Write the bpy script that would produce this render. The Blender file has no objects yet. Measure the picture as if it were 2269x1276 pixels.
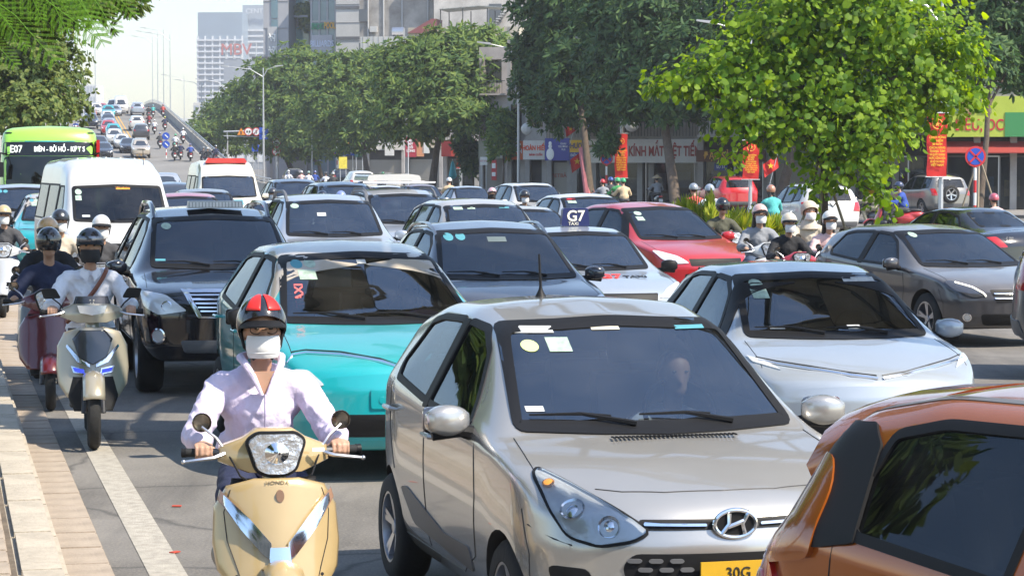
import bpy, bmesh, math, random
import numpy as np
from mathutils import Vector, Matrix
from mathutils.bvhtree import BVHTree
random.seed(7); RNG = np.random.default_rng(7)
R = math.radians
SC = bpy.context.scene; C = SC.collection
# ---------------------------------------------------------------- camera
F = 5400.0; CX, CY = 1134.5, 638.0; CAMH = 2.25; PITCH = math.atan((638-362)/F)
cam = bpy.data.objects.new('camera', bpy.data.cameras.new('camera')); C.objects.link(cam); SC.camera = cam
cam.data.sensor_width = 36.0; cam.data.lens = 36*F/2269; cam.data.clip_end = 6000; cam.data.clip_start = .1
cam.location = (0, 0, CAMH); cam.rotation_euler = (math.pi/2-PITCH, 0, 0)
# ---------------------------------------------------------------- sky, sun, exposure
SUN_EL = R(50); SUN_AZ = R(121)          # azimuth clockwise from +Y (view axis): from the right, a little behind the camera
w = bpy.data.worlds.new('World'); SC.world = w; w.use_nodes = True
nt = w.node_tree; bg = nt.nodes['Background']
sky = nt.nodes.new('ShaderNodeTexSky'); sky.sky_type = 'NISHITA'; sky.sun_disc = False
sky.sun_elevation = SUN_EL; sky.sun_rotation = SUN_AZ; sky.air_density = 1.25; sky.dust_density = .75; sky.ozone_density = 3.5; sky.altitude = 0
nt.links.new(sky.outputs[0], bg.inputs[0]); bg.inputs[1].default_value = .145
sun = bpy.data.objects.new('sun', bpy.data.lights.new('sun', 'SUN')); C.objects.link(sun)
sun.data.energy = 4.4; sun.data.angle = R(.53); sun.data.color = (1, .91, .76)
sd = Vector((math.sin(SUN_AZ)*math.cos(SUN_EL), math.cos(SUN_AZ)*math.cos(SUN_EL), math.sin(SUN_EL)))
sun.rotation_euler = sd.to_track_quat('Z', 'Y').to_euler(); sun.location = (30, -10, 60)
SC.view_settings.view_transform = 'Standard'; SC.view_settings.look = 'None'; SC.view_settings.gamma = 1
SC.view_settings.exposure = .95
SC.render.engine = 'CYCLES'; SC.cycles.use_denoising = True
SC.cycles.max_bounces = 8; SC.cycles.transparent_max_bounces = 16; SC.cycles.volume_bounces = 0
SC.cycles.caustics_reflective = False; SC.cycles.caustics_refractive = False
# ---------------------------------------------------------------- pixel <-> place (photo pixels, real distance)
def X_at(px, Y): return (px-CX)/F*Y
def at(px, py, Y):
    u = (px-CX)/F; v = (CY-py)/F; t = Y/(math.cos(PITCH)+v*math.sin(PITCH))
    return Vector((u*t, Y, CAMH+t*(v*math.cos(PITCH)-math.sin(PITCH))))
def Z_at(py, Y): return at(CX, py, Y).z
# ---------------------------------------------------------------- materials
MATS = {}
def N(nt, kind, **kw):
    n = nt.nodes.new(kind)
    for k, v in kw.items():
        if k.startswith('i_'): n.inputs[k[2:]].default_value = v
        else: setattr(n, k, v)
    return n
def mat(name, col, rough=.6, metal=0., spec=.5, coat=0., bump=0., bscale=40., var=0., vscale=3., dust_sheen=0., sss=0., emit=0., trans=0., var2=None):
    """procedural principled; var = colour variation by noise, dust = pale dusty tone on upward faces, warm reflection painted into it"""
    if name in MATS: return MATS[name]
    m = bpy.data.materials.new(name); m.use_nodes = True; nt = m.node_tree; b = nt.nodes['Principled BSDF']
    c4 = (*col, 1)
    b.inputs['Base Color'].default_value = c4; b.inputs['Roughness'].default_value = rough; b.inputs['Metallic'].default_value = metal
    b.inputs['Specular IOR Level'].default_value = spec; b.inputs['Coat Weight'].default_value = coat; b.inputs['Coat Roughness'].default_value = .04
    m.diffuse_color = c4
    src = None
    if var > 0 or var2 or dust_sheen > 0 or bump > 0:
        tc = N(nt, 'ShaderNodeTexCoord')
    if var > 0 or var2:
        nz = N(nt, 'ShaderNodeTexNoise', i_Scale=vscale, i_Detail=5., i_Roughness=.65); nt.links.new(tc.outputs['Object'], nz.inputs['Vector'])
        rp = N(nt, 'ShaderNodeMapRange'); rp.inputs[1].default_value = .3; rp.inputs[2].default_value = .7; nt.links.new(nz.outputs[0], rp.inputs[0])
        mx = N(nt, 'ShaderNodeMix', data_type='RGBA'); nt.links.new(rp.outputs[0], mx.inputs[0])
        mx.inputs[6].default_value = (*[c*(1-var) for c in col], 1); mx.inputs[7].default_value = (*(var2 or [min(1, c*(1+var)) for c in col]), 1)
        src = mx.outputs[2]; nt.links.new(src, b.inputs['Base Color'])
    if dust_sheen > 0:
        g = N(nt, 'ShaderNodeNewGeometry'); s = N(nt, 'ShaderNodeSeparateXYZ'); nt.links.new(g.outputs['Normal'], s.inputs[0])
        r2 = N(nt, 'ShaderNodeMapRange'); r2.inputs[1].default_value = .55; r2.inputs[2].default_value = .98; nt.links.new(s.outputs[2], r2.inputs[0])
        n2 = N(nt, 'ShaderNodeTexNoise', i_Scale=2.2, i_Detail=7., i_Roughness=.7); nt.links.new(tc.outputs['Object'], n2.inputs['Vector'])
        r3 = N(nt, 'ShaderNodeMapRange'); r3.inputs[1].default_value = .25; r3.inputs[2].default_value = .75; r3.inputs[3].default_value = .5; nt.links.new(n2.outputs[0], r3.inputs[0])
        mu = N(nt, 'ShaderNodeMath', operation='MULTIPLY'); nt.links.new(r2.outputs[0], mu.inputs[0]); nt.links.new(r3.outputs[0], mu.inputs[1])
        m2 = N(nt, 'ShaderNodeMath', operation='MULTIPLY'); m2.inputs[1].default_value = dust_sheen; nt.links.new(mu.outputs[0], m2.inputs[0])
        md = N(nt, 'ShaderNodeMix', data_type='RGBA'); nt.links.new(m2.outputs[0], md.inputs[0])
        if src: nt.links.new(src, md.inputs[6])
        else: md.inputs[6].default_value = c4
        md.inputs[7].default_value = (.52, .46, .37, 1); nt.links.new(md.outputs[2], b.inputs['Base Color'])
        ro = N(nt, 'ShaderNodeMapRange'); ro.inputs[3].default_value = rough; ro.inputs[4].default_value = min(1, rough+.3); nt.links.new(m2.outputs[0], ro.inputs[0]); nt.links.new(ro.outputs[0], b.inputs['Roughness'])
    if bump > 0:
        nb = N(nt, 'ShaderNodeTexNoise', i_Scale=bscale, i_Detail=4.); nt.links.new(tc.outputs['Object'], nb.inputs['Vector'])
        bp = N(nt, 'ShaderNodeBump', i_Strength=bump, i_Distance=.02); nt.links.new(nb.outputs[0], bp.inputs['Height']); nt.links.new(bp.outputs[0], b.inputs['Normal'])
    if sss: b.inputs['Subsurface Weight'].default_value = sss; b.inputs['Subsurface Radius'].default_value = (.03, .012, .006); b.inputs['Subsurface Scale'].default_value = .3
    if emit: b.inputs['Emission Color'].default_value = c4; b.inputs['Emission Strength'].default_value = emit
    MATS[name] = m; return m
def paint(name, col, metal=.0, dust_sheen=.5, rough=.28):
    return mat('paint_'+name, col, rough=rough, metal=metal, coat=1., dust_sheen=dust_sheen, var=.05, vscale=1.3)
def glass(name, tint=(.25, .3, .32), refl=1.55, alpha=.75):
    """thin tinted glass: fresnel reflection over a tinted see-through"""
    if name in MATS: return MATS[name]
    m = bpy.data.materials.new(name); m.use_nodes = True; nt = m.node_tree; nt.nodes.remove(nt.nodes['Principled BSDF']); out = nt.nodes['Material Output']
    tr = N(nt, 'ShaderNodeBsdfTransparent', i_Color=(*tint, 1)); gl = N(nt, 'ShaderNodeBsdfGlossy', i_Roughness=.015, i_Color=(.86, .93, 1, 1))
    fr = N(nt, 'ShaderNodeFresnel', i_IOR=refl); tc = N(nt, 'ShaderNodeTexCoord')
    df = N(nt, 'ShaderNodeBsdfDiffuse', i_Color=(.45, .44, .42, 1)); nz = N(nt, 'ShaderNodeTexNoise', i_Scale=3., i_Detail=6.); nt.links.new(tc.outputs['Object'], nz.inputs['Vector'])
    rp = N(nt, 'ShaderNodeMapRange'); rp.inputs[1].default_value = .35; rp.inputs[2].default_value = .8; rp.inputs[3].default_value = .004; rp.inputs[4].default_value = .045; nt.links.new(nz.outputs[0], rp.inputs[0])
    m1 = N(nt, 'ShaderNodeMixShader'); nt.links.new(rp.outputs[0], m1.inputs[0]); nt.links.new(tr.outputs[0], m1.inputs[1]); nt.links.new(df.outputs[0], m1.inputs[2])
    m2 = N(nt, 'ShaderNodeMixShader'); nt.links.new(fr.outputs[0], m2.inputs[0]); nt.links.new(m1.outputs[0], m2.inputs[1]); nt.links.new(gl.outputs[0], m2.inputs[2])
    nt.links.new(m2.outputs[0], out.inputs[0]); m.diffuse_color = (.1, .12, .15, 1)
    MATS[name] = m; return m
def leafmat(name, c1, c2, tr=.35):
    """foliage: colour by leaf (island random), some light through"""
    if name in MATS: return MATS[name]
    m = bpy.data.materials.new(name); m.use_nodes = True; nt = m.node_tree; b = nt.nodes['Principled BSDF']; out = nt.nodes['Material Output']
    g = N(nt, 'ShaderNodeNewGeometry'); mx = N(nt, 'ShaderNodeMix', data_type='RGBA'); nt.links.new(g.outputs['Random Per Island'], mx.inputs[0])
    mx.inputs[6].default_value = (*c1, 1); mx.inputs[7].default_value = (*c2, 1); nt.links.new(mx.outputs[2], b.inputs['Base Color'])
    b.inputs['Roughness'].default_value = .55; b.inputs['Specular IOR Level'].default_value = .25
    t = N(nt, 'ShaderNodeBsdfTranslucent'); hs = N(nt, 'ShaderNodeHueSaturation', i_Hue=.475, i_Saturation=1.15, i_Value=1.6); nt.links.new(mx.outputs[2], hs.inputs['Color']); nt.links.new(hs.outputs[0], t.inputs[0])
    ms = N(nt, 'ShaderNodeMixShader'); ms.inputs[0].default_value = tr; nt.links.new(b.outputs[0], ms.inputs[1]); nt.links.new(t.outputs[0], ms.inputs[2]); nt.links.new(ms.outputs[0], out.inputs[0])
    MATS[name] = m; return m
BLACK = mat('black_plastic', (.010, .010, .011), .55, spec=.25); RUBBER = mat('rubber', (.018, .018, .018), .85, bump=.2); CHROME = mat('chrome', (.8, .8, .82), .12, 1.)
ALLOY = mat('alloy', (.55, .55, .57), .3, .9); DARKM = mat('dark_metal', (.06, .06, .065), .4, .6); INTER = mat('interior', (.035, .034, .034), .8)
LAMPC = mat('lamp_chrome', (.78, .79, .80), .24, .28, coat=1., bump=.2, bscale=16); WHITEP = mat('white_plastic', (.8, .8, .8), .4); RED = mat('red_lens', (.45, .012, .012), .15, coat=1.)
YPLATE = mat('yellow_plate', (.58, .33, .015), .5, var=.08, vscale=8); WPLATE = mat('white_plate', (.78, .78, .76), .45); SEAT = mat('seat_cloth', (.07, .065, .06), .8)
AMBER = mat('amber_lens', (.7, .25, .02), .2, coat=1.); GREYP = mat('grey_plastic', (.12, .12, .125), .5); STICK = mat('sticker', (.34, .44, .36), .5, var=.35, vscale=18); STICKW = mat('sticker_white', (.46, .47, .46), .5, var=.2, vscale=20)
STICKB = mat('sticker_teal', (.08, .28, .34), .5); INK = mat('ink', (.02, .02, .02), .5); REDINK = mat('red_ink', (.55, .02, .02), .5)
GL_CLEAR = glass('glass_clear', (.42, .48, .52), 2.5); GL_TINT = glass('glass_tint', (.06, .07, .075), 1.55); GL_LAMP = glass('glass_lamp', (.85, .87, .88), 1.5); GL_SHOP = glass('glass_shop', (.5, .55, .55), 1.5)
# ---------------------------------------------------------------- mesh helpers
class MB:
    def __init__(s): s.v = []; s.f = []
    def add(s, v, f):
        o = len(s.v); s.v += [tuple(p) for p in v]; s.f += [tuple(i+o for i in q) for q in f]; return s
    def box(s, c, d, rz=0., M=None, taper=1.):
        hx, hy, hz = d[0]/2, d[1]/2, d[2]/2; pts = []
        for z, k in ((-hz, 1.), (hz, taper)):
            for x, y in ((-hx, -hy), (hx, -hy), (hx, hy), (-hx, hy)):
                p = Vector((x*k, y*k, z))
                if rz: p = Matrix.Rotation(rz, 3, 'Z') @ p
                if M is not None: p = M @ p
                pts.append(p+Vector(c))
        return s.add(pts, [(3, 2, 1, 0), (4, 5, 6, 7), (0, 1, 5, 4), (1, 2, 6, 5), (2, 3, 7, 6), (3, 0, 4, 7)])
    def tube(s, pts, r, n=8, cap=True):
        pts = [Vector(p) for p in pts]; rr = r if isinstance(r, (list, tuple)) else [r]*len(pts); rings = []; up = None
        for i, p in enumerate(pts):
            d = (pts[min(i+1, len(pts)-1)]-pts[max(i-1, 0)]).normalized()
            if up is None: up = Vector((0, 0, 1)) if abs(d.z) < .9 else Vector((1, 0, 0))
            a = d.cross(up)
            if a.length < 1e-4: a = d.cross(Vector((.3, .9, .1)))
            a.normalize(); b = d.cross(a).normalized(); up = a.cross(d)
            rings.append([p+(a*math.cos(2*math.pi*k/n)+b*math.sin(2*math.pi*k/n))*rr[i] for k in range(n)])
        v = [q for rg in rings for q in rg]; f = []
        for i in range(len(pts)-1):
            for k in range(n): f.append((i*n+k, i*n+(k+1) % n, (i+1)*n+(k+1) % n, (i+1)*n+k))
        if cap: f.append(tuple(range(n-1, -1, -1))); f.append(tuple((len(pts)-1)*n+k for k in range(n)))
        return s.add(v, f)
    def lathe(s, prof, n=24, M=None, c=(0, 0, 0)):
        """prof (r, h) about local Z; M rotates; closed ends where r = 0"""
        v = []; f = []; c = Vector(c); M = M or Matrix.Identity(3)
        for r, h in prof:
            for k in range(n): v.append(M @ Vector((r*math.cos(2*math.pi*k/n), r*math.sin(2*math.pi*k/n), h))+c)
        for i in range(len(prof)-1):
            for k in range(n): f.append((i*n+k, i*n+(k+1) % n, (i+1)*n+(k+1) % n, (i+1)*n+k))
        return s.add(v, f)
    def prism(s, poly, y0, y1, ax='y', c=(0, 0, 0), M=None):
        """poly in the plane across ax, extruded y0..y1; counter-clockwise or not, normals fixed at build"""
        n = len(poly); v = []
        for d in (y0, y1):
            for a, b in poly:
                p = {'y': Vector((a, d, b)), 'x': Vector((d, a, b)), 'z': Vector((a, b, d))}[ax]
                if M is not None: p = M @ p
                v.append(p+Vector(c))
        f = [tuple(range(n)), tuple(range(2*n-1, n-1, -1))]+[(i+n, (i+1) % n+n, (i+1) % n, i) for i in range(n)]
        return s.add(v, f)
    def ell(s, c, r, n=14, m=9, M=None):
        v = []; f = []; c = Vector(c)
        for i in range(m+1):
            th = math.pi*i/m
            for k in range(n):
                p = Vector((r[0]*math.sin(th)*math.cos(2*math.pi*k/n), r[1]*math.sin(th)*math.sin(2*math.pi*k/n), r[2]*math.cos(th)))
                v.append((M @ p if M is not None else p)+c)
        for i in range(m):
            for k in range(n): f.append((i*n+k, (i+1)*n+k, (i+1)*n+(k+1) % n, i*n+(k+1) % n))
        return s.add(v, f)
    def mesh(s, name, fix=True):
        me = bpy.data.meshes.new(name); me.from_pydata(s.v, [], s.f); me.update()
        if fix:
            bm = bmesh.new(); bm.from_mesh(me); bmesh.ops.remove_doubles(bm, verts=bm.verts, dist=1e-5); bmesh.ops.recalc_face_normals(bm, faces=bm.faces); bm.to_mesh(me); bm.free()
        return me
    def build(s, name, m, parent=None, smooth=False, bevel=0., fix=True):
        me = s.mesh(name, fix); return obj(name, me, m, parent, smooth, bevel)
def smooth_mesh(me, ang=40):
    if len(me.polygons) == 0: return
    me.polygons.foreach_set('use_smooth', [True]*len(me.polygons))
    try: me.set_sharp_from_angle(angle=R(ang))
    except Exception: pass
def obj(name, me, m=None, parent=None, smooth=False, bevel=0.):
    o = bpy.data.objects.new(name, me); C.objects.link(o)
    if m is not None and len(me.materials) == 0: me.materials.append(m)
    if smooth: smooth_mesh(me, 40 if smooth is True else smooth)
    if bevel: b = o.modifiers.new('bevel', 'BEVEL'); b.width = bevel; b.segments = 2; b.limit_method = 'ANGLE'
    if parent: o.parent = parent
    return o
def tag(o, label, cat, group=None, kind=None):
    if label: o['label'] = label
    if cat: o['category'] = cat
    if group: o['group'] = group
    if kind: o['kind'] = kind
    return o
def thing(name, label, cat, loc=(0, 0, 0), rz=0., group=None):
    o = bpy.data.objects.new(name, None); C.objects.link(o); o.location = loc; o.rotation_euler = (0, 0, rz); o.empty_display_size = .3
    return tag(o, label, cat, group)
def struct(o): o['kind'] = 'structure'; return o
def copy_tree(o, parent=None):
    c = o.copy(); C.objects.link(c); c.parent = parent
    for ch in list(o.children): copy_tree(ch, c)
    return c
def remat(o, swap):
    """give this copy its own colours: swap {old material: new material} on object-linked slots"""
    for x in [o]+list(o.children_recursive):
        if x.type != 'MESH': continue
        for sl in x.material_slots:
            for a, b in swap.items():
                if sl.material == a: sl.link = 'OBJECT'; sl.material = b
    return o
TMP = bpy.data.scenes.new('workbench'); TC_ = TMP.collection; TVL = TMP.view_layers[0]      # a small scene where shapes are evaluated quickly
def tree_mesh(o):
    TVL.update(); dg = TVL.depsgraph; return bpy.data.meshes.new_from_object(o.evaluated_get(dg), depsgraph=dg)
def text_mesh(txt, size=1., extrude=.01, align='CENTER', squeeze=1., bold=0.):
    cu = bpy.data.curves.new('lettering', 'FONT'); cu.body = txt; cu.size = size; cu.extrude = extrude; cu.align_x = align; cu.align_y = 'CENTER'; cu.resolution_u = 3; cu.offset = bold
    t = bpy.data.objects.new('lettering', cu); TC_.objects.link(t); me = tree_mesh(t); me.materials.clear(); bpy.data.objects.remove(t)
    me.transform(Matrix.Diagonal((squeeze, 1, 1, 1))); return me
def letters(txt, size, m, parent, loc, rz=0., extrude=.01, tilt=90., squeeze=1., bold=0., name='lettering', roll=0., align='CENTER'):
    """upright lettering facing -Y of its parent at loc"""
    me = text_mesh(txt, size, extrude, align, squeeze, bold)
    o = obj(name, me, m, parent); o.location = loc; o.rotation_mode = 'ZYX' if False else 'XYZ'
    o.rotation_euler = (Matrix.Rotation(rz, 3, 'Z') @ Matrix.Rotation(R(tilt), 3, 'X') @ Matrix.Rotation(roll, 3, 'Z')).to_euler()
    return o
def resample(poly, step):
    out = []; n = len(poly)
    for i in range(n):
        a = Vector(poly[i]); b = Vector(poly[(i+1) % n]); k = max(1, int(round((b-a).length/step)))
        for j in range(k): out.append(tuple(a+(b-a)*(j/k)))
    return out
def round_poly(poly, r, k=4):
    out = []; n = len(poly)
    for i in range(n):
        p0, p, p1 = Vector(poly[i-1]), Vector(poly[i]), Vector(poly[(i+1) % n]); a = p0-p; b = p1-p
        d = min(r, a.length*.45, b.length*.45); A = p+a.normalized()*d; B = p+b.normalized()*d
        for j in range(k+1): t = j/k; out.append(tuple(A*(1-t)**2+p*(2*t*(1-t))+B*t*t))
    return out
def inset_poly(poly, d):
    n = len(poly); ar = sum(poly[i][0]*poly[(i+1) % n][1]-poly[(i+1) % n][0]*poly[i][1] for i in range(n)); sg = 1 if ar > 0 else -1; out = []
    for i in range(n):
        a, b, c = Vector(poly[i-1]), Vector(poly[i]), Vector(poly[(i+1) % n]); t = (c-a)
        if t.length < 1e-6: out.append(poly[i]); continue
        t.normalize(); out.append(tuple(b+Vector((-t.y, t.x))*sg*d))
    return out
# ================================================================ vehicles: lofted body, carved cabin, conforming glass, lamps and trim
def gsmooth(xs, ys, L, sig, n):
    g = np.linspace(0, L, n); v = np.interp(g, xs, ys)
    if sig > 0:
        h = g[1]-g[0]; k = int(3*sig/h)+1; ker = np.exp(-.5*(np.arange(-k, k+1)*h/sig)**2); ker /= ker.sum()
        lo = 2*v[0]-v[1:k+1][::-1]; hi = 2*v[-1]-v[-k-1:-1][::-1]
        v = np.convolve(np.concatenate([lo, v, hi]), ker, 'valid')
    return g, v
def bool_diff(base, cutter):
    a = bpy.data.objects.new('tmp_a', base); b = bpy.data.objects.new('tmp_b', cutter); TC_.objects.link(a); TC_.objects.link(b)
    m = a.modifiers.new('b', 'BOOLEAN'); m.operation = 'DIFFERENCE'; m.object = b; m.solver = 'MANIFOLD'
    try: m.material_mode = 'TRANSFER'
    except Exception: pass
    r = tree_mesh(a)
    bpy.data.objects.remove(a); bpy.data.objects.remove(b); return r
class Car:
    def __init__(s, P, res=1.):
        s.P = P; L, W = P['L'], P['W']; s.L, s.W = L, W; n = 500
        def fn(key, sig): xs, ys = zip(*P[key]); g, v = gsmooth(xs, ys, L, sig, n); return lambda y: np.interp(y, g, v)
        sg = P.get('sig', .05)
        s.top = fn('top', sg); s.belt = fn('belt', .06); s.bot = fn('bot', .08); s.wb = fn('wb', .07); s.wt = fn('wt', .06)
        s.crown = P.get('crown', .045); s.res = res
        step = .075/res; ys = sorted(set([0, .012, .03, .06, .1]+[L, L-.012, L-.03, L-.06, L-.1]+list(np.round(np.arange(.14, L-.12, step), 4))))
        rings = [s.section(y) for y in ys]; m = len(rings[0]); rn = 2*(m-1); V = []; Fc = []
        for y, rg in zip(ys, rings):
            for x, z in rg: V.append((x, y, z))
            for x, z in rg[-2:0:-1]: V.append((-x, y, z))
        for i in range(len(ys)-1):
            for k in range(rn): Fc.append((i*rn+k, i*rn+(k+1) % rn, (i+1)*rn+(k+1) % rn, (i+1)*rn+k))
        nx = (int(10*res)+4) | 1
        for side, base in ((0, 0), (1, (len(ys)-1)*rn)):     # end caps as grids between left and right
            rg = rings[0 if side == 0 else -1]; y = ys[0 if side == 0 else -1]; rows = []
            for k in range(m):
                if k in (0, m-1): rows.append([base+k]); continue
                x, z = rg[k]; row = [base+rn-k]
                for j in range(1, nx): V.append((-x+2*x*j/nx, y, z)); row.append(len(V)-1)
                row.append(base+k); rows.append(row)
            for k in range(m-1):
                a, b = rows[k], rows[k+1]
                if len(a) == 1: q = [(a[0], b[j], b[j+1]) for j in range(nx)]
                elif len(b) == 1: q = [(a[j], a[j+1], b[0]) for j in range(nx)]
                else: q = [(a[j], a[j+1], b[j+1], b[j]) for j in range(nx)]
                Fc += q if side == 0 else [t[::-1] for t in q]
        V = [s.deform(p) for p in V]
        mb = MB(); mb.add(V, Fc); s.mesh = mb.mesh('body'); s.raw = s.mesh
        s.bvh = BVHTree.FromPolygons([v.co.copy() for v in s.mesh.vertices], [tuple(p.vertices) for p in s.mesh.polygons])
    def section(s, y):
        P = s.P; L = s.L; bot, belt, top, wb, wt = [float(f(y)) for f in (s.bot, s.belt, s.top, s.wb, s.wt)]
        top = max(top, belt+.015); cr = s.crown; wt = min(wt, wb-.03); cr = min(cr, max(.006, (top-belt)*.6))
        sill = P.get('sill', .965); mid = bot+(belt-bot)*P.get('midf', .56)
        key = [(0, bot), (wb*.86, bot), (wb*sill, bot+.13), (wb*P.get('bulge', 1.012), mid), (wb, belt), (wt, top-cr), (wt*.55, top-cr*.3), (0, top)]
        rad = [0, .05, .10, .16, P.get('rbelt', .05), P.get('rroof', .10), .3, 0]; out = [key[0]]; kk = max(2, int(4*s.res)); sub = max(1, int(2*s.res))
        last = Vector(key[0])
        for i in range(1, len(key)-1):
            p0, p, p1 = Vector(key[i-1]), Vector(key[i]), Vector(key[i+1]); a = p0-p; b = p1-p
            d = min(rad[i], a.length*.45, b.length*.45); A = p+a.normalized()*d; B = p+b.normalized()*d
            for j in range(1, sub+1): out.append(tuple(last+(A-last)*(j/(sub+1))))
            for j in range(kk+1): t = j/kk; out.append(tuple(A*(1-t)**2+p*(2*t*(1-t))+B*t*t))
            last = B
        for j in range(1, sub+2): out.append(tuple(last+(Vector(key[-1])-last)*(j/(sub+1))))
        e = min(y, L-y); r = P.get('redge', .07)
        if e < r:
            ins = r*(1-math.sqrt(max(0, 1-(1-e/r)**2))); zm = (bot+top)/2; hw = max(wb, .1); hh = (top-bot)/2
            out = [(x*(1-ins/hw), zm+(z-zm)*(1-ins/hh)) for x, z in out]
        return out
    def deform(s, p):
        x, y, z = p; P = s.P; w = s.W/2; D = P.get('Df', .9); q = y
        if y < D:
            k = (1-y/D)**2; zs, ds = zip(*P['leanf']); q = y+k*(P.get('planf', .3)*min(1, abs(x)/w)**2.4+float(np.interp(z, zs, ds)))
        E = s.L-y; Dr = P.get('Dr', .7)
        if E < Dr:
            k = (1-E/Dr)**2; zs, ds = zip(*P['leanr']); q = y-k*(P.get('planr', .2)*min(1, abs(x)/w)**2.6+float(np.interp(z, zs, ds)))
        return (x, q, z)
    # projection on the body from the front (-y), rear or a side
    def hit(s, u, v, view, off=0.):
        o, d = {'f': (Vector((u, -3, v)), Vector((0, 1, 0))), 'r': (Vector((u, s.L+3, v)), Vector((0, -1, 0))),
                'L': (Vector((-4, u, v)), Vector((1, 0, 0))), 'R': (Vector((4, u, v)), Vector((-1, 0, 0))), 't': (Vector((u, v, 5)), Vector((0, 0, -1)))}[view]
        h, n, i, t = s.bvh.ray_cast(o, d)
        if h is None:
            near = {'f': Vector((u, .2, v)), 'r': Vector((u, s.L-.2, v)), 'L': Vector((-s.W/2, u, v)), 'R': Vector((s.W/2, u, v)), 't': Vector((u, v, 1.4))}[view]
            h, n, i, t = s.bvh.find_nearest(near)
        if n.dot(d) > 0: n = -n
        return h+n*off, n
    def patch(s, poly, view, off=.004, step=.06, skirt=.015, rings=(1, .93, .75, .5, .25)):
        poly = resample(poly, step); n = len(poly); cx = sum(p[0] for p in poly)/n; cy = sum(p[1] for p in poly)/n; V = []; Fc = []
        for k in rings:
            for p in poly: V.append(s.hit(cx+(p[0]-cx)*k, cy+(p[1]-cy)*k, view, off)[0])
        V.append(s.hit(cx, cy, view, off)[0]); m = len(rings)
        for i in range(m-1):
            for k in range(n): Fc.append((i*n+k, i*n+(k+1) % n, (i+1)*n+(k+1) % n, (i+1)*n+k))
        for k in range(n): Fc.append(((m-1)*n+k, (m-1)*n+(k+1) % n, m*n))
        if skirt:
            o = len(V)
            for p in poly: V.append(s.hit(p[0], p[1], view, off-skirt)[0])
            for k in range(n): Fc.append((k, o+k, o+(k+1) % n, (k+1) % n))
        mb = MB(); mb.add(V, Fc); return mb
    def ring(s, poly, inner, view, off=.005, step=.05, skirt=.01):
        k = max(1, int(round(sum((Vector(poly[i])-Vector(poly[i-1])).length for i in range(len(poly)))/step/len(poly))))
        def rs(pl): return [tuple(Vector(pl[i])+(Vector(pl[(i+1) % len(pl)])-Vector(pl[i]))*(j/k)) for i in range(len(pl)) for j in range(k)]
        A, B = rs(poly), rs(inner); n = len(A); V = []; Fc = []; q = 3
        for l in range(q+1): V += [s.hit(*(Vector(a).lerp(Vector(b), l/q)), view, off)[0] for a, b in zip(A, B)]
        V += [s.hit(*p, view, off-skirt)[0] for p in A]+[s.hit(*p, view, off-skirt)[0] for p in B]
        for i in range(n):
            j = (i+1) % n; Fc += [(l*n+i, l*n+j, (l+1)*n+j, (l+1)*n+i) for l in range(q)]+[(i, (q+1)*n+i, (q+1)*n+j, j), (q*n+i, q*n+j, (q+2)*n+j, (q+2)*n+i)]
        mb = MB(); mb.add(V, Fc); return mb
    def line(s, pts, view, wdt=.006, off=.0015, step=.05):
        """a thin seam laid on the surface"""
        P3 = []
        for i in range(len(pts)-1):
            a, b = Vector(pts[i]), Vector(pts[i+1]); k = max(1, int((b-a).length/step))
            for j in range(k): P3.append(s.hit(*(a+(b-a)*(j/k)), view, off)[0])
        P3.append(s.hit(*pts[-1], view, off)[0]); mb = MB(); mb.tube(P3, wdt/2, 4); return mb
    def carve(s, cuts, arches=True):
        P = s.P; me = s.mesh.copy(); me.materials.append(P['paint']); me.materials.append(INTER)
        def mk(mb): m2 = mb.mesh('cut'); m2.materials.append(P['paint']); m2.materials.append(INTER); m2.polygons.foreach_set('material_index', [1]*len(m2.polygons)); return m2
        c0, c1 = P['cabin']; ys = np.linspace(c0, c1, 12); V = []; Fc = []; fl = P.get('floor', .42)
        for y in ys:
            wb, wt, tp, be = float(s.wb(y)), float(s.wt(y)), float(s.top(y)), float(s.belt(y)); tp = max(tp, be+.06); h = [(wb-.16, fl), (wb-.075, be-.06), (wt-.06, tp-s.crown-.05), (wt*.5, tp-.06)]
            for x, z in h: V.append((x, y, z))
            for x, z in h[::-1]: V.append((-x, y, z))
        for i in range(11):
            for k in range(8): Fc.append((i*8+k, i*8+(k+1) % 8, (i+1)*8+(k+1) % 8, (i+1)*8+k))
        Fc += [tuple(range(8)), tuple(range(95, 87, -1))]; mb = MB(); mb.add(V, Fc); me = bool_diff(me, mk(mb))
        for mb in cuts: me = bool_diff(me, mk(mb))
        if arches:
            mb = MB(); ra = P['rw']*1.13
            for y in P['axles']:
                for sx in (-1, 1):
                    pl = [(y+ra*math.cos(a), P['rw']*1.02+ra*math.sin(a)) for a in np.linspace(0, 2*math.pi, 29)[:-1]]; pl = [(a, max(b, -.1)) for a, b in pl]
                    mb.prism(pl, sx*(s.W/2-.26), sx*(s.W/2+.3), 'x')
            me = bool_diff(me, mk(mb))
        ids = []
        for p in me.polygons: h = s.bvh.find_nearest(p.center); ids.append(1 if h[0] is not None and h[3] > .011 else 0)
        me.polygons.foreach_set('material_index', ids); smooth_mesh(me, 32); return me
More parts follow.
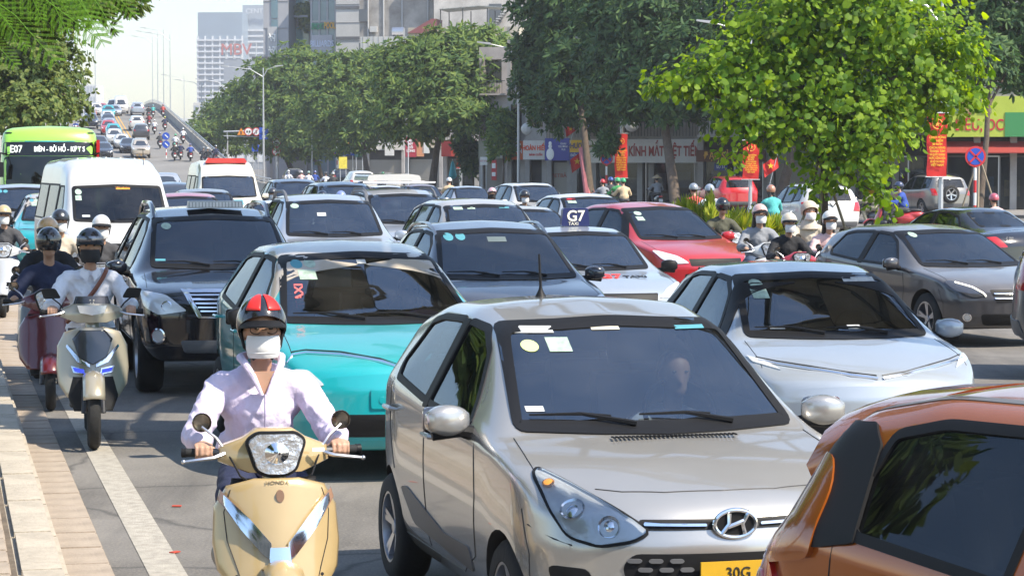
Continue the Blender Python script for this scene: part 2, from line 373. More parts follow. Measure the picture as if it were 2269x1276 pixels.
def wheel(P, parent, pos, sx, hero=True, spokes=5, rimmat=None):
    """wheel > tyre, rim"""
    r = P['rw']; w = P.get('ww', .19); M = Matrix.Rotation(math.pi/2*sx, 3, 'Y'); e = bpy.data.objects.new('wheel', None); C.objects.link(e); e.parent = parent; e.location = pos
    key = ('wheel', r, w, sx, hero, spokes)
    if key not in WCACHE:
        rr = r*.66; t = MB(); t.lathe([(rr, -w/2), (r*.9, -w/2), (r*.985, -w*.38), (r, -w*.2), (r, w*.2), (r*.985, w*.38), (r*.9, w/2), (rr, w/2), (rr*.97, w*.2), (rr*.97, -w*.2), (rr, -w/2)], 32 if hero else 18, M)
        tm = t.mesh('tyre'); smooth_mesh(tm, 50); tm.materials.append(RUBBER)
        q = MB(); q.lathe([(rr, w*.48), (rr*.93, w*.47), (rr*.90, w*.2), (rr*.9, -w*.3)], 32 if hero else 18, M); q.lathe([(.0, w*.36), (r*.13, w*.36), (r*.15, w*.2), (r*.15, 0)], 12, M)
        for k in range(spokes):
            for dd in ((-.09, .09) if hero else (0,)):
                a = 2*math.pi*k/spokes+dd*1.3; a0 = 2*math.pi*k/spokes+dd; pr = [(r*.12, -.012, w*.3), (r*.12, .012, w*.3), (rr*.93, .016, w*.42), (rr*.93, -.016, w*.42)]; V = []
                for dz in (0, -.03):
                    for rad, tt, h in pr:
                        an = a0 if rad < r*.2 else a; V.append(M @ Vector((rad*math.cos(an)-tt*math.sin(an)*(1 if hero else 2), rad*math.sin(an)+tt*math.cos(an)*(1 if hero else 2), h+dz)))
                q.add(V, [(0, 1, 2, 3), (7, 6, 5, 4), (0, 4, 5, 1), (1, 5, 6, 2), (2, 6, 7, 3), (3, 7, 4, 0)])
        rm = q.mesh('rim'); smooth_mesh(rm, 35); rm.materials.append(rimmat or ALLOY)
        bk = MB(); bk.lathe([(0, -w*.1), (rr*.9, -w*.1)], 20, M); bm = bk.mesh('brake_disc'); bm.materials.append(DARKM); WCACHE[key] = (tm, rm, bm)
    tm, rm, bm = WCACHE[key]; obj('tyre', tm, None, e); obj('rim', rm, None, e); obj('brake_disc', bm, None, e)
    if parent is None: return e
    return e
WCACHE = {}
def mirrored(poly): return [(-a, b) for a, b in poly][::-1]
def build_car(name, P, label, cat='car', res=1., group=None, hero=True):
    """body, windscreen, side and rear glass, wheels, mirrors, wipers, lamps, grille, plate and cabin, all from P"""
    s = Car(P, res); e = thing(name, label, cat, group=group); e['L'] = s.L; s.e = e
    ws = round_poly(P['ws'], .06); sides = [round_poly(p, P.get('rside', .035), 3) for p in P['side']]; rw_ = round_poly(P['rear'], .06) if P.get('rear') else None
    cuts = []
    c0, c1 = P['cabin']
    mb = MB(); mb.prism(inset_poly(ws, .035), -2, (c0+c1)/2, 'y'); cuts.append(mb)
    if rw_: mb = MB(); mb.prism(inset_poly(rw_, .03), (c0+c1)/2, s.L+2, 'y'); cuts.append(mb)
    mb = MB()
    for p in sides: mb.prism(inset_poly(p, .012), -2, 2, 'x')
    if P.get('panel_van') is None: cuts.append(mb)
    body = s.carve(cuts); o = obj('body', body, None, e)
    def part(nm, mb, m, sm=True, par=None): return mb.build(nm, m, par or e, sm)
    part('windscreen', s.patch(ws, 'f', .003, .05, .0, (1, .97, .93, .86, .72, .5, .25)), P.get('wsglass', GL_CLEAR))
    part('windscreen_frame', s.ring(inset_poly(ws, -P.get('frit', .0)), inset_poly(ws, .045), 'f', .007, .035, .016), BLACK)
    if rw_:
        part('rear_window', s.patch(rw_, 'r', .001, .06, .0), GL_TINT); part('rear_window_frame', s.ring(rw_, inset_poly(rw_, .035), 'r', .003, .06, .012), BLACK)
    for p in sides:
        for v in 'LR':
            part('side_window', s.patch(p, v, -.004, .06, .0), P.get('sideglass', GL_TINT)); part('window_trim', s.ring(inset_poly(p, -.014), inset_poly(p, .018), v, .005, .04, .014), P.get('trim', BLACK))
    for p in P.get('pillars', []):
        for v in 'LR': part('pillar', s.patch(round_poly(p, .01, 2), v, P.get('pillar_off', .007), .035, .014, (1, .93, .82, .7, .57, .45, .3, .15)), P.get('pillar_mat', BLACK))
    zr = P['rw']
    for y in P['axles']:
        for sx in (-1, 1): wheel(P, e, (sx*(s.W/2-P.get('ww', .19)/2-.02), y, zr), sx, hero, P.get('spokes', 5))
    # seams, handles
    for ln in P.get('seams', []):
        for v in 'LR': part('door_seam', s.line(ln, v, .006, .0005), INK, False)
    for ln in P.get('fseams', []): part('bonnet_seam', s.line(ln, 't', .006, .0005), INK, False)
    for ln in P.get('ffseams', []): part('bonnet_seam', s.line(ln, 'f', .007, .001), INK, False)
    for (y, z) in P.get('handles', []):
        for v, sx in (('L', -1), ('R', 1)):
            h, n = s.hit(y, z, v, 0); mb = MB(); mb.tube([h+Vector((0, -.09, 0)), h+Vector((sx*.035, -.07, .004)), h+Vector((sx*.04, .06, .006)), h+Vector((0, .09, .004))], [.008, .014, .014, .008], 6); part('door_handle', mb, P.get('handle_mat', P['paint']))
    # mirrors
    if P.get('mirror'):
        my, mz = P['mirror']
        for v, sx in (('L', -1), ('R', 1)):
            h, n = s.hit(my, mz, v, 0); c = h+Vector((sx*.125, -.03, .055)); g = MB(); M = Matrix.Rotation(sx*R(-14), 3, 'Z')
            prof = []
            for i in range(9):
                t = i/8; k = math.sin(math.pi*(.08+.84*t))**.5
                prof.append((t, k))
            V = []; Fc = []; nn = 14
            for t, k in prof:                                   # a rounded shell, wide across the car
                for j in range(nn):
                    a = 2*math.pi*j/nn; ca, sa = math.cos(a), math.sin(a); q = .6
                    V.append(c+M @ Vector(((t-.5)*.205*sx, .066*k*math.copysign(abs(ca)**q, ca)*(1. if ca < 0 else .8), .073*k*math.copysign(abs(sa)**q, sa))))
            for i in range(8):
                for j in range(nn): Fc.append((i*nn+j, i*nn+(j+1) % nn, (i+1)*nn+(j+1) % nn, (i+1)*nn+j))
            Fc += [tuple(range(nn)), tuple(range(9*nn-1, 8*nn-1, -1))]; g.add(V, Fc); m_ = part('mirror', g, P.get('mirror_mat', P['paint']), 60)
            g = MB(); g.tube([h+Vector((-sx*.03, .02, -.02)), h+Vector((sx*.04, -.01, .0)), c+Vector((-sx*.06, 0, -.05)), c+Vector((sx*.07, 0, -.072))], [.04, .032, .03, .022], 8); part('mirror_arm', g, BLACK, True, m_)
            g = MB(); g.prism(round_poly([(-.095, -.06), (.095, -.06), (.095, .06), (-.095, .06)], .03), .058, .063, 'y', c, M); part('mirror_glass', g, CHROME, False, m_)
    # wipers
    if P.get('wipers', True):
        zb = min(p[1] for p in P['ws'])+.03; hw = max(p[0] for p in P['ws'])
        for x0, x1, dz in ((-.12, -hw*.86, .035), (hw*.52, -.08, .03)) if P.get('wip', 0) == 0 else P['wip']:
            a = s.hit(x0, zb-.005, 'f', .02)[0]; b = s.hit((x0+x1)/2, zb+dz*.9, 'f', .025)[0]; d = s.hit(x1, zb+dz, 'f', .018)[0]; g = MB(); g.tube([a, b], [.014, .008], 5); q0 = s.hit(x0*.35+x1*.65-(x1-x0)*.45, zb+.03, 'f', .012)[0]
            g.tube([q0, b, d], [.006, .009, .005], 5); part('wiper', g, BLACK, False)
    # conforming parts from the table: (name, poly, view, material, offset, mirrored?)
    for it in P.get('patches', []):
        nm, pl, v, m, off, mir = it[:6]; rr = it[6] if len(it) > 6 else .02; pl = round_poly(pl, rr, 3)
        for pp, vv in [(pl, v)]+([(mirrored(pl), v)] if mir and v in 'frt' else [])+([(pl, 'R')] if mir and v == 'L' else []):
            part(nm, s.patch(pp, vv, off, .05, max(.012, off+.008)), m)
    for it in P.get('rings', []):
        nm, pl, wd, v, m, off, mir = it; pl = round_poly(pl, .02, 3)
        for pp in [pl]+([mirrored(pl)] if mir else []): part(nm, s.ring(pp, inset_poly(pp, wd), v, off, .04, off+.008), m)
    if P.get('plate'):
        x, z, ww, hh, m, txt = P['plate'][:6]; v = P['plate'][6] if len(P['plate']) > 6 else 'f'; sg = -1 if v == 'f' else 1
        y = s.hit(0, z, v, 0)[0].y+sg*.025; g = MB(); g.box((x, y, z), (ww, .012, hh)); pl = part('number_plate', g, m, False)
        if txt: letters(txt, hh*.8/(2 if '\n' in txt else 1), INK, pl, (x, y+sg*.008, z), 0 if v == 'f' else math.pi, .002)
    # cabin: dashboard, seats, steering wheel
    if P.get('interior', hero):
        bl = float(s.belt(c0+.5)); wi = float(s.wb(c0+.7))-.14; yd = P.get('dash', c0+.25)
        g = MB(); g.prism(round_poly([(yd-.2, bl-.3), (yd+.38, bl-.3), (yd+.36, bl-.08), (yd+.18, bl-.005), (yd-.18, bl-.01)], .05), -wi, wi, 'x'); part('dashboard', g, INTER)
        ysq = yd+.75
        for row, yy in enumerate(P.get('rows', (ysq, ysq+.85))):
            for sx in (-1, 1):
                g = MB(); bx = sx*wi*.52; zs = P.get('seatz', .55)
                g.prism(round_poly([(yy-.25, zs-.08), (yy+.28, zs-.08), (yy+.26, zs+.08), (yy-.25, zs+.1)], .04), bx-.24, bx+.24, 'x')
                g.prism(round_poly([(yy+.16, zs), (yy+.32, zs), (yy+.46, zs+.62), (yy+.34, zs+.62)], .05), bx-.23, bx+.23, 'x')
                g.prism(round_poly([(yy+.37, zs+.66), (yy+.46, zs+.66), (yy+.48, zs+.84), (yy+.40, zs+.84)], .03), bx-.13, bx+.13, 'x'); part('seat', g, SEAT, True)
        g = MB(); M = Matrix.Rotation(R(68), 3, 'X'); c = Vector((wi*.52, yd+.42, bl+.02)); ts = [c+M @ Vector((.18*math.cos(a), .18*math.sin(a), 0)) for a in np.linspace(0, 2*math.pi, 25)]; g.tube(ts, .013, 6, False)
        for a in (math.pi, 0, -math.pi/2): g.tube([c, c+M @ Vector((.18*math.cos(a), .18*math.sin(a), 0))], .014, 5)
        part('steering_wheel', g, BLACK)
    s.part = part; return s
def put(e, px, Y, deg, at_y=0.):
    """stand a vehicle so that the point at_y metres behind its nose, on its centre line, is at photo column px and distance Y"""
    a = R(deg); p = Vector((X_at(px, Y), Y, 0)); d = Matrix.Rotation(a, 3, 'Z') @ Vector((0, at_y, 0)); e.location = p-d; e.rotation_euler = (0, 0, a); return e
# ================================================================ vehicle tables
def logo_ring(s, c, a, b, m=CHROME, name='emblem', tilt=0.):
    g = MB(); g.tube([Vector(c)+Vector((a*math.cos(t), -.012, b*math.sin(t))) for t in np.linspace(0, 2*math.pi, 25)], .009, 6, False); return s.part(name, g, m)
def strips(s, name, rects, view, m, off=.012):
    for r in rects: s.part(name, s.patch(round_poly(r, .008, 2), view, off, .06, off+.01, (1, .6)), m)
def disc(cx, cz, r, n=20, rz=None): return [(cx+r*math.cos(t), cz+(rz or r)*math.sin(t)) for t in np.linspace(0, 2*math.pi, n+1)[:-1]]
def round_lamp(s, x, z, r, name='fog_lamp', deep=True):
    for sx in (-1, 1):
        h, n = s.hit(sx*x, z, 'f', 0.); g = MB(); M = n.to_track_quat('Z', 'Y').to_matrix()
        g.lathe([(r, -.01), (r*1.02, .008), (r*.82, .012), (r*.78, -.004)], 20, M, h); o = s.part(name, g, CHROME)
        g = MB(); g.lathe([(r*.8, .001), (0, .006)], 20, M, h); s.part('lens', g, LAMPC, True, o)
def sticker(s, x, z, w, h, m, view='f', name='sticker', off=.006):
    s.part(name, s.patch([(x-w/2, z-h/2), (x+w/2, z-h/2), (x+w/2, z+h/2), (x-w/2, z+h/2)], view, off, .06, 0., (1, .5)), m, False)
def oval_sticker(s, x, z, a, b, m, name='sticker'): s.part(name, s.patch(disc(x, z, a, 14, b), 'f', .006, .2, 0., (1, .5)), m, False)
def rails(s, m, x=.56, y0=1.9, y1=3.4, lift=.07, r=.018):
    for sx in (-1, 1):
        g = MB(); pts = []
        for i in range(9):
            y = y0+(y1-y0)*i/8; h = s.hit(sx*x, y, 't', 0)[0]; k = min(1, math.sin(math.pi*i/8)*2.2); pts.append(h+Vector((0, 0, lift*k-.01)))
        g.tube(pts, r, 6); s.part('roof_rail', g, m)
SILVER = paint('silver', (.44, .425, .40), .6, .28, .27); TEAL = paint('teal', (.008, .34, .37), .1, .1); PWHITE = paint('white', (.36, .40, .45), .25, .06); PBLACK = paint('black', (.006, .007, .012), .1, .03, .16)
PNAVY = paint('navy_black', (.012, .016, .028), .2, .12, .18); PRED = paint('red', (.5, .015, .02), .25, .12); PGREY = paint('dark_grey', (.07, .068, .075), .4, .4); ORANGE = paint('orange', (.36, .092, .010), .3, .08, .2)
PGOLD = paint('champagne', (.50, .44, .36), .35, .5); PSILVB = paint('silver_blue', (.4, .44, .5), .4, .3); PCREAM = paint('cream', (.70, .66, .56), .0, .4); DUSTY = paint('white_dusty', (.56, .55, .53), .0, .3); PMAROON = paint('maroon', (.16, .02, .03), .3, .35)
ROOFTAUPE = paint('roof_taupe', (.42, .36, .29), .1, .7)
def spec(**k): return k
HATCH = spec(L=3.77, W=1.66, paint=SILVER, top=[(0, .80), (.1, .84), (.5, .93), (.93, 1.0), (1.06, 1.035), (1.75, 1.455), (2.25, 1.53), (2.9, 1.51), (3.4, 1.42), (3.62, 1.05), (3.77, .9)],
    belt=[(0, .74), (.3, .84), (.7, .90), (1.0, .95), (2.2, 1.0), (3.3, 1.07), (3.6, 1.0), (3.77, .86)], bot=[(0, .24), (.5, .2), (3.2, .2), (3.77, .3)],
    wb=[(0, .70), (.2, .775), (.5, .81), (1.0, .825), (3.0, .82), (3.5, .78), (3.77, .68)], wt=[(0, .60), (.5, .735), (.95, .745), (1.75, .565), (2.4, .575), (3.2, .56), (3.77, .58)],
    leanf=[(.2, .08), (.42, .0), (.62, .0), (.74, .045), (.84, .13), (1, .2)], leanr=[(.2, .08), (.5, 0), (.8, .03), (1.1, .05), (1.4, -.02)], planf=.34, planr=.2, axles=(.78, 3.205), rw=.292, cabin=(1.1, 3.5), sig=.05,
    ws=[(-.685, 1.0), (-.3, .992), (0, .99), (.3, .992), (.685, 1.0), (.56, 1.435), (0, 1.462), (-.56, 1.435)],
    side=[[(1.42, 1.0), (2.24, 1.025), (2.20, 1.425), (1.93, 1.405), (1.72, 1.31)], [(2.32, 1.03), (3.02, 1.09), (3.10, 1.17), (2.95, 1.38), (2.75, 1.415), (2.28, 1.43)]], pillars=[[(2.235, 1.0), (2.325, 1.0), (2.285, 1.43), (2.195, 1.43)]],
    rear=[(-.52, 1.08), (.52, 1.08), (.46, 1.33), (-.46, 1.33)], seams=[[(1.28, .42), (1.22, .7), (1.26, .96)], [(2.28, .32), (2.28, .99)], [(1.28, .42), (1.6, .3), (2.9, .3)], [(3.0, .62), (3.12, .85), (3.1, 1.06)], [(.5, .74), (.42, .56), (.44, .42)]],
    handles=[(2.08, .88), (3.0, .93)], mirror=(1.36, .98), fseams=[[(-.73, .42), (-.72, .7), (-.70, 1.0)], [(.73, .42), (.72, .7), (.70, 1.0)]])
def variant(base, **k): d = dict(base); d.update(k); return d
def scale_spec(P, kl, kw, kh, **k):
    """the same silhouette at another length, width and height"""
    d = dict(P)
    for key, (a, b) in dict(top=(kl, kh), belt=(kl, kh), bot=(kl, 1), wb=(kl, kw), wt=(kl, kw), leanf=(kh, 1), leanr=(kh, 1)).items(): d[key] = [(p*a, q*b) for p, q in P[key]]
    d['ws'] = [(p*kw, q*kh) for p, q in P['ws']]; d['rear'] = [(p*kw, q*kh) for p, q in P['rear']]
    for key in ('side', 'pillars', 'seams'): d[key] = [[(p*kl, q*kh) for p, q in pl] for pl in P[key]]
    d['fseams'] = [[(p*kw, q*kl) for p, q in pl] for pl in P['fseams']]; d['handles'] = [(p*kl, q*kh) for p, q in P['handles']]; d['mirror'] = (P['mirror'][0]*kl, P['mirror'][1]*kh)
    d['axles'] = tuple(a*kl for a in P['axles']); d['cabin'] = tuple(a*kl for a in P['cabin']); d['L'] *= kl; d['W'] *= kw; d['patches'] = []; d['rings'] = []; d['ffseams'] = []; d['plate'] = None; d.update(k); return d
CROSS = scale_spec(HATCH, 4.2/3.77, 1.78/1.66, 1.07, rw=.33, ww=.21, planf=.30, sig=.06, rbelt=.06)
SUV = spec(L=4.7, W=1.84, paint=PBLACK, top=[(0, 1.0), (.1, 1.05), (.6, 1.12), (1.3, 1.19), (1.42, 1.22), (2.1, 1.70), (2.6, 1.79), (3.6, 1.79), (4.4, 1.70), (4.6, 1.3), (4.7, 1.1)],
    belt=[(0, .95), (.3, 1.02), (.8, 1.07), (1.4, 1.12), (3, 1.14), (4.3, 1.2), (4.7, 1.05)], bot=[(0, .36), (.5, .32), (4, .32), (4.7, .42)], wb=[(0, .80), (.2, .87), (.6, .905), (1.2, .92), (4.0, .915), (4.5, .88), (4.7, .8)], wt=[(0, .70), (.6, .78), (1.3, .77), (2.1, .63), (3, .65), (4.2, .63), (4.7, .68)],
    leanf=[(.3, .08), (.5, 0), (.8, .0), (.95, .03), (1.05, .10), (1.2, .2)], leanr=[(.3, .05), (.6, 0), (1.1, .02), (1.5, .04), (1.8, .0)], planf=.26, planr=.12, axles=(.92, 3.67), rw=.385, ww=.25, cabin=(1.5, 4.45), floor=.6, sig=.05, rroof=.12, redge=.09,
    ws=[(-.715, 1.2), (-.3, 1.185), (0, 1.18), (.3, 1.185), (.715, 1.2), (.625, 1.68), (0, 1.71), (-.625, 1.68)],
    side=[[(1.85, 1.17), (2.72, 1.18), (2.66, 1.68), (2.4, 1.66), (2.15, 1.55)], [(2.82, 1.18), (3.62, 1.2), (3.6, 1.68), (2.76, 1.69)], [(3.72, 1.22), (4.28, 1.26), (4.2, 1.6), (3.7, 1.67)]], pillars=[[(2.71, 1.16), (2.83, 1.16), (2.77, 1.69), (2.65, 1.69)], [(3.61, 1.18), (3.73, 1.2), (3.71, 1.68), (3.59, 1.68)]],
    rear=[(-.6, 1.25), (.6, 1.25), (.52, 1.62), (-.52, 1.62)], seams=[[(1.6, .6), (1.55, .9), (1.6, 1.12)], [(2.77, .48), (2.77, 1.15)], [(1.6, .6), (1.8, .46), (3.3, .46)], [(3.5, .75), (3.68, 1.15)]], handles=[(2.5, 1.02), (3.4, 1.04)], mirror=(1.78, 1.14), fseams=[[(-.82, .5), (-.80, .9), (-.78, 1.35)], [(.82, .5), (.80, .9), (.78, 1.35)]], seatz=.75)
SEDAN = spec(L=4.5, W=1.76, paint=PWHITE, top=[(0, .72), (.1, .77), (.5, .86), (1.1, .93), (1.25, .96), (2.05, 1.385), (2.5, 1.45), (3.1, 1.43), (3.75, 1.12), (3.95, 1.06), (4.35, 1.03), (4.5, .85)],
    belt=[(0, .68), (.3, .77), (.8, .84), (1.2, .88), (2.5, .93), (3.7, .98), (4.3, .97), (4.5, .8)], bot=[(0, .22), (.5, .18), (4, .18), (4.5, .28)], wb=[(0, .72), (.2, .81), (.6, .86), (1.2, .88), (3.5, .875), (4.2, .83), (4.5, .72)], wt=[(0, .62), (.6, .73), (1.15, .73), (2.05, .57), (2.8, .58), (3.75, .62), (4.5, .64)],
    leanf=[(.2, .08), (.42, .0), (.58, .0), (.7, .05), (.8, .13), (1, .2)], leanr=[(.2, .08), (.5, 0), (.8, .02), (1.1, .05)], planf=.34, planr=.22, axles=(.88, 3.5), rw=.315, cabin=(1.3, 3.75), sig=.06,
    ws=[(-.66, .945), (-.3, .935), (0, .93), (.3, .935), (.66, .945), (.565, 1.365), (0, 1.39), (-.565, 1.365)],
    side=[[(1.62, .93), (2.5, .95), (2.46, 1.36), (2.2, 1.345), (1.98, 1.25)], [(2.58, .955), (3.32, .99), (3.42, 1.07), (3.2, 1.28), (2.9, 1.355), (2.54, 1.365)]], pillars=[[(2.49, .92), (2.59, .92), (2.55, 1.365), (2.45, 1.365)]],
    rear=[(-.56, 1.1), (.56, 1.1), (.48, 1.36), (-.48, 1.36)], seams=[[(1.4, .4), (1.35, .7), (1.4, .9)], [(2.54, .3), (2.54, .93)], [(1.4, .4), (1.6, .28), (3.2, .28)], [(3.25, .6), (3.42, .97)]], handles=[(2.3, .8), (3.2, .84)], mirror=(1.55, .92), fseams=[[(-.77, .45), (-.75, .8), (-.73, 1.2)], [(.77, .45), (.75, .8), (.73, 1.2)]], seatz=.42, rows=(2.25, 2.95))
VAN = spec(L=5.6, W=1.98, paint=DUSTY, top=[(0, 1.02), (.1, 1.08), (.55, 1.2), (.72, 1.26), (1.35, 1.92), (1.62, 2.18), (2.3, 2.34), (3.5, 2.36), (5.3, 2.33), (5.5, 2.2), (5.6, 2.0)],
    belt=[(0, .95), (.3, 1.05), (.8, 1.15), (1.5, 1.22), (5.4, 1.24), (5.6, 1.2)], bot=[(0, .34), (.5, .3), (5, .3), (5.6, .38)], wb=[(0, .86), (.2, .94), (.5, .975), (1.2, .99), (5.3, .985), (5.6, .93)], wt=[(0, .78), (.5, .84), (.7, .84), (1.35, .80), (1.7, .78), (2.3, .78), (5.3, .78), (5.6, .75)],
    leanf=[(.3, .06), (.5, 0), (.9, .0), (1.05, .06), (1.2, .15)], leanr=[(.3, .0), (2.4, .03)], planf=.24, planr=.05, axles=(.95, 4.5), rw=.34, ww=.22, cabin=(.85, 5.4), floor=.7, sig=.07, rroof=.16, rbelt=.05,
    ws=[(-.80, 1.27), (-.3, 1.245), (0, 1.24), (.3, 1.245), (.80, 1.27), (.755, 1.86), (0, 1.89), (-.755, 1.86)],
    side=[[(1.18, 1.25), (2.1, 1.26), (2.1, 1.86), (1.62, 1.86)], [(2.2, 1.27), (3.7, 1.27), (3.7, 1.88), (2.2, 1.88)], [(3.8, 1.27), (5.3, 1.27), (5.3, 1.88), (3.8, 1.88)]], pillars=[], rear=[(-.72, 1.3), (.72, 1.3), (.68, 1.86), (-.68, 1.86)], seams=[[(1.1, .6), (1.1, 1.22)], [(2.15, .5), (2.15, 1.9)]], handles=[(1.95, 1.05)], mirror=(1.12, 1.25), fseams=[], seatz=.85, rows=(1.85, 2.8, 3.7))
# ================================================================ ground, kerb, flyover
def road_mat():
    m = mat('asphalt', (.145, .136, .125), .85, bump=.35, bscale=160, var=.42, vscale=.55); nt = m.node_tree; b = nt.nodes['Principled BSDF']
    src = b.inputs['Base Color'].links[0].from_socket; tc = N(nt, 'ShaderNodeTexCoord')
    n2 = N(nt, 'ShaderNodeTexNoise', i_Scale=55., i_Detail=3.); nt.links.new(tc.outputs['Object'], n2.inputs['Vector']); r = N(nt, 'ShaderNodeMapRange'); r.inputs[1].default_value = .4; r.inputs[2].default_value = .75; r.inputs[3].default_value = .0; r.inputs[4].default_value = .55; nt.links.new(n2.outputs[0], r.inputs[0])
    mx = N(nt, 'ShaderNodeMix', data_type='RGBA'); nt.links.new(r.outputs[0], mx.inputs[0]); nt.links.new(src, mx.inputs[6]); mx.inputs[7].default_value = (.29, .255, .21, 1); nt.links.new(mx.outputs[2], b.inputs['Base Color']); return m
ASPH = road_mat(); CONC = mat('concrete', (.36, .34, .31), .85, bump=.3, bscale=30, var=.22, vscale=1.6); KERB = mat('kerb_stone', (.40, .35, .28), .85, bump=.4, bscale=50, var=.2, vscale=5); PAVER = mat('paver', (.33, .27, .21), .85, bump=.35, bscale=60, var=.2, vscale=4)
LINE = mat('road_paint', (.36, .33, .28), .8, bump=.4, bscale=90, var=.25, vscale=12); YLINE = mat('yellow_paint', (.5, .30, .08), .8, var=.2, vscale=4)
g = MB(); g.add([(-900, -30, 0), (900, -30, 0), (900, 2000, 0), (-900, 2000, 0)], [(0, 1, 2, 3)]); struct(g.build('ground', ASPH))
def kerb_x(Y): return -2.47-.235*(Y-13.3) if Y < 30 else -6.39-.20*(Y-30)
def kp(Y, off): return Vector((kerb_x(Y)+off, Y, 0))
pav = MB(); ys = [-12, 0, 8, 16, 24, 30, 45, 60, 90, 130]
V = []
for Y in ys: V += [kp(Y, -.27)+Vector((0, 0, .11)), kp(Y, -9)+Vector((0, 0, .11)), kp(Y, -.27)+Vector((0, 0, -.05)), kp(Y, -9)+Vector((0, 0, -.05))]
Fc = []
for i in range(len(ys)-1): a, b = i*4, i*4+4; Fc += [(a, b, b+1, a+1), (a+2, b+2, b, a)]
pav.add(V, Fc); pavement = struct(pav.build('pavement_left', mat('soil_joint', (.13, .10, .07), .95, bump=.5, bscale=40, var=.3, vscale=6)))
def block_mesh(w, l, h, name, m, bev=.012):
    bm = bmesh.new(); bmesh.ops.create_cube(bm, size=1); bmesh.ops.scale(bm, vec=(w, l, h), verts=bm.verts); bmesh.ops.bevel(bm, geom=list(bm.edges), offset=bev, segments=2, affect='EDGES'); me = bpy.data.meshes.new(name); bm.to_mesh(me); bm.free(); me.materials.append(m); smooth_mesh(me, 50); return me
kme = block_mesh(.27, 1.335, .22, 'kerb_stone', KERB, .03); gme = block_mesh(.27, .585, .10, 'gutter_paver', PAVER, .008); tme = block_mesh(.385, .385, .06, 'paving_tile', PAVER, .008)
def lay(name, me, Y, off, z, jit=.004):
    d = kp(Y+.3, 0)-kp(Y-.3, 0); o = obj(name, me, None, pavement); o.location = kp(Y, off)+Vector((0, random.uniform(-jit, jit), z+random.uniform(-jit, jit)*.7)); o.rotation_euler = (random.uniform(-.006, .006), random.uniform(-.006, .006), math.atan2(-d.x, d.y)+random.uniform(-.004, .004)); return o
Y = 8.1
while Y < 56: lay('kerb_stone', kme, Y, -.135, .015); Y += 1.35*.973
Y = 8.
while Y < 42: lay('gutter_paver', gme, Y, .14, -.036, .003); Y += .6*.973
Y = 10.
while Y < 30:
    for k in range(3): lay('paving_tile', tme, Y, -.50-.4*k, .095, .006)
    Y += .39
def strip(name, off0, off1, y0, y1, z, m, n=20):
    g = MB(); V = []; Fc = []
    for i in range(n+1): Y = y0+(y1-y0)*i/n; V += [kp(Y, off0)+Vector((0, 0, z)), kp(Y, off1)+Vector((0, 0, z))]
    for i in range(n): Fc.append((2*i, 2*i+1, 2*i+3, 2*i+2))
    g.add(V, Fc); return struct(g.build(name, m, pavement))
edge_line = strip('edge_line', .47, .68, -10, 60, .004, LINE)
for k in range(14): Y = 4+k*9; g = MB(); a = Vector((kerb_x(Y)+4.6, Y, .004)); b = Vector((kerb_x(Y+3)+4.6, Y+3, .004)); g.add([a, a+Vector((.15, 0, 0)), b+Vector((.15, 0, 0)), b], [(0, 1, 2, 3)]); g.build('lane_dash', LINE, pavement)
for k, (x, yy, lb) in enumerate(((-2.2, 15.9, 'red paper scrap near the white edge line'), (-1.75, 16.3, 'red paper scrap left of the turquoise taxi'), (-1.95, 14.0, 'red paper scrap behind the cream scooter'))):
    g = MB(); g.box((x, yy, .008), (.06, .035, .006), .5*k); tag(g.build('paper_scrap', mat('scrap_red', (.45, .06, .03), .7)), lb, 'litter')
# pavement along the shops on the right
FR = [(60, 62), (34, 88), (24.5, 101), (19.5, 110), (9.5, 127), (4, 138), (-1.5, 165), (-6.2, 200), (-12, 252), (-20, 330), (-32, 430)]
g = MB(); V = []
for x, y in FR: V += [(x-1.2, y-5.5, .13), (x+8, y+6, .13), (x-1.2, y-5.5, -.05)]
Fc = []
for i in range(len(FR)-1): Fc += [(3*i, 3*i+1, 3*i+4, 3*i+3), (3*i+2, 3*i, 3*i+3, 3*i+5)]
g.add(V, Fc); struct(g.build('pavement_right', mat('pavement_grey', (.22, .2, .18), .85, bump=.2, bscale=20, var=.25, vscale=.8)))
# flyover ramp
def rz(Y): return 0 if Y < 168 else (.0315*(Y-168)**2/50 if Y < 218 else (.063*(Y-193) if Y < 335 else .063*(335-193)+.063*(Y-335)-.063*(Y-335)**2/150 if Y < 410 else .063*142+.063*37.5))
def rx(Y): return -21.3-.187*(Y-195)
YS = list(range(160, 440, 7))
def ramp_sheet(name, o0, o1, dz, m, par=None, ys=YS):
    g = MB(); V = []; Fc = []
    for Y in ys: V += [(rx(Y)+o0, Y, rz(Y)+dz), (rx(Y)+o1, Y, rz(Y)+dz)]
    for i in range(len(ys)-1): Fc.append((2*i, 2*i+1, 2*i+3, 2*i+2))
    g.add(V, Fc); return g.build(name, m, par)
g = MB(); V = []; Fc = []
for Y in YS: V += [(rx(Y)-17.4, Y, rz(Y)+.01), (rx(Y)+.3, Y, rz(Y)+.01), (rx(Y)+.3, Y, -.2), (rx(Y)-17.4, Y, -.2)]
for i in range(len(YS)-1):
    a, b = 4*i, 4*i+4; Fc += [(a, a+1, b+1, b), (a+1, a+2, b+2, b+1), (a+3, a, b, b+3)]
Fc.append((0, 3, 2, 1)); k = 4*(len(YS)-1); Fc.append((k, k+1, k+2, k+3)); g.add(V, Fc); ramp = struct(g.build('flyover', mat('flyover_deck', (.19, .18, .165), .85, var=.2, vscale=.15, bump=.2, bscale=3)))
for o in (-7.2, -6.8): ramp_sheet('divider_line', o, o+.18, .016, YLINE, ramp)
ramp_sheet('edge_line', -.95, -.8, .016, LINE, ramp); ramp_sheet('edge_line', -16.4, -16.2, .016, LINE, ramp)
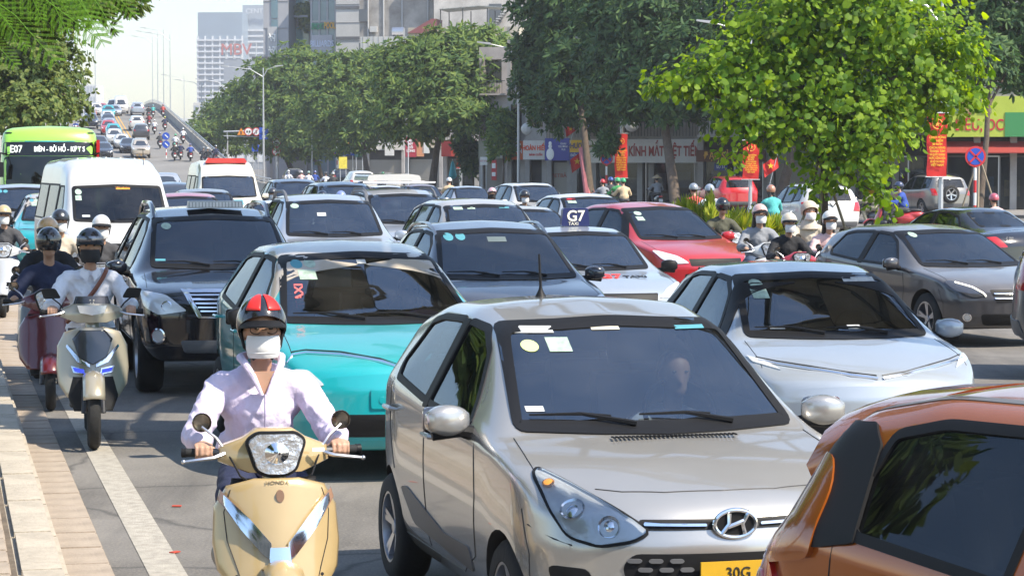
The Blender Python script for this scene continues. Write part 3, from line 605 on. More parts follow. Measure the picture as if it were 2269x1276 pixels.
PARA = mat('parapet', (.34, .31, .27), .85, var=.25, vscale=.6, bump=.3, bscale=6)
pp = [(-.22, 0), (.22, 0), (.14, .35), (.10, .75), (-.10, .75), (-.14, .35)]; ym = 178.
for sidex in (0., -17.1):
    Y = 172.
    while Y < 420:                                             # one precast panel after another
        L_ = 3.92; g = MB(); V = []
        for yy in (Y, Y+L_): V += [(rx(yy)+sidex+a, yy, rz(yy)+.011+b) for a, b in pp]
        g.add(V, [(i, (i+1) % 6, 6+(i+1) % 6, 6+i) for i in range(6)]+[tuple(range(5, -1, -1)), tuple(range(6, 12))]); g.build('parapet_panel', PARA, ramp); Y += 4.
    g = MB(); ysr = [172+4*k for k in range(62)]
    for h in (.95, 1.15): g.tube([(rx(y)+sidex, y, rz(y)+h) for y in ysr], .05, 5)
    g.build('parapet_rail', ALLOY, ramp)
    for k in range(60): y = 174+4*k; g = MB(); g.tube([(rx(y)+sidex, y, rz(y)+.7), (rx(y)+sidex, y, rz(y)+1.17)], .04, 5); g.build('rail_post', ALLOY, ramp)
# planted island where the leafy tree stands
ISL = [(2.0, 62), (4.2, 43.6), (7.4, 42.5), (8.6, 46), (7.2, 58), (3.0, 75)]
g = MB(); g.prism(round_poly(ISL, 1., 4), -.05, .16, 'z'); isl = struct(g.build('traffic_island', KERB)); g = MB(); g.prism(round_poly(inset_poly(ISL, .25), 1., 4), .15, .2, 'z'); struct(g.build('island_soil', mat('soil', (.07, .05, .03), .95, bump=.6, bscale=20), isl))
# a longer-grained stain and crack layer for the asphalt
nt = ASPH.node_tree; b = nt.nodes['Principled BSDF']; src = b.inputs['Base Color'].links[0].from_socket; tc = N(nt, 'ShaderNodeTexCoord'); mp = N(nt, 'ShaderNodeMapping'); mp.inputs['Rotation'].default_value = (0, 0, R(12)); mp.inputs['Scale'].default_value = (1.6, .18, 1); nt.links.new(tc.outputs['Object'], mp.inputs[0])
n3 = N(nt, 'ShaderNodeTexNoise', i_Scale=1., i_Detail=8., i_Roughness=.7); nt.links.new(mp.outputs[0], n3.inputs['Vector']); r = N(nt, 'ShaderNodeMapRange'); r.inputs[1].default_value = .48; r.inputs[2].default_value = .68; r.inputs[4].default_value = .55; nt.links.new(n3.outputs[0], r.inputs[0]); mx = N(nt, 'ShaderNodeMix', data_type='RGBA'); nt.links.new(r.outputs[0], mx.inputs[0]); nt.links.new(src, mx.inputs[6]); mx.inputs[7].default_value = (.055, .052, .05, 1)
vo = N(nt, 'ShaderNodeTexVoronoi', feature='DISTANCE_TO_EDGE', i_Scale=.45); nw = N(nt, 'ShaderNodeTexNoise', i_Scale=1.5, i_Detail=4.); nt.links.new(tc.outputs['Object'], nw.inputs['Vector']); ad = N(nt, 'ShaderNodeMix', data_type='RGBA'); ad.inputs[0].default_value = .25; nt.links.new(tc.outputs['Object'], ad.inputs[6]); nt.links.new(nw.outputs[1], ad.inputs[7]); nt.links.new(ad.outputs[2], vo.inputs['Vector'])
rc = N(nt, 'ShaderNodeMapRange'); rc.inputs[1].default_value = .0; rc.inputs[2].default_value = .012; rc.inputs[3].default_value = .6; rc.inputs[4].default_value = 0.; nt.links.new(vo.outputs[0], rc.inputs[0]); m3 = N(nt, 'ShaderNodeMix', data_type='RGBA'); nt.links.new(rc.outputs[0], m3.inputs[0]); nt.links.new(mx.outputs[2], m3.inputs[6]); m3.inputs[7].default_value = (.03, .03, .03, 1); nt.links.new(m3.outputs[2], b.inputs['Base Color'])
# ================================================================ shops and buildings
def rect(x0, x1, z0, z1): return [(x0, z0), (x1, z0), (x1, z1), (x0, z1)]
WALLC = [mat('stucco_%d' % i, c, .85, bump=.2, bscale=14, var=.22, vscale=.7) for i, c in enumerate(((.42, .38, .30), (.34, .32, .30), (.45, .43, .40), (.30, .27, .22), (.38, .33, .30)))]
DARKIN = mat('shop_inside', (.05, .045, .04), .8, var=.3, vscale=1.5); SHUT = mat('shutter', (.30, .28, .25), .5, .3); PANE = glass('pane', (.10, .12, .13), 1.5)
GOLD = mat('gold_letters', (.75, .42, .05), .4); FLAGRED = mat('flag_red', (.62, .02, .015), .7, bump=.1, bscale=6); FLAGY = mat('flag_yellow', (.85, .55, .03), .7)
def facade(name, label, px0, px1, Y, rot, floors=3, wallm=None, depth=8., fh=3.3, z0=0., cat='shop', gf=3.6, win=True):
    """a house front: wall blocks round real openings, windows, balcony slabs; local x 0..W along the front, front face y = 0"""
    c = Vector((X_at(px0, Y), Y, z0)); W = abs(X_at(px1, Y)-X_at(px0, Y))/max(.5, math.cos(R(rot))); e = thing(name, label, cat, c, R(rot)); e['W'] = W; wm = wallm or random.choice(WALLC)
    H = gf+floors*fh; g = MB(); g.box((W/2, depth/2+.45, H/2), (W-.02, depth, H)); g.build('wall', wm, e)
    n = max(1, int(W/1.9)); bw = W/n
    for f in range(floors):
        zb = gf+f*fh
        for k in range(n):
            x = bw*(k+.5); ww = min(1.2, bw*.6)
            for (a, b, cc, d) in ((0, bw/2-ww/2, 0, fh), (bw/2+ww/2, bw, 0, fh), (bw/2-ww/2, bw/2+ww/2, 0, .85), (bw/2-ww/2, bw/2+ww/2, 2.45, fh)):
                g = MB(); g.box((bw*k+(a+b)/2, .225, zb+(cc+d)/2), (b-a, .45, d-cc)); g.build('wall_panel', wm, e)
            if win:
                w_ = MB(); w_.box((x, .3, zb+1.65), (ww, .04, 1.6)); wo = w_.build('window', mat('win_frame_%d' % random.randint(0, 1), random.choice(((.25, .22, .18), (.5, .5, .48))), .5), e)
                for sx in (-1, 1): p = MB(); p.box((x+sx*ww*.24, .26, zb+1.65), (ww*.42, .02, 1.45)); p.build('pane', PANE, wo)
        g = MB(); g.box((W/2, -.25, zb+.06), (W-.1, .5, .12)); g.build('ledge', wm, e)
        if random.random() < .75:
            g = MB()
            for k in range(int(W/.18)): g.box((.1+k*.18, -.46, zb+.55), (.025, .025, .85))
            g.box((W/2, -.46, zb+.98), (W-.1, .05, .05)); g.build('balcony_railing', DARKM, e)['kind'] = 'stuff'
    return e
def ground_floor(e, kind='glass', cols=(.0, 1.), z1=2.6):
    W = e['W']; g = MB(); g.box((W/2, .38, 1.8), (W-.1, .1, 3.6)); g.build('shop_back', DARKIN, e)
    for f in cols: g = MB(); g.box((.16+f*(W-.32), .1, 1.8), (.3, .5, 3.6)); g.build('column', WALLC[1], e)
    if kind == 'shutter':
        n = 24; g = MB(); g.box((W/2, .25, z1/2), (W-.75, .05, z1)); so = g.build('shutter', SHUT, e)
        for k in range(n): g = MB(); g.box((W/2, .21, z1*(k+.5)/n), (W-.78, .05, z1/n*.62)); g.build('slat', SHUT, so)
    elif kind == 'glass':
        n = max(2, int(W/1.3)); b = (W-.7)/n
        for k in range(n):
            g = MB(); x = .35+b*(k+.5)
            for (dx, dz, sx, sz) in ((-b/2+.03, 1.3, .05, 2.6), (b/2-.03, 1.3, .05, 2.6), (0, 2.57, b, .06), (0, .05, b, .1)): g.box((x+dx, .2, dz), (sx, .06, sz))
            fo = g.build('shop_window', ALLOY if k % 2 else GREYP, e); p = MB(); p.box((x, .22, 1.3), (b-.1, .015, 2.45)); p.build('pane', GL_SHOP, fo)
            if random.random() < .8:
                p = MB(); p.box((x, .29, 1.2+random.uniform(-.3, .3)), (b*.6, .02, random.uniform(.5, 1.3))); p.build('poster', mat('poster_%d' % random.randint(0, 5), random.choice(((.15, .4, .45), (.6, .55, .5), (.5, .1, .1), (.6, .35, .1), (.1, .2, .4), (.5, .5, .55))), .6, var=.4, vscale=3), fo)
def sign(e, px0, px1, py0, py1, Y, col, name='sign_board', thick=.18):
    x0, x1 = [(X_at(p, Y)-e.location.x)/math.cos(e.rotation_euler.z) for p in (px0, px1)]; z0, z1 = Z_at(py1, Y)-e.location.z, Z_at(py0, Y)-e.location.z
    g = MB(); g.box(((x0+x1)/2, -thick/2-.55, (z0+z1)/2), (x1-x0, thick, z1-z0)); o = g.build(name, col if not isinstance(col, tuple) else mat('sign_%.2f_%.2f_%.2f' % col, col, .5, var=.06, vscale=2), e); o['c'] = ((x0+x1)/2, -thick-.56, (z0+z1)/2); o['wh'] = (x1-x0, z1-z0); return o
def write(so, txt, fh=.5, dx=0., dz=0., m=REDINK, sq=.9, bold=.006, roll=0.):
    c = so['c']; w, h = so['wh']; return letters(txt, h*fh, m, so, (c[0]+dx*w, c[1], c[2]+dz*h), 0, .015, 90, sq, bold, roll=roll)
def panel(so, x0, x1, z0, z1, m, name='sign_panel'):
    c = so['c']; w, h = so['wh']; g = MB(); g.box((c[0]+(x0+x1)/2*w, c[1]-.01, c[2]+(z0+z1)/2*h), ((x1-x0)*w, .03, (z1-z0)*h)); return g.build(name, m, so)
WHT = (.62, .6, .56); INKW = mat('white_letters', (.85, .85, .82), .5); BRN = mat('dark_red_letters', (.33, .04, .03), .5)
e = facade('shop_house', 'shop house with a wide yellow green sign and food photos', 2080, 2340, 112, -8, 3); ground_floor(e, 'glass', (0, .3, .62, 1.)); s1 = sign(e, 2082, 2330, 215, 304, 112, (.42, .5, .06))
for k, m in enumerate(((.12, .2, .08), (.35, .25, .1), (.3, .32, .12))): panel(s1, -.46+k*.14, -.345+k*.14, .08, .45, mat('food_photo_%d' % k, m, .5, var=.6, vscale=6))
write(s1, 'TIÊU BIỂU, OCOP', .40, -.22, -.22, mat('crimson', (.5, .01, .04), .5), .72); g = panel(s1, .05, .5, -.5, .1, mat('leaf_green', (.05, .25, .08), .5)); g = MB(); g.prism([(.0, 2.9), (0, 3.25), (-1.1, 2.75), (-1.1, 2.7)], 0, e['W'], 'x'); g.build('awning', mat('awning_red', (.3, .04, .03), .7), e)
e = facade('shop_house', 'dark glass fronted shop behind the grey parked SUV', 1880, 2080, 117, -12, 3); ground_floor(e, 'glass', (0, .5, 1.)); sign(e, 1885, 2078, 225, 296, 117, (.10, .22, .06))
e = facade('shop_house', 'shop house with two grey roller shutters behind the leafy tree', 1700, 1880, 122, -14, 3); ground_floor(e, 'shutter', (0, .5, 1.)); sign(e, 1705, 1878, 335, 362, 122, (.16, .2, .14))
e = facade('shop_house', 'shop house with a brown sign in gold letters', 1546, 1700, 127, -16, 3); ground_floor(e, 'glass', (0, 1.)); s1 = sign(e, 1548, 1696, 333, 359, 127, (.10, .035, .018)); write(s1, 'ĐẶC SẢN  ngon', .85, -.02, 0, GOLD, .75)
s1 = sign(e, 1588, 1616, 363, 378, 126.5, (.02, .05, .25), 'street_plate', .05); write(s1, 'SỐ 31', .6, 0, .0, INKW, .9, 0)
e = facade('shop_house', 'optician shop with a white sign in dark red letters', 1310, 1546, 135, -18, 3); ground_floor(e, 'glass', (0, .45, .56, 1.)); s1 = sign(e, 1311, 1545, 309, 361, 135, WHT, 'sign_board', .25); write(s1, 'CTY KÍNH MẮT VIỆT TIẾN', .58, .13, -.03, BRN, .56, .02)
c = s1['c']; g = MB(); g.tube([(c[0]-s1['wh'][0]*.44+.55*math.cos(t), c[1], c[2]-.1+.4*math.sin(t)) for t in np.linspace(.1, math.pi, 14)], .07, 5); g.build('logo', mat('logo_brown', (.25, .12, .08), .5), s1)
e = facade('shop_house', 'narrow shop house with yellow and blue signs behind the flag', 1268, 1310, 142, -16, 3); ground_floor(e, 'open', (0, 1.)); s1 = sign(e, 1269, 1309, 311, 338, 142, (.75, .45, .02)); write(s1, 'PHƯƠNG', .6, 0, 0, mat('navy_letters', (.02, .03, .2), .5), .75); s2 = sign(e, 1269, 1309, 338, 364, 142, (.05, .08, .30)); write(s2, 'ĐIỆN LẠNH\nCẦM ĐỒ', .3, 0, .1, INKW, .9, 0)
s3 = sign(e, 1268, 1316, 252, 286, 141.5, (.04, .08, .3), 'slat_sign')
for k in range(7): panel(s3, -.5, .5, -.46+k*.14, -.40+k*.14, INKW, 'sign_stripe')
e = facade('shop_house', 'shop house with a blue poster of a white figure over a shutter', 1212, 1268, 147, -15, 3); ground_floor(e, 'shutter', (0, 1.), 2.3); s1 = sign(e, 1214, 1267, 307, 356, 147, (.05, .06, .30))
c = s1['c']; g = MB(); g.ell((c[0]-.42, c[1]-.01, c[2]-.28), (.24, .02, .36)); g.ell((c[0]-.42, c[1]-.01, c[2]+.18), (.12, .02, .14)); g.ell((c[0]-.42, c[1]-.012, c[2]+.36), (.10, .02, .12)); g.build('printed_figure', INKW, s1); write(s1, 'KHAI\nTRƯƠNG\nVUI', .13, .26, .12, INKW, .9, 0)
so = [ch for ch in e.children if ch.name.startswith('shutter')][0]; letters('VIETBÂN', .32, BRN, so, (e['W']/2, .17, 1.5), 0, .01)
e = facade('shop_house', 'small shop with a white sign in orange red letters', 1164, 1212, 152, -14, 2); ground_floor(e, 'open', (0, 1.)); s1 = sign(e, 1165, 1212, 312, 354, 152, WHT); write(s1, 'HOÀN HIẾU', .34, .05, .1, mat('orange_red', (.7, .08, .02), .5), .72, .015); write(s1, 'BÁNH CUỐN', .15, .1, -.25, REDINK, .8)
e = facade('shop_house', 'small shop with an orange sign in white letters', 1124, 1164, 158, -13, 2); ground_floor(e, 'open', (0, 1.)); s1 = sign(e, 1126, 1164, 313, 354, 158, (.65, .12, .02)); write(s1, 'NẾP\nXINH', .32, .1, .1, INKW, .85, .01)
e = facade('shop_house', 'dim shop house behind the young tree and red notice post', 1062, 1124, 168, -13, 2); ground_floor(e, 'shutter', (0, 1.)); sign(e, 1066, 1122, 312, 352, 168, (.25, .26, .2)); s1 = sign(e, 1094, 1104, 355, 400, 165, (.5, .03, .03), 'notice_post'); panel(s1, -.4, .4, .1, .35, INKW); panel(s1, -.4, .4, -.3, -.1, INKW)
e = facade('shop_house', 'rice shop house with a dark red sign', 982, 1062, 186, -12, 2); ground_floor(e, 'glass', (0, 1.)); s1 = sign(e, 983, 1060, 311, 347, 186, (.42, .04, .02)); panel(s1, -.48, -.22, -.45, .45, mat('maroon_panel', (.22, .02, .02), .5)); write(s1, 'Cơm\nThố', .3, -.35, .12, INKW, .8, .01)
e = facade('shop_house', 'bread shop house with a tall red sign', 898, 982, 214, -11, 2); ground_floor(e, 'shutter', (0, 1.)); s1 = sign(e, 902, 926, 304, 348, 213, (.40, .03, .05)); write(s1, 'BÁNH\nMỲ\nCÔ\nLONG', .17, 0, .06, INKW, .9, .01); s2 = sign(e, 927, 943, 305, 347, 213.2, (.6, .25, .12)); s3 = sign(e, 940, 955, 296, 340, 213.6, WHT)
e = facade('shop_house', 'pale grey house with a red banner over its ground floor', 760, 898, 252, -9, 2, WALLC[2]); ground_floor(e, 'shutter', (0, .4, 1.)); s1 = sign(e, 768, 800, 307, 327, 251.5, (.38, .05, .05)); write(s1, 'NHÀ THUỐC', .35, 0, 0, GOLD, .8); sign(e, 856, 876, 308, 345, 251, WHT)
e = facade('shop_house', 'shadowed house behind the far traffic signs', 600, 760, 330, -8, 2); ground_floor(e, 'shutter', (0, .5, 1.))
# ---- taller blocks behind the trees
def block(name, label, px0, px1, py0, Y, rot, m, depth, nz=0, nx=0, winm=None, base=0., sill=True, gap=.28):
    """plain block; nz x nx windows set in its front, each its own frame"""
    c = Vector((X_at(px0, Y), Y, base)); W = (X_at(px1, Y)-X_at(px0, Y))/math.cos(R(rot)); H = Z_at(py0, Y)-base; e = thing(name, label, 'building', c, R(rot)); e['W'] = W; e['H'] = H
    g = MB(); g.box((W/2, depth/2, H/2), (W, depth, H)); g.build('wall', m, e)
    for i in range(nz):
        for k in range(nx):
            bw, bh = W/nx, H/nz; g = MB(); x, z = bw*(k+.5), bh*(i+.5)
            g.box((x, -.03, z), (bw*(1-gap), .1, bh*(1-gap*1.2))); g.build('window', winm or PANE, e)
    return e
BLUEG = mat('curtain_glass', (.10, .19, .25), .08, coat=1., var=.25, vscale=.3); PANELW = mat('panel_white', (.50, .49, .47), .6, var=.08, vscale=.4); RAWC = mat('raw_concrete', (.33, .30, .27), .9, bump=.4, bscale=4, var=.45, vscale=.35, var2=(.46, .43, .40)); GREYPAN = mat('panel_grey', (.36, .36, .38), .5, var=.08, vscale=.4)
YB = 330.
e = block('glass_building', 'grey panelled block with a dark window strip and white sign characters', 586, 642, -120, YB, -6, GREYPAN, 12)
for k in range(8): g = MB(); g.box((e['W']*.45, -.08, 8+k*3.9), (.9, .1, 3.7)); g.build('window', BLUEG, e)
for k in range(9): g = MB(); g.box((e['W']/2, -.04, 6+k*3.6), (e['W'], .06, .06)); g.build('panel_joint', mat('joint_grey', (.2, .2, .21), .7), e)
g = MB(); g.box((1., -1.2, Z_at(132, YB)), (4.2, 2.4, .5)); g.build('canopy', mat('canopy_dark', (.10, .10, .11), .6), e)
for k in range(2):
    g = MB(); x, z = e['W']*.36, Z_at(84+k*28, YB)
    for a, b in (((-.4, .5), (-.1, -.5)), ((.0, .4), (.45, .35)), ((.4, .35), (.3, -.55)), ((-.5, 0), (.1, .1)), ((.1, 0), (.2, -.2))): g.tube([(x+a[0], -.2, z+a[1]), (x+b[0], -.2, z+b[1])], .09, 5)
    g.build('sign_character', INKW, e)
g = MB(); g.box((e['W']*.36, -.1, Z_at(98, YB)), (1.3, .12, 4.6)); g.build('sign_backing', mat('sign_grey', (.42, .42, .43), .5), e)
e = block('glass_building', 'recessed block with hanging balcony greenery and teal windows', 642, 692, -120, YB+5, -6, mat('panel_mid', (.33, .32, .31), .6, var=.1, vscale=.5), 10)
for k in range(6): g = MB(); g.box((e['W']*.55, -.05, 7+k*4.2), (e['W']*.7, .15, 2.4)); g.build('window', mat('teal_glass', (.12, .28, .30), .1, coat=1.), e)
for k in (2, 4): g = MB(); g.box((e['W']*.55, -.9, 5.4+k*4.2), (e['W']*.8, 1.8, .3)); g.build('balcony', GREYPAN, e)
PLB = e; g = MB(); g.box((e['W']*.3, -.1, 8.2), (2.0, .2, 4.)); g.build('red_panel', mat('brick_red', (.42, .13, .10), .7), e)
e = block('glass_building', 'blue glass block with green and amber lettering', 692, 746, -150, YB-2, -10, BLUEG, 12)
for k in range(4): g = MB(); g.box((e['W']*k/3, -.06, e['H']/2), (.22, .14, e['H'])); g.build('mullion', GREYPAN, e)
for k in range(8): g = MB(); g.box((e['W']/2, -.05, 6+k*3.8), (e['W'], .12, .18)); g.build('transom', GREYPAN, e)
zz = Z_at(62, YB); letters('SMOKY', 1.15, mat('green_letters', (.03, .30, .14), .5), e, (e['W']*.31, -.3, zz), 0, .08, squeeze=.5, bold=.02); letters('POOL', 1.2, mat('amber_letters', (.80, .42, .03), .5), e, (e['W']*.78, -.3, zz+.1), 0, .08, squeeze=.5, bold=.02)
g = MB(); g.box((e['W']*.45, -.15, Z_at(100, YB)), (e['W']*.86, .12, 2.4)); so = g.build('sign_backing', mat('sign_lilac', (.42, .42, .46), .5), e); letters('BILLIARDS', 1.15, mat('blue_white_letters', (.7, .75, .9), .5), so, (e['W']*.45, -.25, Z_at(100, YB)), 0, .06, squeeze=.62, bold=.015)
e = block('panel_building', 'white panelled tower block beside the raw concrete wall', 746, 800, -140, YB-6, -12, PANELW, 14)
for k in range(12): g = MB(); g.box((e['W']/2, -.03, 4+k*2.4), (e['W'], .05, .07)); g.build('panel_joint', mat('joint_grey', (.2, .2, .21), .7), e)
for py in (24, 90): g = MB(); g.box((e['W']/2, -.06, Z_at(py, YB)), (e['W'], .1, .35)); g.build('dark_band', GREYP, e)
e = block('concrete_building', 'weathered raw concrete block with drain pipes', 798, 962, -130, 300, -10, RAWC, 14)
for f in (.12, .33, .58, .93): g = MB(); g.tube([(e['W']*f, -.12, 3), (e['W']*f, -.12, e['H'])], .11, 6); g.build('drain_pipe', mat('pipe_grey', (.4, .4, .4), .6), e)
for k in range(5): g = MB(); g.box((e['W']*.06, -.2, 8+k*4.1), (1.1, .4, 1.5)); g.build('window', mat('win_dark', (.1, .11, .12), .4), e)
for f, z in ((.2, 18.6), (.21, 15.4)): g = MB(); g.box((e['W']*f, -.3, z), (.9, .4, .7)); g.build('air_conditioner', PANELW, e)
e = block('concrete_building', 'pale stained block with outside stair and small windows', 962, 1165, -130, 296, -8, mat('pale_stucco', (.46, .43, .40), .85, var=.3, vscale=.4), 14, 0)
g = MB()
for k in range(12): g.box((e['W']*.78-.25*k*1., -.6, 20.4-.28*k), (.5, 1.1, .12))
g.build('outside_stair', PANELW, e); g = MB(); g.box((e['W']*.67, -.05, 20.3), (1.5, .15, 2.2)); g.build('window', mat('win_dark', (.1, .11, .12), .4), e)
for f in (.42, .86, .93): g = MB(); g.box((e['W']*f, -.3, 17.6), (.8, .5, .75)); g.build('air_conditioner', PANELW, e)
e = block('low_house', 'low white rooftop with a steel water tank', 800, 905, 82, 270, -10, PANELW, 10); H = e['H']; g = MB(); g.tube([(3.2, 2, H+.6), (4.5, 2, H+.6)], .5, 14); tk = g.build('water_tank', ALLOY, e, True)
for x in (3.4, 4.3): g = MB(); g.box((x, 2, H+.06), (.1, .9, .12)); g.build('tank_leg', DARKM, tk)
for k in range(9): g = MB(); g.box((e['W']*(k+.5)/9, -.02, H-3), (.05, .04, 6)); g.build('wall_joint', CONC, e)
e = block('terrace_house', 'terrace house with a ribbed canopy over its roof garden', 905, 1150, 62, 262, -10, WALLC[0], 11); H = e['H']; W = e['W']
for k in range(26): g = MB(); x = W*.30+k*W*.027; g.box((x, 2, H+1.9+.3*(1-abs(k-13)/13)), (W*.026, 5, .06), 0, Matrix.Rotation(R(4 if k % 2 else -4), 3, 'Y')); g.build('roof_sheet', mat('sheet_grey', (.30, .32, .31), .5, .2), e)
for f in (.30, .5, .72, .97):
    for y in (-.3, 4.3): g = MB(); g.tube([(W*f, y, H), (W*f, y, H+1.95)], .06, 6); g.build('canopy_post', DARKM, e)
g = MB(); g.prism([(0, H-.6), (W*.22, H+.9), (W*.26, H+.9), (W*.26, H-.6)], -.4, 3, 'y'); g.build('side_roof', mat('roof_maroon', (.22, .07, .07), .7), e)
# ---- far tower and its low neighbours
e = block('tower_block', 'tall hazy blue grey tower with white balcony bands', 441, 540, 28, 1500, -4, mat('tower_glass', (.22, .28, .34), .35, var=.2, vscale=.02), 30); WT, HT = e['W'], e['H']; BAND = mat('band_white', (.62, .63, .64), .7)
for k in range(22): g = MB(); g.box((WT/2, -.9, 4+k*3.5), (WT+1, 1.8, 1.0)); g.build('balcony_band', BAND, e)
for k in range(7): g = MB(); g.box((WT*k/6, -.6, 40), (.9, 1.2, 80)); g.build('fin', BAND, e)
for k in range(21):
    for j in range(6): g = MB(); g.box((WT*(j+.5)/6, -.12, 6.2+k*3.5), (WT/6-1.6, .2, 2.1)); g.build('window', mat('tower_window', (.12, .17, .22), .15, coat=1.), e)
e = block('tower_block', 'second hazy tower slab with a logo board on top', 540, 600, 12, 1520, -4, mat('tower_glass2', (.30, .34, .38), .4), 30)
for k in range(24): g = MB(); g.box((e['W']/2, -.9, 4+k*3.5), (e['W'], 1.8, 1.2)); g.build('balcony_band', BAND, e)
letters('CENTRE', 4.2, BAND, e, (e['W']*.6, -2.6, e['H']-4), 0, .3)
e = block('office_block', 'hazy office block with red letters on its roof frame', 498, 592, 132, 900, -5, mat('office_grey', (.28, .30, .33), .6), 20); letters('MBV', 6., mat('mbv_red', (.45, .14, .12), .6), e, (e['W']*.30, -.4, e['H']+3.4), 0, .3)
for k in range(6): g = MB(); g.tube([(e['W']*(.05+k*.18), 0, e['H']), (e['W']*(.05+k*.18), 0, e['H']+6)], .2, 4); g.build('roof_frame_post', ALLOY, e)
for k in range(4):
    for i in range(6): g = MB(); g.box((e['W']*(k+.5)/4, -.1, 4+i*4.4), (e['W']*.18, .3, 2.6)); g.build('window', BAND, e)
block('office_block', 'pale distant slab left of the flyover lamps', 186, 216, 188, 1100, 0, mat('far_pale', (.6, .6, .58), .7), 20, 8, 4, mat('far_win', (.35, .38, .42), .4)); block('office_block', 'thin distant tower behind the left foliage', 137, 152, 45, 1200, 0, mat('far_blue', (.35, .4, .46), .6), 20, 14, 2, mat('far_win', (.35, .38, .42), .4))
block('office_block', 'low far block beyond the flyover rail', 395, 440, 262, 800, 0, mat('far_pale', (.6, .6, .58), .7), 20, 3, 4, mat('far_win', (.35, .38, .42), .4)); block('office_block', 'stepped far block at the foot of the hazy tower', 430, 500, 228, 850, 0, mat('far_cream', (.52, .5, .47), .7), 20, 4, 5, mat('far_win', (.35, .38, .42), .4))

e = block('street_house', 'house row behind the camera, outside the frame', 0, 1, 0, 1, 0, WALLC[0], 8) if False else thing('street_house', 'house row behind the camera, outside the frame', 'building', (-16, -26, 0))
g = MB(); g.box((16, -4, 6), (34, 8, 12)); g.build('wall', WALLC[0], e)
for i in range(3):
    for k in range(11): g = MB(); g.box((1.5+k*2.9, .06, 2.2+i*3.6), (1.5, .12, 1.9)); g.build('window', mat('win_dark', (.1, .11, .12), .4), e)
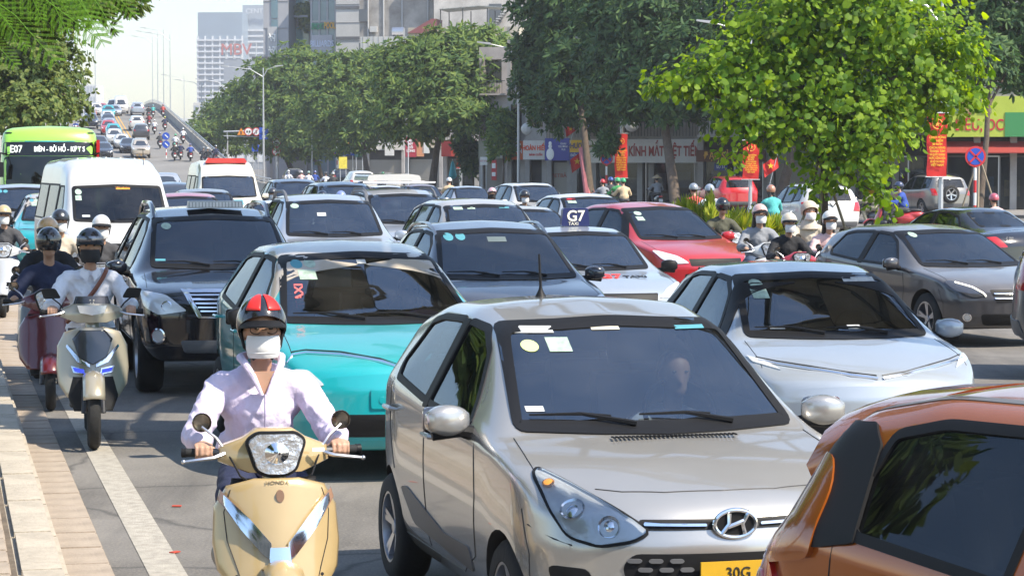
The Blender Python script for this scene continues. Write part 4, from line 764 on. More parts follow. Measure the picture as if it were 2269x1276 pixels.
# ---------------------------------------------------------------- silver hatchback (front)
def make_silver_hatch():
    P = variant(scale_spec(HATCH, 1., 1., 1.028), plate=(0, .50, .33, .165, YPLATE, '30G\n271.64'), fseams=HATCH['fseams']+[[(-.52, .33), (-.42, .265), (-.25, .205), (0, .18), (.25, .205), (.42, .265), (.52, .33)]], ffseams=[[(-.79, .70), (-.72, .66), (-.66, .64)], [(.79, .70), (.72, .66), (.66, .64)]],
        patches=[('headlight', [(.36, .705), (.43, .668), (.56, .645), (.665, .675), (.715, .775), (.735, .895), (.705, .915), (.62, .872), (.48, .785)], 'f', LAMPC, .010, True, .03),
                 ('grille', [(-.40, .71), (.40, .71), (.40, .752), (-.40, .752)], 'f', BLACK, .004, False), ('lower_grille', [(-.40, .34), (.40, .34), (.475, .56), (.43, .615), (-.43, .615), (-.475, .56)], 'f', BLACK, .004, False, .05),
                 ('fog_pocket', [(.56, .42), (.72, .46), (.74, .55), (.60, .545)], 'f', BLACK, .004, True, .03),
                 ('side_cladding', [(1.35, .34), (2.6, .40), (2.85, .56), (2.7, .58), (1.9, .45), (1.38, .46)], 'L', GREYP, .006, True, .05)], wsglass=GL_CLEAR)
    s = build_car('hatchback_car', P, 'silver grey hatchback with oval chrome badge and driver in white', res=1.5)
    lens = round_poly([(.36, .705), (.43, .668), (.56, .645), (.665, .675), (.715, .775), (.735, .895), (.705, .915), (.62, .872), (.48, .785)], .03, 3)
    for pl in (lens, mirrored(lens)):
        s.part('headlight_lens', s.patch(pl, 'f', .022, .05, .014), GL_LAMP); s.part('headlight_rim', s.ring(inset_poly(pl, -.012), pl, 'f', .008, .05, .012), BLACK)
    for sx in (-1, 1):
        for x, z, r in ((.64, .78, .055), (.515, .72, .048)):
            h, n = s.hit(sx*x, z, 'f', .006); g = MB(); g.lathe([(r, .008), (r*.7, -.002), (r*.35, .006), (0, .01)], 18, n.to_track_quat('Z', 'Y').to_matrix(), h); s.part('headlight_bowl', g, CHROME)
        h, n = s.hit(sx*.695, .865, 'f', .012); g = MB(); g.lathe([(.028, .006), (.02, .01), (0, .012)], 14, n.to_track_quat('Z', 'Y').to_matrix(), h); s.part('indicator', g, AMBER)
    for sx in (-1, 1): strips(s, 'chrome_bar', [[(sx*.12, .722), (sx*.38, .727), (sx*.38, .738), (sx*.12, .733)]], 'f', CHROME, .014)
    y = s.hit(0, .73, 'f', 0)[0].y; c = Vector((0, y-.012, .735))
    g = MB(); g.prism(disc(0, 0, .092, 24, .058), -.01, .005, 'y', c); s.part('badge_plate', g, BLACK); g = MB(); g.tube([c+Vector((.092*math.cos(t), -.012, .058*math.sin(t))) for t in np.linspace(0, 2*math.pi, 29)], .010, 8, False)
    for sx in (-1, 1): g.tube([c+Vector((sx*.052-.010, -.014, -.042)), c+Vector((sx*.030, -.018, 0)), c+Vector((sx*.042+.014, -.014, .044))], [.010, .009, .010], 6)
    g.tube([c+Vector((-.034, -.016, -.012)), c+Vector((0, -.020, .0)), c+Vector((.036, -.016, .012))], .010, 6); s.part('badge', g, CHROME)
    for i in range(7):                                         # honeycomb bars of the lower grille
        z = .365+i*.037; wmax = .36+.1*min(1, i/5)
        for k in range(-5, 6):
            x = (k+.5*(i % 2))*.085
            if abs(x) < wmax-.02 and not (abs(x) < .2 and .39 < z < .61): strips(s, 'grille_bar', [[(x-.032, z), (x-.022, z-.010), (x+.022, z-.010), (x+.032, z), (x+.022, z+.008), (x-.022, z+.008)]], 'f', GREYP, .014)
    y0 = s.hit(0, 1.021, 'f', 0)[0].y; g = MB()
    for k in range(30): g.box((-.28+k*.02, y0-.05, 1.018), (.009, .05, .006))
    s.part('cowl_vent', g, BLACK, False)['kind'] = 'stuff'
    sticker(s, -.42, 1.445, .20, .030, STICKW, name='paper_strip'); sticker(s, -.06, 1.455, .14, .028, mat('visor_tag', (.55, .5, .4), .5)); oval_sticker(s, -.46, 1.375, .042, .026, mat('sticker_yg', (.62, .72, .28), .5)); sticker(s, -.32, 1.38, .11, .062, STICK); sticker(s, -.55, 1.115, .085, .022, STICKW); sticker(s, .38, 1.445, .16, .016, STICKB)
    h = s.hit(-.12, 2.62, 't', 0)[0]; g = MB(); g.lathe([(.03, 0), (.024, .012), (.012, .035), (.009, .05)], 10, None, h); g.tube([h+Vector((0, 0, .045)), h+Vector((0, .03, .22))], [.008, .006], 6); s.part('antenna', g, BLACK)
    put(s.e, 1634, 10.2, 15); return s
s_silver = make_silver_hatch()
def front(kh=1., kw=1., lamp=LAMPC, grille=True, low=True):
    """plain front: lamps, grille, lower intake for the hatch and crossover shapes"""
    f = lambda pl: [(a*kw, b*kh) for a, b in pl]
    r = [('headlight', f([(.42, .70), (.62, .69), (.74, .75), (.79, .87), (.74, .87), (.55, .80)]), 'f', lamp, .010, True, .03)]
    if grille: r.append(('grille', f([(-.40, .66), (.40, .66), (.42, .76), (-.42, .76)]), 'f', BLACK, .005, False))
    if low: r += [('lower_grille', f([(-.45, .36), (.45, .36), (.5, .55), (-.5, .55)]), 'f', BLACK, .005, False, .04)]
    return r
def back(kh=1., kw=1.):
    f = lambda pl: [(a*kw, b*kh) for a, b in pl]
    return [('tail_lamp', f([(.46, .80), (.76, .78), (.77, .98), (.60, .99)]), 'r', RED, .012, True, .03), ('rear_bumper', f([(-.6, .34), (.6, .34), (.6, .46), (-.6, .46)]), 'r', BLACK, .01, False, .03)]
# ---------------------------------------------------------------- turquoise taxi crossover
def make_teal(label, hero=True, res=1.2):
    kh = 1.06; P = variant(CROSS, paint=TEAL, wsglass=GL_CLEAR, handle_mat=TEAL, mirror_mat=BLACK, plate=(0, .60, .33, .165, YPLATE, '30E\n508.21'),
        patches=[('roof_panel', [(-.60, 2.0), (.60, 2.0), (.63, 2.6), (.60, 3.75), (-.60, 3.75), (-.63, 2.6)], 't', ROOFTAUPE, .005, False, .08), ('front_pillar', [(1.36, 1.055), (1.50, 1.06), (1.88, 1.41), (2.12, 1.525), (1.98, 1.545), (1.80, 1.47)], 'L', ROOFTAUPE, .006, True, .02),
                 ('headlight', [(.60, .70), (.72, .68), (.80, .74), (.80, .80), (.70, .80)], 'f', LAMPC, .012, True, .03), ('lower_grille', [(-.62, .34), (.62, .34), (.66, .50), (-.66, .50)], 'f', BLACK, .006, False, .05), ('bumper_panel', [(-.30, .54), (.30, .54), (.30, .68), (-.30, .68)], 'f', TEAL, .012, False, .02)])
    s = build_car('crossover_taxi', P, label, 'taxi', res=res, hero=hero)
    for sx in (-1, 1):
        g = MB(); pts = [s.hit(sx*x, z, 'f', .008)[0] for x, z in ((.04, .80), (.2, .855), (.45, .895), (.68, .905), (.78, .89), (.82, .84))]; g.tube(pts, [.010, .014, .013, .012, .01, .006], 6); s.part('light_strip', g, CHROME)
        g = MB(); pts = [s.hit(sx*x, z+.02, 'f', .003)[0] for x, z in ((.04, .80), (.2, .855), (.45, .895), (.68, .905), (.78, .89))]; g.tube(pts, .006, 5); s.part('bonnet_seam', g, INK)
    h, n = s.hit(-.22, .60, 'f', .013); g = MB(); g.lathe([(.028, 0), (.026, .003), (0, .004)], 14, n.to_track_quat('Z', 'Y').to_matrix(), h); s.part('tow_cap', g, TEAL)
    z0 = 1.055*kh
    oval_sticker(s, -.50, 1.475, .045, .032, STICKB); oval_sticker(s, -.40, 1.48, .045, .032, STICK); sticker(s, -.44, 1.40, .13, .07, STICK); sticker(s, .0, 1.49, .07, .03, STICKW)
    if hero:
        h = s.hit(-.545, 1.25, 'f', .012)[0]; letters('TAXI', .09, mat('taxi_red', (.7, .06, .06), .5), s.e, h, 0, .002, 60, 1., .002, roll=math.pi/2)
        for x, m, w_ in ((-.25, mat('towel', (.75, .68, .45), .9), .16), (.42, mat('purple_cloth', (.25, .08, .4), .9), .14), (.62, mat('lime_cloth', (.5, .7, .2), .9), .08)):
            y = P['cabin'][0]+.35; g = MB(); g.ell((x, y, 1.10), (w_, .1, .035)); s.part('dashboard_cloth', g, m)
    return s
s_teal = make_teal('turquoise taxi crossover with TAXI lettering, behind the rider in the red and black helmet'); put(s_teal.e, 916, 17.0, 15)
# ---------------------------------------------------------------- white crossover with black pillars
def make_white():
    B = scale_spec(HATCH, 1.06, 1.035, .968, rw=.31, sig=.06); P = variant(B, paint=PWHITE, wsglass=glass('glass_dark_ws', (.10, .12, .15), 2.1), mirror_mat=PWHITE, patches=[('headlight', [(.64, .79), (.80, .835), (.81, .87), (.72, .845)], 'f', LAMPC, .010, True, .01), ('lower_grille', [(-.6, .31), (.6, .31), (.62, .46), (-.62, .46)], 'f', BLACK, .006, False, .05)],
        pillars=B['pillars']+[[(1.26, .93), (1.48, .985), (1.86, 1.33), (1.74, 1.34)], [(3.2, 1.07), (3.42, 1.1), (3.32, 1.28), (3.1, 1.33)]])
    s = build_car('crossover_car', P, 'white crossover with black pillars and a steel lattice mirrored in its windscreen', res=1.3); dz = -.06
    for sx in (-1, 1):
        g = MB(); pts = [s.hit(sx*x, z, 'f', .008)[0] for x, z in ((.02, .745), (.2, .765), (.45, .80), (.64, .825), (.76, .845))]; g.tube(pts, [.011, .011, .010, .009, .005], 6); s.part('light_strip', g, CHROME)
        g = MB(); pts = [s.hit(sx*x, z+.020, 'f', .003)[0] for x, z in ((.02, .745), (.2, .765), (.45, .80), (.64, .825), (.76, .845))]; g.tube(pts, .005, 5); s.part('bonnet_seam', g, INK)
    oval_sticker(s, -.46, 1.33, .05, .03, STICK); sticker(s, -.46, 1.26, .12, .065, STICK); sticker(s, -.44, 1.03, .11, .022, STICKW); sticker(s, .14, 1.03, .10, .03, STICKW); sticker(s, .36, 1.355, .26, .03, STICKW)
    put(s.e, 1860, 18.0, 9, 1.1); return s
s_white = make_white()
# ---------------------------------------------------------------- black SUV with light bar
def make_suv():
    P = variant(SUV, wsglass=glass('glass_suv', (.035, .04, .05), 1.9), plate=None, patches=[('headlight', [(.47, .84), (.74, .80), (.86, .88), (.88, 1.02), (.66, .985)], 'f', LAMPC, .012, True, .03), ('grille', [(-.33, .80), (.33, .80), (.46, 1.0), (-.46, 1.0)], 'f', BLACK, .006, False), ('lower_grille', [(-.5, .44), (.5, .44), (.54, .56), (-.54, .56)], 'f', GREYP, .006, False, .03)])
    s = build_car('suv_car', P, 'black SUV with roof rails and an LED light bar, behind the white shirted rider', res=1.2)
    for i in range(5): z = .83+i*.036; wd = .33+.13*(z-.80)/.2; strips(s, 'grille_bar', [[(-wd, z), (wd, z), (wd, z+.014), (-wd, z+.014)]], 'f', CHROME, .016)
    for sx in (-1, 1): strips(s, 'grille_side', [[(sx*.33, .775), (sx*.37, .775), (sx*.52, 1.03), (sx*.46, 1.03)]], 'f', CHROME, .02)
    strips(s, 'grille_top', [[(-.5, 1.0), (.5, 1.0), (.52, 1.03), (-.52, 1.03)], [(-.34, .775), (.34, .775), (.34, .79), (-.34, .79)]], 'f', CHROME, .02)
    round_lamp(s, .74, .60, .075); round_lamp(s, .66, .88, .055, 'headlight_bowl'); rails(s, PBLACK, .60, 2.3, 4.1, .10, .028)
    h = s.hit(.05, 2.45, 't', 0)[0]; g = MB(); g.box(h+Vector((0, 0, .055)), (.58, .17, .075), 0, None, .96); bar = s.part('light_bar', g, mat('bar_grey', (.42, .43, .44), .35, .3), False)
    for k in range(16): g = MB(); g.box(h+Vector((-.26+k*.0345, -.087, .055)), (.024, .01, .05)); s.part('diode', g, WHITEP, False, bar)
    oval_sticker(s, -.50, 1.60, .05, .032, STICK); sticker(s, -.60, 1.27, .10, .02, STICKB)
    put(s.e, 525, 23.3, 13); return s
s_suv = make_suv()
# ---------------------------------------------------------------- navy crossover behind the silver hatch
def make_navy():
    P = variant(CROSS, paint=PNAVY, wsglass=glass('glass_navy', (.05, .06, .065), 1.9), patches=front(1.06, 1.05)); s = build_car('crossover_car', P, 'dark navy crossover with curved roof rails, behind the silver hatchback', res=1.1)
    rails(s, PNAVY, .60, 2.0, 3.7, .05, .02); oval_sticker(s, -.50, 1.475, .05, .04, STICKB); oval_sticker(s, -.375, 1.48, .05, .04, STICKB); sticker(s, .0, 1.45, .2, .05, mat('dash_cam', (.12, .15, .15), .4))
    put(s.e, 1130, 25.0, 13, 1.15); return s
s_navy = make_navy()
# ---------------------------------------------------------------- white taxi sedan with roof sign
def make_taxi():
    P = variant(SEDAN, paint=PWHITE, wsglass=GL_CLEAR, mirror_mat=BLACK, patches=front(.93, 1.06)); s = build_car('taxi_car', P, 'white taxi sedan with a dark blue roof sign and red bonnet lettering', 'taxi', res=1.1)
    h = s.hit(0, 2.55, 't', 0)[0]; BLU = mat('sign_blue', (.012, .02, .10), .3); g = MB(); g.prism(round_poly([(-.185, 0), (.185, 0), (.165, .23), (-.165, .23)], .03), -.05, .05, 'y', h); sg = s.part('roof_sign', g, BLU)
    letters('G7', .19, mat('cream_ink', (.85, .8, .65), .5), sg, h+Vector((0, -.055, .125)), 0, .003, bold=.004); letters('TAXI', .06, mat('cream_ink', (.85, .8, .65), .5), sg, h+Vector((-.03, -.055, .03)), 0, .003)
    h, n = s.hit(-.02, .65, 't', .012); tl = math.degrees(math.acos(n.z)); letters('G7', .21, mat('red_letters', (.75, .05, .04), .5), s.e, h, 0, .004, 14, 1.15, .006); h, n = s.hit(.30, .66, 't', .012); letters('TAXI', .11, INK, s.e, h, 0, .004, 14, 1.2, .003)
    letters('059', .08, STICKW, s.e, s.hit(-.50, 1.22, 'f', .01)[0], 0, .002, 35); put(s.e, 1328, 30.0, 12, 1.25); return s
s_taxi = make_taxi()
# ---------------------------------------------------------------- red hatch
P = variant(CROSS, paint=PRED, wsglass=glass('glass_red', (.12, .14, .15), 1.9), patches=front(1.06, 1.07), pillars=CROSS['pillars']+[[(1.32, 1.03), (1.56, 1.08), (1.98, 1.46), (1.84, 1.46)]])
s_red = build_car('hatchback_car', P, 'bright red hatchback with black pillars, beside the palm planting', res=1.); oval_sticker(s_red, -.45, 1.46, .06, .03, STICK); put(s_red.e, 1510, 38, 24, 1.2); sticker(s_red, -.47, 1.38, .12, .06, STICK)
# ---------------------------------------------------------------- dark grey hatch, five spoke wheels
def make_grey():
    P = scale_spec(HATCH, 4.3/3.77, 1.78/1.66, .955, rw=.325, paint=PGREY, wsglass=glass('glass_grey', (.10, .12, .13), 1.9), sig=.07,
        patches=[('headlight', [(.46, .64), (.62, .615), (.78, .70), (.83, .80), (.76, .81), (.60, .745)], 'f', mat('dark_lamp', (.12, .12, .13), .12, .6, coat=1.), .012, True, .03), ('grille', [(-.36, .56), (.36, .56), (.42, .71), (-.42, .71)], 'f', BLACK, .006, False), ('lower_grille', [(-.5, .28), (.5, .28), (.55, .42), (-.55, .42)], 'f', BLACK, .006, False, .05)])
    s = build_car('hatchback_car', P, 'dark grey hatchback with five spoke wheels and daytime light strips', res=1.3)
    for sx in (-1, 1):
        pts = [(.48, .63), (.50, .665), (.60, .735), (.76, .80)]; g = MB(); g.tube([s.hit(sx*(Vector(pts[k]).lerp(Vector(pts[k+1]), j/5)).x, (Vector(pts[k]).lerp(Vector(pts[k+1]), j/5)).y, 'f', .016)[0] for k in range(3) for j in range(5)], .009, 6)
        s.part('daylight_strip', g, mat('led', (1, .95, .8), .3, emit=1.2))
        round_lamp(s, .68, .38, .055) if sx == 1 else None
    for z in (.60, .655): strips(s, 'grille_bar', [[(-.38, z), (.38, z), (.39, z+.016), (-.39, z+.016)]], 'f', CHROME, .016)
    oval_sticker(s, -.46, 1.33, .05, .03, STICK); put(s.e, 2158, 30.8, 20, 1.2); return s
s_grey = make_grey()
# ---------------------------------------------------------------- orange hatch, rear quarter
def make_orange():
    P = variant(HATCH, paint=ORANGE, pillar_off=.012, top=HATCH['top'][:6]+[(1.8, 1.50), (2.25, 1.565), (2.9, 1.555), (3.3, 1.48), (3.48, 1.26), (3.66, 1.04), (3.77, .95)], side=[HATCH['side'][0], [(2.34, 1.03), (3.02, 1.09), (3.08, 1.2), (3.02, 1.40), (2.8, 1.45), (2.30, 1.46)]], sideglass=GL_TINT, trim=BLACK, seams=HATCH['seams'], pillars=[[(3.0, 1.07), (3.16, 1.04), (3.46, 1.0), (3.50, 1.12), (3.36, 1.40), (3.14, 1.42), (3.06, 1.36)]],
        patches=[('quarter_fin', [(3.19, 1.0), (3.50, .94), (3.60, 1.0), (3.46, 1.18), (3.37, 1.30), (3.27, 1.31), (3.20, 1.22)], 'L', ORANGE, .020, True, .05), ('tail_lamp', [(3.36, .80), (3.62, .78), (3.70, .90), (3.60, 1.0), (3.42, .96)], 'L', RED, .02, True, .05), ('tail_lamp_rear', [(.46, .78), (.76, .78), (.74, 1.0), (.56, 1.0)], 'r', RED, .015, True, .03), ('roof_strip', [(-.50, 1.9), (-.46, 1.9), (-.46, 3.3), (-.50, 3.3)], 't', GREYP, .003, False, .008), ('roof_strip', [(.46, 1.9), (.50, 1.9), (.50, 3.3), (.46, 3.3)], 't', GREYP, .003, False, .008), ('rear_light_inner', [(3.46, .82), (3.58, .81), (3.62, .89), (3.5, .92)], 'L', mat('pink_lens', (.75, .35, .3), .12, coat=1.), .026, True, .03)])
    s = build_car('hatchback_car', P, 'orange hatchback at the lower right, seen from its rear quarter', res=1.5)
    V = []; g = MB(); n = 13                                     # roof spoiler, rounded down at its ends
    for i in range(n):
        x = -.60+1.2*i/(n-1); e2 = (abs(x)/.60)**4; zt = s.hit(x*.93, 3.16, 't', 0)[0].z; zz = zt-.13*e2
        V += [(x, 3.12, zz+.016), (x*1.01, 3.36, zz-.005), (x*1.01, 3.52-.05*e2, zz-.05), (x, 3.50-.05*e2, zz-.09), (x*.95, 3.22, zz-.16)]
    Fc = [(i*5+k, i*5+(k+1) % 5, (i+1)*5+(k+1) % 5, (i+1)*5+k) for i in range(n-1) for k in range(5)]+[tuple(range(5)), tuple(range(5*n-1, 5*n-6, -1))]
    g.add(V, Fc); s.part('roof_spoiler', g, ORANGE, 75)
    put(s.e, 1962, 8.6, 33, s.L); return s
s_orange = make_orange()
# ---------------------------------------------------------------- the queue behind: each vehicle of its own
def mid(name, P, label, px, Y, deg, at_y=0., cat='car', res=.7, fr=None, **k):
    d = dict(interior=True); d.update(k); P = variant(P, **d)
    if not P.get('patches'): P['patches'] = fr or []
    s = build_car(name, P, label, cat, res=res, hero=False); put(s.e, px, Y, deg, at_y); return s
SF = [('headlight', [(.50, .86), (.80, .84), (.86, 1.0), (.68, .99)], 'f', LAMPC, .012, True, .03), ('grille', [(-.42, .82), (.42, .82), (.44, 1.0), (-.44, 1.0)], 'f', BLACK, .006, False)]
def rear_dress(kh=1., kw=1.): return [('tail_lamp', [(.62*kw, .95*kh), (.84*kw, .93*kh), (.85*kw, 1.22*kh), (.70*kw, 1.22*kh)], 'r', RED, .012, True, .03), ('rear_bumper', [(-.75*kw, .46*kh), (.75*kw, .46*kh), (.75*kw, .62*kh), (-.75*kw, .62*kh)], 'r', GREYP, .012, False, .03)]
s = mid('suv_car', SUV, 'silver white SUV with tall roof rails and clear windscreen, behind the black SUV', 745, 35.3, 12, 1.35, fr=SF, paint=PSILVB, wsglass=GL_CLEAR, res=.9); rails(s, GREYP, .60, 2.3, 4.1, .10, .026); oval_sticker(s, -.52, 1.62, .06, .035, STICK); sticker(s, -.15, 1.5, .13, .05, STICKW)
MPV = scale_spec(SUV, 1., .97, .95)
s = mid('minivan_car', MPV, 'champagne people carrier with dusty pale roof, behind the dark navy crossover', 1090, 36.8, 14, 1.6, fr=SF, paint=PGOLD, wsglass=GL_CLEAR, res=.9); sticker(s, -.42, 1.56, .14, .04, STICK); sticker(s, -.22, 1.57, .12, .04, STICK); sticker(s, .3, 1.57, .16, .02, STICKB)
s = mid('suv_car', SUV, 'light silver SUV carrying a white roof box on cross bars', 905, 43, 13, 1.6, fr=SF, paint=PSILVB, wsglass=GL_CLEAR); rails(s, GREYP, .62, 2.2, 4.0, .08, .022)
for y in (2.5, 3.5): g = MB(); g.tube([(-.66, y, 1.90), (.66, y, 1.90)], .022, 6); s.part('cross_bar', g, ALLOY)
g = MB(); g.prism(round_poly([(-.55, 1.93), (.45, 1.93), (.42, 2.03), (.2, 2.06), (-.52, 2.04)], .04), 2.7, 4.2, 'y'); s.part('roof_box', g, DUSTY, True)
s = mid('passenger_van', VAN, 'tall dusty white passenger van with an orange card in its windscreen', 283, 40.5, 17, 0, 'van', paint=DUSTY, wsglass=glass('glass_van', (.16, .2, .22), 1.6), res=1., patches=[('headlight', [(.62, .78), (.88, .76), (.93, .98), (.74, .96)], 'f', LAMPC, .012, True, .03), ('grille', [(-.5, .78), (.5, .78), (.52, .92), (-.52, .92)], 'f', BLACK, .006, False)])
oval_sticker(s, -.66, 1.76, .055, .05, STICK); sticker(s, -.67, 1.66, .1, .08, STICK); sticker(s, -.58, 1.36, .13, .035, STICKW); sticker(s, .10, 1.83, .24, .055, mat('orange_card', (.8, .3, .02), .5), name='orange_card'); letters('XE HỢP ĐỒNG', .042, INK, s.e, s.hit(.10, 1.83, 'f', .014)[0], 0, .002, 46)
for k in range(5): g = MB(); h0 = s.hit(-.5+k*.25, 2.6, 't', .004)[0]; h1 = s.hit(-.5+k*.25, 5.0, 't', .004)[0]; g.tube([h0, h1], .018, 4); s.part('roof_rib', g, DUSTY)
g = MB(); h = s.hit(.55, 1.9, 't', 0)[0]; g.tube([h, h+Vector((0, .05, .28))], .006, 5); s.part('antenna', g, BLACK)
s = mid('ambulance_van', VAN, 'cream ambulance van with a red light bar on its roof', 515, 70, 12, 0, 'van', paint=PCREAM, patches=[('headlight', [(.62, .78), (.88, .76), (.93, .98), (.74, .96)], 'f', LAMPC, .012, True, .03)])
h = s.hit(0, 1.95, 't', 0)[0]; g = MB(); g.prism(round_poly([(-.62, 0), (.62, 0), (.55, .14), (-.55, .14)], .05), -.14, .14, 'y', h); s.part('light_bar', g, mat('siren_red', (.55, .03, .03), .3, coat=1.), True)
sticker(s, .1, 1.12, .5, .14, STICKB, off=.01)
mid('crossover_car', CROSS, 'dark grey crossover between the white van and the ambulance', 470, 57, 12, 0, fr=front(1.06, 1.05), paint=PGREY, wsglass=GL_CLEAR)
mid('hatchback_car', CROSS, 'red hatchback half hidden behind the black SUV light bar', 432, 49, 12, 0, fr=front(1.06, 1.05), paint=PRED)
mid('minivan_car', scale_spec(MPV, 1., 1.02, 1.06), 'black people carrier with a leafy reflection, behind the silver white SUV', 775, 59, 14, 1.5, fr=SF, paint=PBLACK, wsglass=GL_CLEAR)
mid('sedan_car', SEDAN, 'white sedan seen past the helmets behind the silver white SUV', 628, 52, 12, 1.2, fr=front(.93, 1.05), paint=DUSTY)
mid('suv_car', SUV, 'dark blue SUV with roof rails behind the white sedan', 662, 72, 12, 1.4, fr=SF, paint=PNAVY)
mid('sedan_car', SEDAN, 'silver sedan farthest back beside the ambulance', 655, 88, 12, 1.4, fr=front(.93, 1.05), paint=PSILVB)
mid('sedan_car', SEDAN, 'beige roofed sedan between the champagne people carrier and the blue roof sign', 1195, 45, 15, 1.3, fr=front(.93, 1.05), paint=PGOLD, wsglass=GL_CLEAR)
s = mid('crossover_car', scale_spec(CROSS, 1.06, 1.03, .985), 'white crossover with red tape on its windscreen top, behind the red hatchback', 1335, 51, 15, 1.2, fr=front(1.05, 1.05), paint=DUSTY, wsglass=GL_CLEAR, res=.9); sticker(s, -.45, 1.49, .2, .03, REDINK); sticker(s, -.45, 1.43, .18, .05, STICK)
s = mid('suv_car', scale_spec(SUV, 1., 1., .94), 'white SUV with a dark sunroof in the middle of the queue', 1200, 71, 15, 1.4, fr=SF, paint=DUSTY, wsglass=GL_CLEAR); sticker(s, 0, 2.9, .8, .7, GL_TINT, 't', 'sunroof')
mid('sedan_car', SEDAN, 'silver blue sedan beside the white SUV with sunroof', 1052, 86, 14, 1.3, fr=front(.93, 1.05), paint=PSILVB, wsglass=GL_CLEAR)
mid('sedan_car', SEDAN, 'maroon sedan roof behind the roof box', 945, 92, 13, 1.3, fr=front(.93, 1.05), paint=PMAROON)
mid('sedan_car', SEDAN, 'red roofed sedan behind the black people carrier', 800, 84, 13, 1.3, fr=front(.93, 1.05), paint=PRED)
mid('sedan_car', SEDAN, 'white roofed sedan left of the maroon sedan', 868, 88, 13, 1.3, fr=front(.93, 1.05), paint=DUSTY)
s = make_teal('turquoise taxi crossover half hidden left of the white van', False, .7); put(s.e, 130, 49, 12)
s = mid('suv_car', SUV, 'silver SUV with roof rack under the green bus', 52, 54, 12, 1.3, fr=SF, paint=PSILVB); rails(s, BLACK, .6, 2.2, 4.0, .1, .025); oval_sticker(s, -.5, 1.62, .05, .035, STICKB); oval_sticker(s, -.38, 1.62, .05, .035, STICKB)
# driving away on the right: their rears face the camera
s = mid('sedan_car', SEDAN, 'black sedan seen from behind at the right edge', 2240, 44, 207, SEDAN['L']-.6, paint=PBLACK, sideglass=GL_CLEAR, res=.9, patches=back(.95, 1.05)); letters('E 300', .07, CHROME, s.e, s.hit(.42, .90, 'r', .02)[0], math.pi, .003)
s = mid('suv_car', scale_spec(SUV, 1., 1.02, .93), 'white SUV with a V emblem on its tail, behind the leafy tree', 1846, 70, 192, SUV['L'], paint=DUSTY, res=.9, patches=rear_dress(.93, 1.02)); y = s.hit(0, 1.05, 'r', 0)[0].y
g = MB(); g.tube([(-.10, y+.02, 1.12), (0, y+.02, 1.0), (.10, y+.02, 1.12)], .018, 5); s.part('emblem', g, BLACK)
s = mid('suv_car', SUV, 'grey SUV with a spare wheel on its tailgate, parked before the shop', 2110, 99, 196, SUV['L'], paint=paint('pewter', (.22, .21, .2), .4, .3), res=.9, patches=rear_dress()); wheel(dict(rw=.37, ww=.22), s.e, (.12, SUV['L']+.06, 1.0), 1, False).rotation_euler = (0, 0, math.pi/2)
rails(s, BLACK, .62, 2.2, 4.1, .09, .025)
mid('pickup_truck', scale_spec(SUV, 1., 1., .95), 'red pickup parked before the shops, behind the orange helmet', 1640, 106, 192, SUV['L'], paint=PRED, patches=rear_dress(.95, 1.))
mid('suv_car', SUV, 'pewter grey vehicle cut off by the right edge, rear corner showing', 2243, 26.0, 78, SUV['L'], paint=paint('pewter', (.22, .21, .2), .4, .3), res=1., patches=rear_dress()+[('tail_lamp_side', [(4.42, .95), (4.6, .95), (4.6, 1.3), (4.46, 1.3)], 'L', RED, .015, True, .03)])
